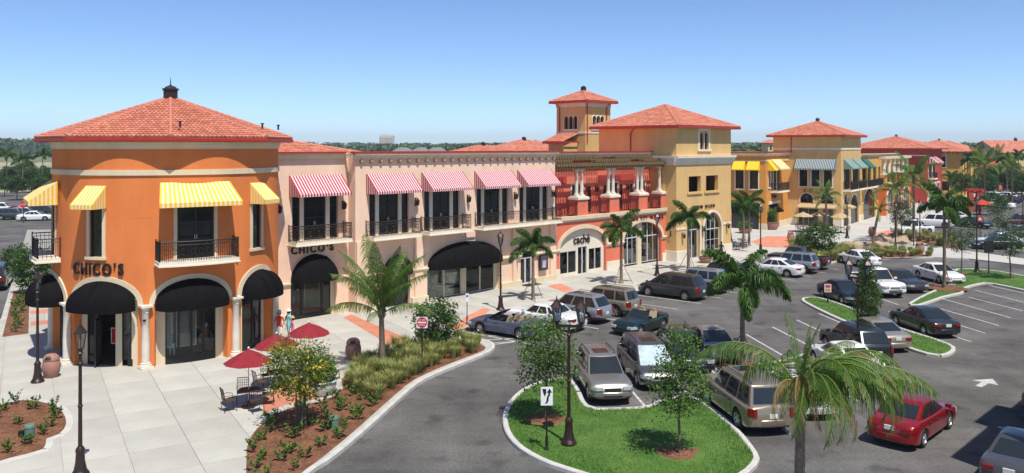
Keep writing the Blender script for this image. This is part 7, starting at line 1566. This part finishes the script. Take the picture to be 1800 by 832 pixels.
for k, u, v, p, hd, lb, nm, ct in (('pickup', 1604, 413, 'white', R(200), 'white pickup truck on the far street behind the palms', 'pickup_truck', 'pickup'), ('bigsuv', 1640, 400, 'white', R(150), 'white large vehicle behind the tall palm on the far street', 'large_suv', 'car'), ('sedan', 1678, 389, 'white', R(150), 'white sedan right of the large white vehicle on the far street', 'parked_car', 'car'), ('sedan', 1711, 400, 'navy', R(-60), 'navy sedan driving before the far street corner', 'parked_car', 'car'),
    ('pickup', 1795, 400, 'maroon', R(170), 'maroon pickup truck at the right edge on the far street', 'pickup_truck', 'pickup'), ('sedan', 1757, 432, 'white', R(170), 'white sedan behind the black one near the right edge', 'parked_car', 'car'), ('sedan', 1752, 438, 'black', R(170), 'black sedan in front of the white one near the right edge', 'parked_car', 'car'), ('suv', 1786, 421, 'dkgrey', R(170), 'dark grey crossover right of the white sedan near the right edge', 'parked_suv', 'car')): car(k, G(u, v), hd, P[p], lb, nm, ct, lite=True)
ORD = 'first second third fourth fifth sixth seventh eighth ninth tenth eleventh twelfth thirteenth fourteenth fifteenth sixteenth'.split()
for i, (u, v, p) in enumerate(sorted([(1702, 340, 'white'), (1709, 338, 'silver'), (1717, 341, 'red'), (1725, 337, 'black'), (1733, 342, 'champagne'), (1742, 352, 'white'), (1752, 356, 'silver'), (1765, 352, 'white'), (1775, 357, 'navy'), (1785, 346, 'dkgrey'), (1793, 350, 'white'), (1748, 364, 'white'), (1760, 366, 'white'), (1735, 332, 'white'), (1713, 330, 'navy'), (1795, 338, 'red')])):
    car(('sedan', 'suv')[i % 2], G(u, v), R(100 + 8 * (i % 3)), P[p], '%s small distant car from the left among the trees down the street' % ORD[i], group='distant parked cars', lite=True)
for i, (u, v, p, k) in enumerate([(10, 382, 'red', 'sedan'), (32, 377, 'red', 'sedan'), (22, 386, 'dkgrey', 'suv'), (45, 384, 'silver', 'suv'), (62, 388, 'white', 'sedan'), (78, 380, 'black', 'suv'), (4, 374, 'white', 'suv'), (55, 375, 'maroon', 'sedan')]):
    car(k, G(u, v), R(20), P[p], ('red sedan at the left end of', 'second red sedan in', 'dark grey crossover in', 'silver crossover in', 'white sedan nearest the hedge in', 'black crossover at the right of', 'white crossover at the edge of', 'maroon sedan in')[i] + ' the far left car park', lite=True)
car('bigsuv', G(28, 300), R(5), P['charcoal'], 'dark vehicle on the far road at the left edge', 'large_suv', lite=True); car('sedan', G(8, 322), R(5), P['white'], 'white car beyond the far left car park', lite=True); car('bigsuv', G(-8, 505), R(115), P['black'], 'dark vehicle cut off at the left edge on the side road', 'large_suv', lite=True)
# sunshade inside the grey minivan windscreen
# ================================================================== people and shop mannequins
def body_mesh(name, J, mats, region):
    """one continuous skinned figure; J: joints {name: (pos, radius)}, links; region(face centre) -> material index"""
    me = bpy.data.meshes.new('figure'); names = list(J['p']); idx = {n: i for i, n in enumerate(names)}
    me.from_pydata([J['p'][n][:3] for n in names], [(idx[a], idx[b]) for a, b in J['e']], [])
    ob = bpy.data.objects.new('figure', me); COL.objects.link(ob); md = ob.modifiers.new('skin', 'SKIN'); sb = ob.modifiers.new('sub', 'SUBSURF'); sb.levels = 1; sb.render_levels = 1
    for i, n in enumerate(names):
        r = J['p'][n][3]; me.skin_vertices[0].data[i].radius = (r, r * (J['p'][n][4] if len(J['p'][n]) > 4 else 1)); me.skin_vertices[0].data[i].use_root = (n == 'hip')
    dg = bpy.context.evaluated_depsgraph_get(); res = bpy.data.meshes.new_from_object(ob.evaluated_get(dg)); bpy.data.objects.remove(ob); res.name = name
    res.materials.clear()
    for m in mats: res.materials.append(m)
    for p in res.polygons: p.material_index = region(p.center); p.use_smooth = True
    return res
def pose(step=.0, arm=.15):
    p = {'hip': (0, 0, .95, .135, .8), 'waist': (0, 0, 1.12, .12, .75), 'chest': (0, -.01, 1.32, .145, .75), 'neck': (0, 0, 1.48, .055), 'head0': (0, -.01, 1.56, .075), 'head1': (0, -.015, 1.66, .088), 'head2': (0, -.01, 1.73, .06)}
    e = [('hip', 'waist'), ('waist', 'chest'), ('chest', 'neck'), ('neck', 'head0'), ('head0', 'head1'), ('head1', 'head2')]
    for s, sg in (('l', 1), ('r', -1)):
        st = step * sg
        p.update({s + 'thigh': (sg * .085, -st * .1, .85, .085), s + 'knee': (sg * .09, -st * .6, .49, .055), s + 'ankle': (sg * .09, -st + (.06 if st < 0 else 0), .08, .035), s + 'toe': (sg * .10, -st - .14, .03, .03), s + 'sho': (sg * .17, 0, 1.42, .055), s + 'elb': (sg * (.20 + arm * .4), st * .25, 1.14, .038), s + 'wri': (sg * (.20 + arm), st * .5 - .06, .92, .028), s + 'hand': (sg * (.20 + arm), st * .5 - .09, .83, .03)})
        e += [('hip', s + 'thigh'), (s + 'thigh', s + 'knee'), (s + 'knee', s + 'ankle'), (s + 'ankle', s + 'toe'), ('chest', s + 'sho'), (s + 'sho', s + 'elb'), (s + 'elb', s + 'wri'), (s + 'wri', s + 'hand')]
        for i, (dx, l) in enumerate(((-.03, .07), (-.012, .085), (.006, .08), (.024, .065))): p[s + 'f%d' % i] = (sg * (.20 + arm) + dx * .5, st * .5 - .09 + dx, .83 - l, .009); e.append((s + 'hand', s + 'f%d' % i))
        p[s + 'th'] = (sg * (.16 + arm), st * .5 - .13, .82, .010); e.append((s + 'hand', s + 'th'))
    return {'p': p, 'e': e}
def person(loc, rz, label, shirt, legs, hair, step=.12, skirt=False, hat=None, sc=1.0, bag=None, name='person', skin=None, cat='person', zleg=.9, zshort=.0, shoe=None):
    t = thing(name, label, cat, loc, rz); t.scale = (sc,) * 3
    def reg(c):
        if c.z > 1.5: return 0
        if abs(c.x) > .2 and c.z < 1.22: return 0
        if c.z > zleg: return 1
        return 2 if c.z > zshort else (0 if c.z > .09 else 3)
    put('body', body_mesh('body', pose(step), [skin or M_SKIN, shirt, legs, shoe or M_BLACK], reg), t)
    if hair:
        h = MB(); h.lathe([(.045, 1.50), (.085, 1.56), (.105, 1.64), (.10, 1.72), (.06, 1.78), (.0, 1.79)], 12, 0, (0, .02, 0)); h.build('hair', hair, t, smooth=60)
        f_ = MB(); f_.box(-.045, -.02, -.103, -.097, 1.65, 1.665, 0); f_.box(.02, .045, -.103, -.097, 1.65, 1.665, 0); f_.box(-.02, .02, -.1, -.095, 1.58, 1.59, 1); f_.add([(-.012, -.1, 1.61), (.012, -.1, 1.61), (0, -.125, 1.615), (0, -.1, 1.65)], [(0, 1, 2), (0, 2, 3), (1, 2, 3)], 2); f_.build('face', [M_BLACK, mat('lip', (.35, .1, .09), .5), M_SKIN], t)
    if hat: MB().lathe([(.17, 1.70), (.165, 1.72), (.105, 1.725), (.10, 1.80), (.06, 1.84), (0, 1.85)], 14).build('hat', hat, t, smooth=50)
    if skirt: MB().lathe([(.21, .58), (.17, .8), (.13, 1.0)], 14, cap=False).build('skirt', legs, t, smooth=60)
    if bag: MB().box(.30, .42, -.14, .14, .55, .82).tube([(.36, -.1, .82), (.36, 0, .95), (.36, .1, .82)], .01, 4).build('handbag', bag, t)
    return t
C = lambda n, c: mat('cloth_' + n, c, .85, .1, 6)
hairb = C('hair_brown', (.05, .028, .015)); 
person(at(1268, 457), R(150), 'woman in black dress carrying a white bag along the ochre shop front', C('black', (.012, .012, .014)), C('black', (.012,) * 3), hairb, .16, True, None, .98, C('bagwhite', (.6, .6, .58)))
person(at(491, 603), R(20), 'person in red sleeveless top and white shorts by the shop column', C('red', (.50, .03, .03)), C('white', (.7, .7, .68)), hairb, .08, False, C('cap', (.45, .5, .5)), .98, zshort=.55)
person(at(507, 600), R(-40), 'person in turquoise top and white hat between the red shirt and the pink child', C('turq', (.18, .50, .55)), C('turq', (.18, .50, .55)), hairb, .1, False, C('hatw', (.7, .7, .66)), .98, zshort=.5)
person(at(514, 604), R(-60), 'child in pink with straw hat beside the turquoise top', C('pink', (.62, .16, .24)), C('pink2', (.5, .2, .25)), hairb, .1, False, C('straw', (.55, .36, .16)), .82, zshort=.5)
M_MAN = mat('mannequin_white', (.62, .60, .57), .5, .05, 4)
def mannequin(loc, rz, label, shirt, legs): return person(loc, rz, label, shirt, legs, None, .03, name='mannequin', skin=M_MAN, cat='mannequin', shoe=M_MAN)
def dloc(deg, r, z=.18): p = Vector(dp(deg, r, 0)); w_ = F1.w(18.6, 45.3); q = Matrix.Rotation(F1.a, 3, 'Z') @ p; return (w_.x + q.x, w_.y + q.y, ZS + z)
blue, grey, dark, whitec = C('denim', (.08, .16, .30)), C('grey', (.28, .28, .30)), C('dark', (.03, .035, .05)), C('ivory', (.6, .58, .54))
mannequin(dloc(-21.5, 4.95, .05), F1.a + R(-21), 'mannequin in blue jacket and white trousers in the corner shop window', blue, whitec); mannequin(dloc(-8.5, 4.95, .05), F1.a + R(-9), 'mannequin in dark suit in the corner shop window', dark, dark); mannequin(dloc(-2.5, 4.85, .05), F1.a, 'mannequin in brick red top deeper in the corner shop window', C('brick', (.40, .10, .05)), dark)
mannequin(dloc(-52, 3.8, .02), F1.a + R(-40), 'mannequin in grey trousers inside the corner shop entrance', grey, grey)
def floc(s_, m_, z=.05): w_ = F1.w(s_, m_); return (w_.x, w_.y, ZS + z)
for s_, m_, lb, c1, c2 in ((36.5, 45.4, 'mannequin in pale dress at the left of the big arched window', whitec, whitec), (37.4, 45.7, 'mannequin in dark teal at the left of the big arched window', C('teal', (.05, .16, .15)), dark), (40.2, 45.3, 'mannequin in pale green right of the mullion in the big arched window', C('sage', (.35, .42, .32)), whitec), (41.6, 45.4, 'mannequin in floral top at the right of the big arched window', C('floral', (.45, .36, .28)), grey), (42.0, 45.8, 'mannequin in cream jacket behind the floral one', C('cream', (.55, .5, .4)), grey),
                            (50.6, 45.2, 'mannequin in aqua top in the ivory arched shopfront', C('aqua', (.25, .5, .55)), whitec), (51.4, 45.4, 'mannequin in white sitting in the ivory arched shopfront', whitec, whitec), (54.2, 45.2, 'mannequin in blue white print in the ivory arched shopfront', C('print', (.35, .5, .55)), whitec), (27.0, 46.3, 'mannequin in dark suit in the arched window under the second sign', dark, dark)):
    mannequin(floc(s_, m_), F1.a, lb, c1, c2)
# posters in the windows
def poster(loc, rz, w_, h_, label, ms):
    t = thing('poster', label, 'poster', loc, rz); MB().box(-w_ / 2, w_ / 2, 0, .03, 0, h_).build('poster_board', M_SIGNW, t); MB().box(-w_ / 2 + .05, w_ / 2 - .05, -.004, -.001, .05, h_ - .05).build('poster_print', ms[0], t)
    MB().lathe([(.05, .2), (.12, h_ * .35), (.14, h_ * .6), (.06, h_ * .7)], 10, cap=False).lathe([(.04, h_ * .7), (.075, h_ * .76), (.06, h_ * .83), (.01, h_ * .86)], 10).build('poster_figure', ms[1], t).scale = (1, .03, 1)
ptan = mat('poster_tan', (.42, .35, .28), .5, 0, 3, col2=(.10, .09, .08)); pred = mat('poster_red_dress', (.5, .05, .04), .5, .3, 4); pgrn = mat('poster_greenery', (.16, .2, .10), .5, 0, 4, col2=(.35, .33, .25))
poster(dloc(-14, 5.05, .75), F1.a + R(-12), .95, 1.9, 'large poster of a woman in a print dress in the corner shop window', (ptan, C('printdress', (.45, .42, .34)))); poster(dloc(-24, 5.05, .75), F1.a + R(-18), .5, 1.7, 'narrow poster left of the large one in the corner shop window', (ptan, C('denim', (.1, .2, .3))))
poster(floc(28.1, 46.4, .4), F1.a, 1.1, 1.9, 'poster of a figure in a red dress in the arched window', (pgrn, pred)); poster(dloc(-56, 4.6, .9), F1.a + R(-60), .45, .8, 'red sale board at the corner shop door', (M_SIGNR, M_SIGNR))
# ================================================================== thin summer haze
hz = MB().box(-1900, 2100, -60, 3300, -1.5, 58).build('haze', bpy.data.materials.new('haze_air')); tag(hz, kind='stuff')
hm = hz.data.materials[0]; hm.use_nodes = True; hn = hm.node_tree; hn.nodes.remove(hn.nodes['Principled BSDF'])
pv = hn.nodes.new('ShaderNodeVolumePrincipled'); pv.inputs['Color'].default_value = (.86, .92, 1, 1); pv.inputs['Density'].default_value = .00021; pv.inputs['Anisotropy'].default_value = .2
hn.links.new(pv.outputs[0], hn.nodes['Material Output'].inputs['Volume'])
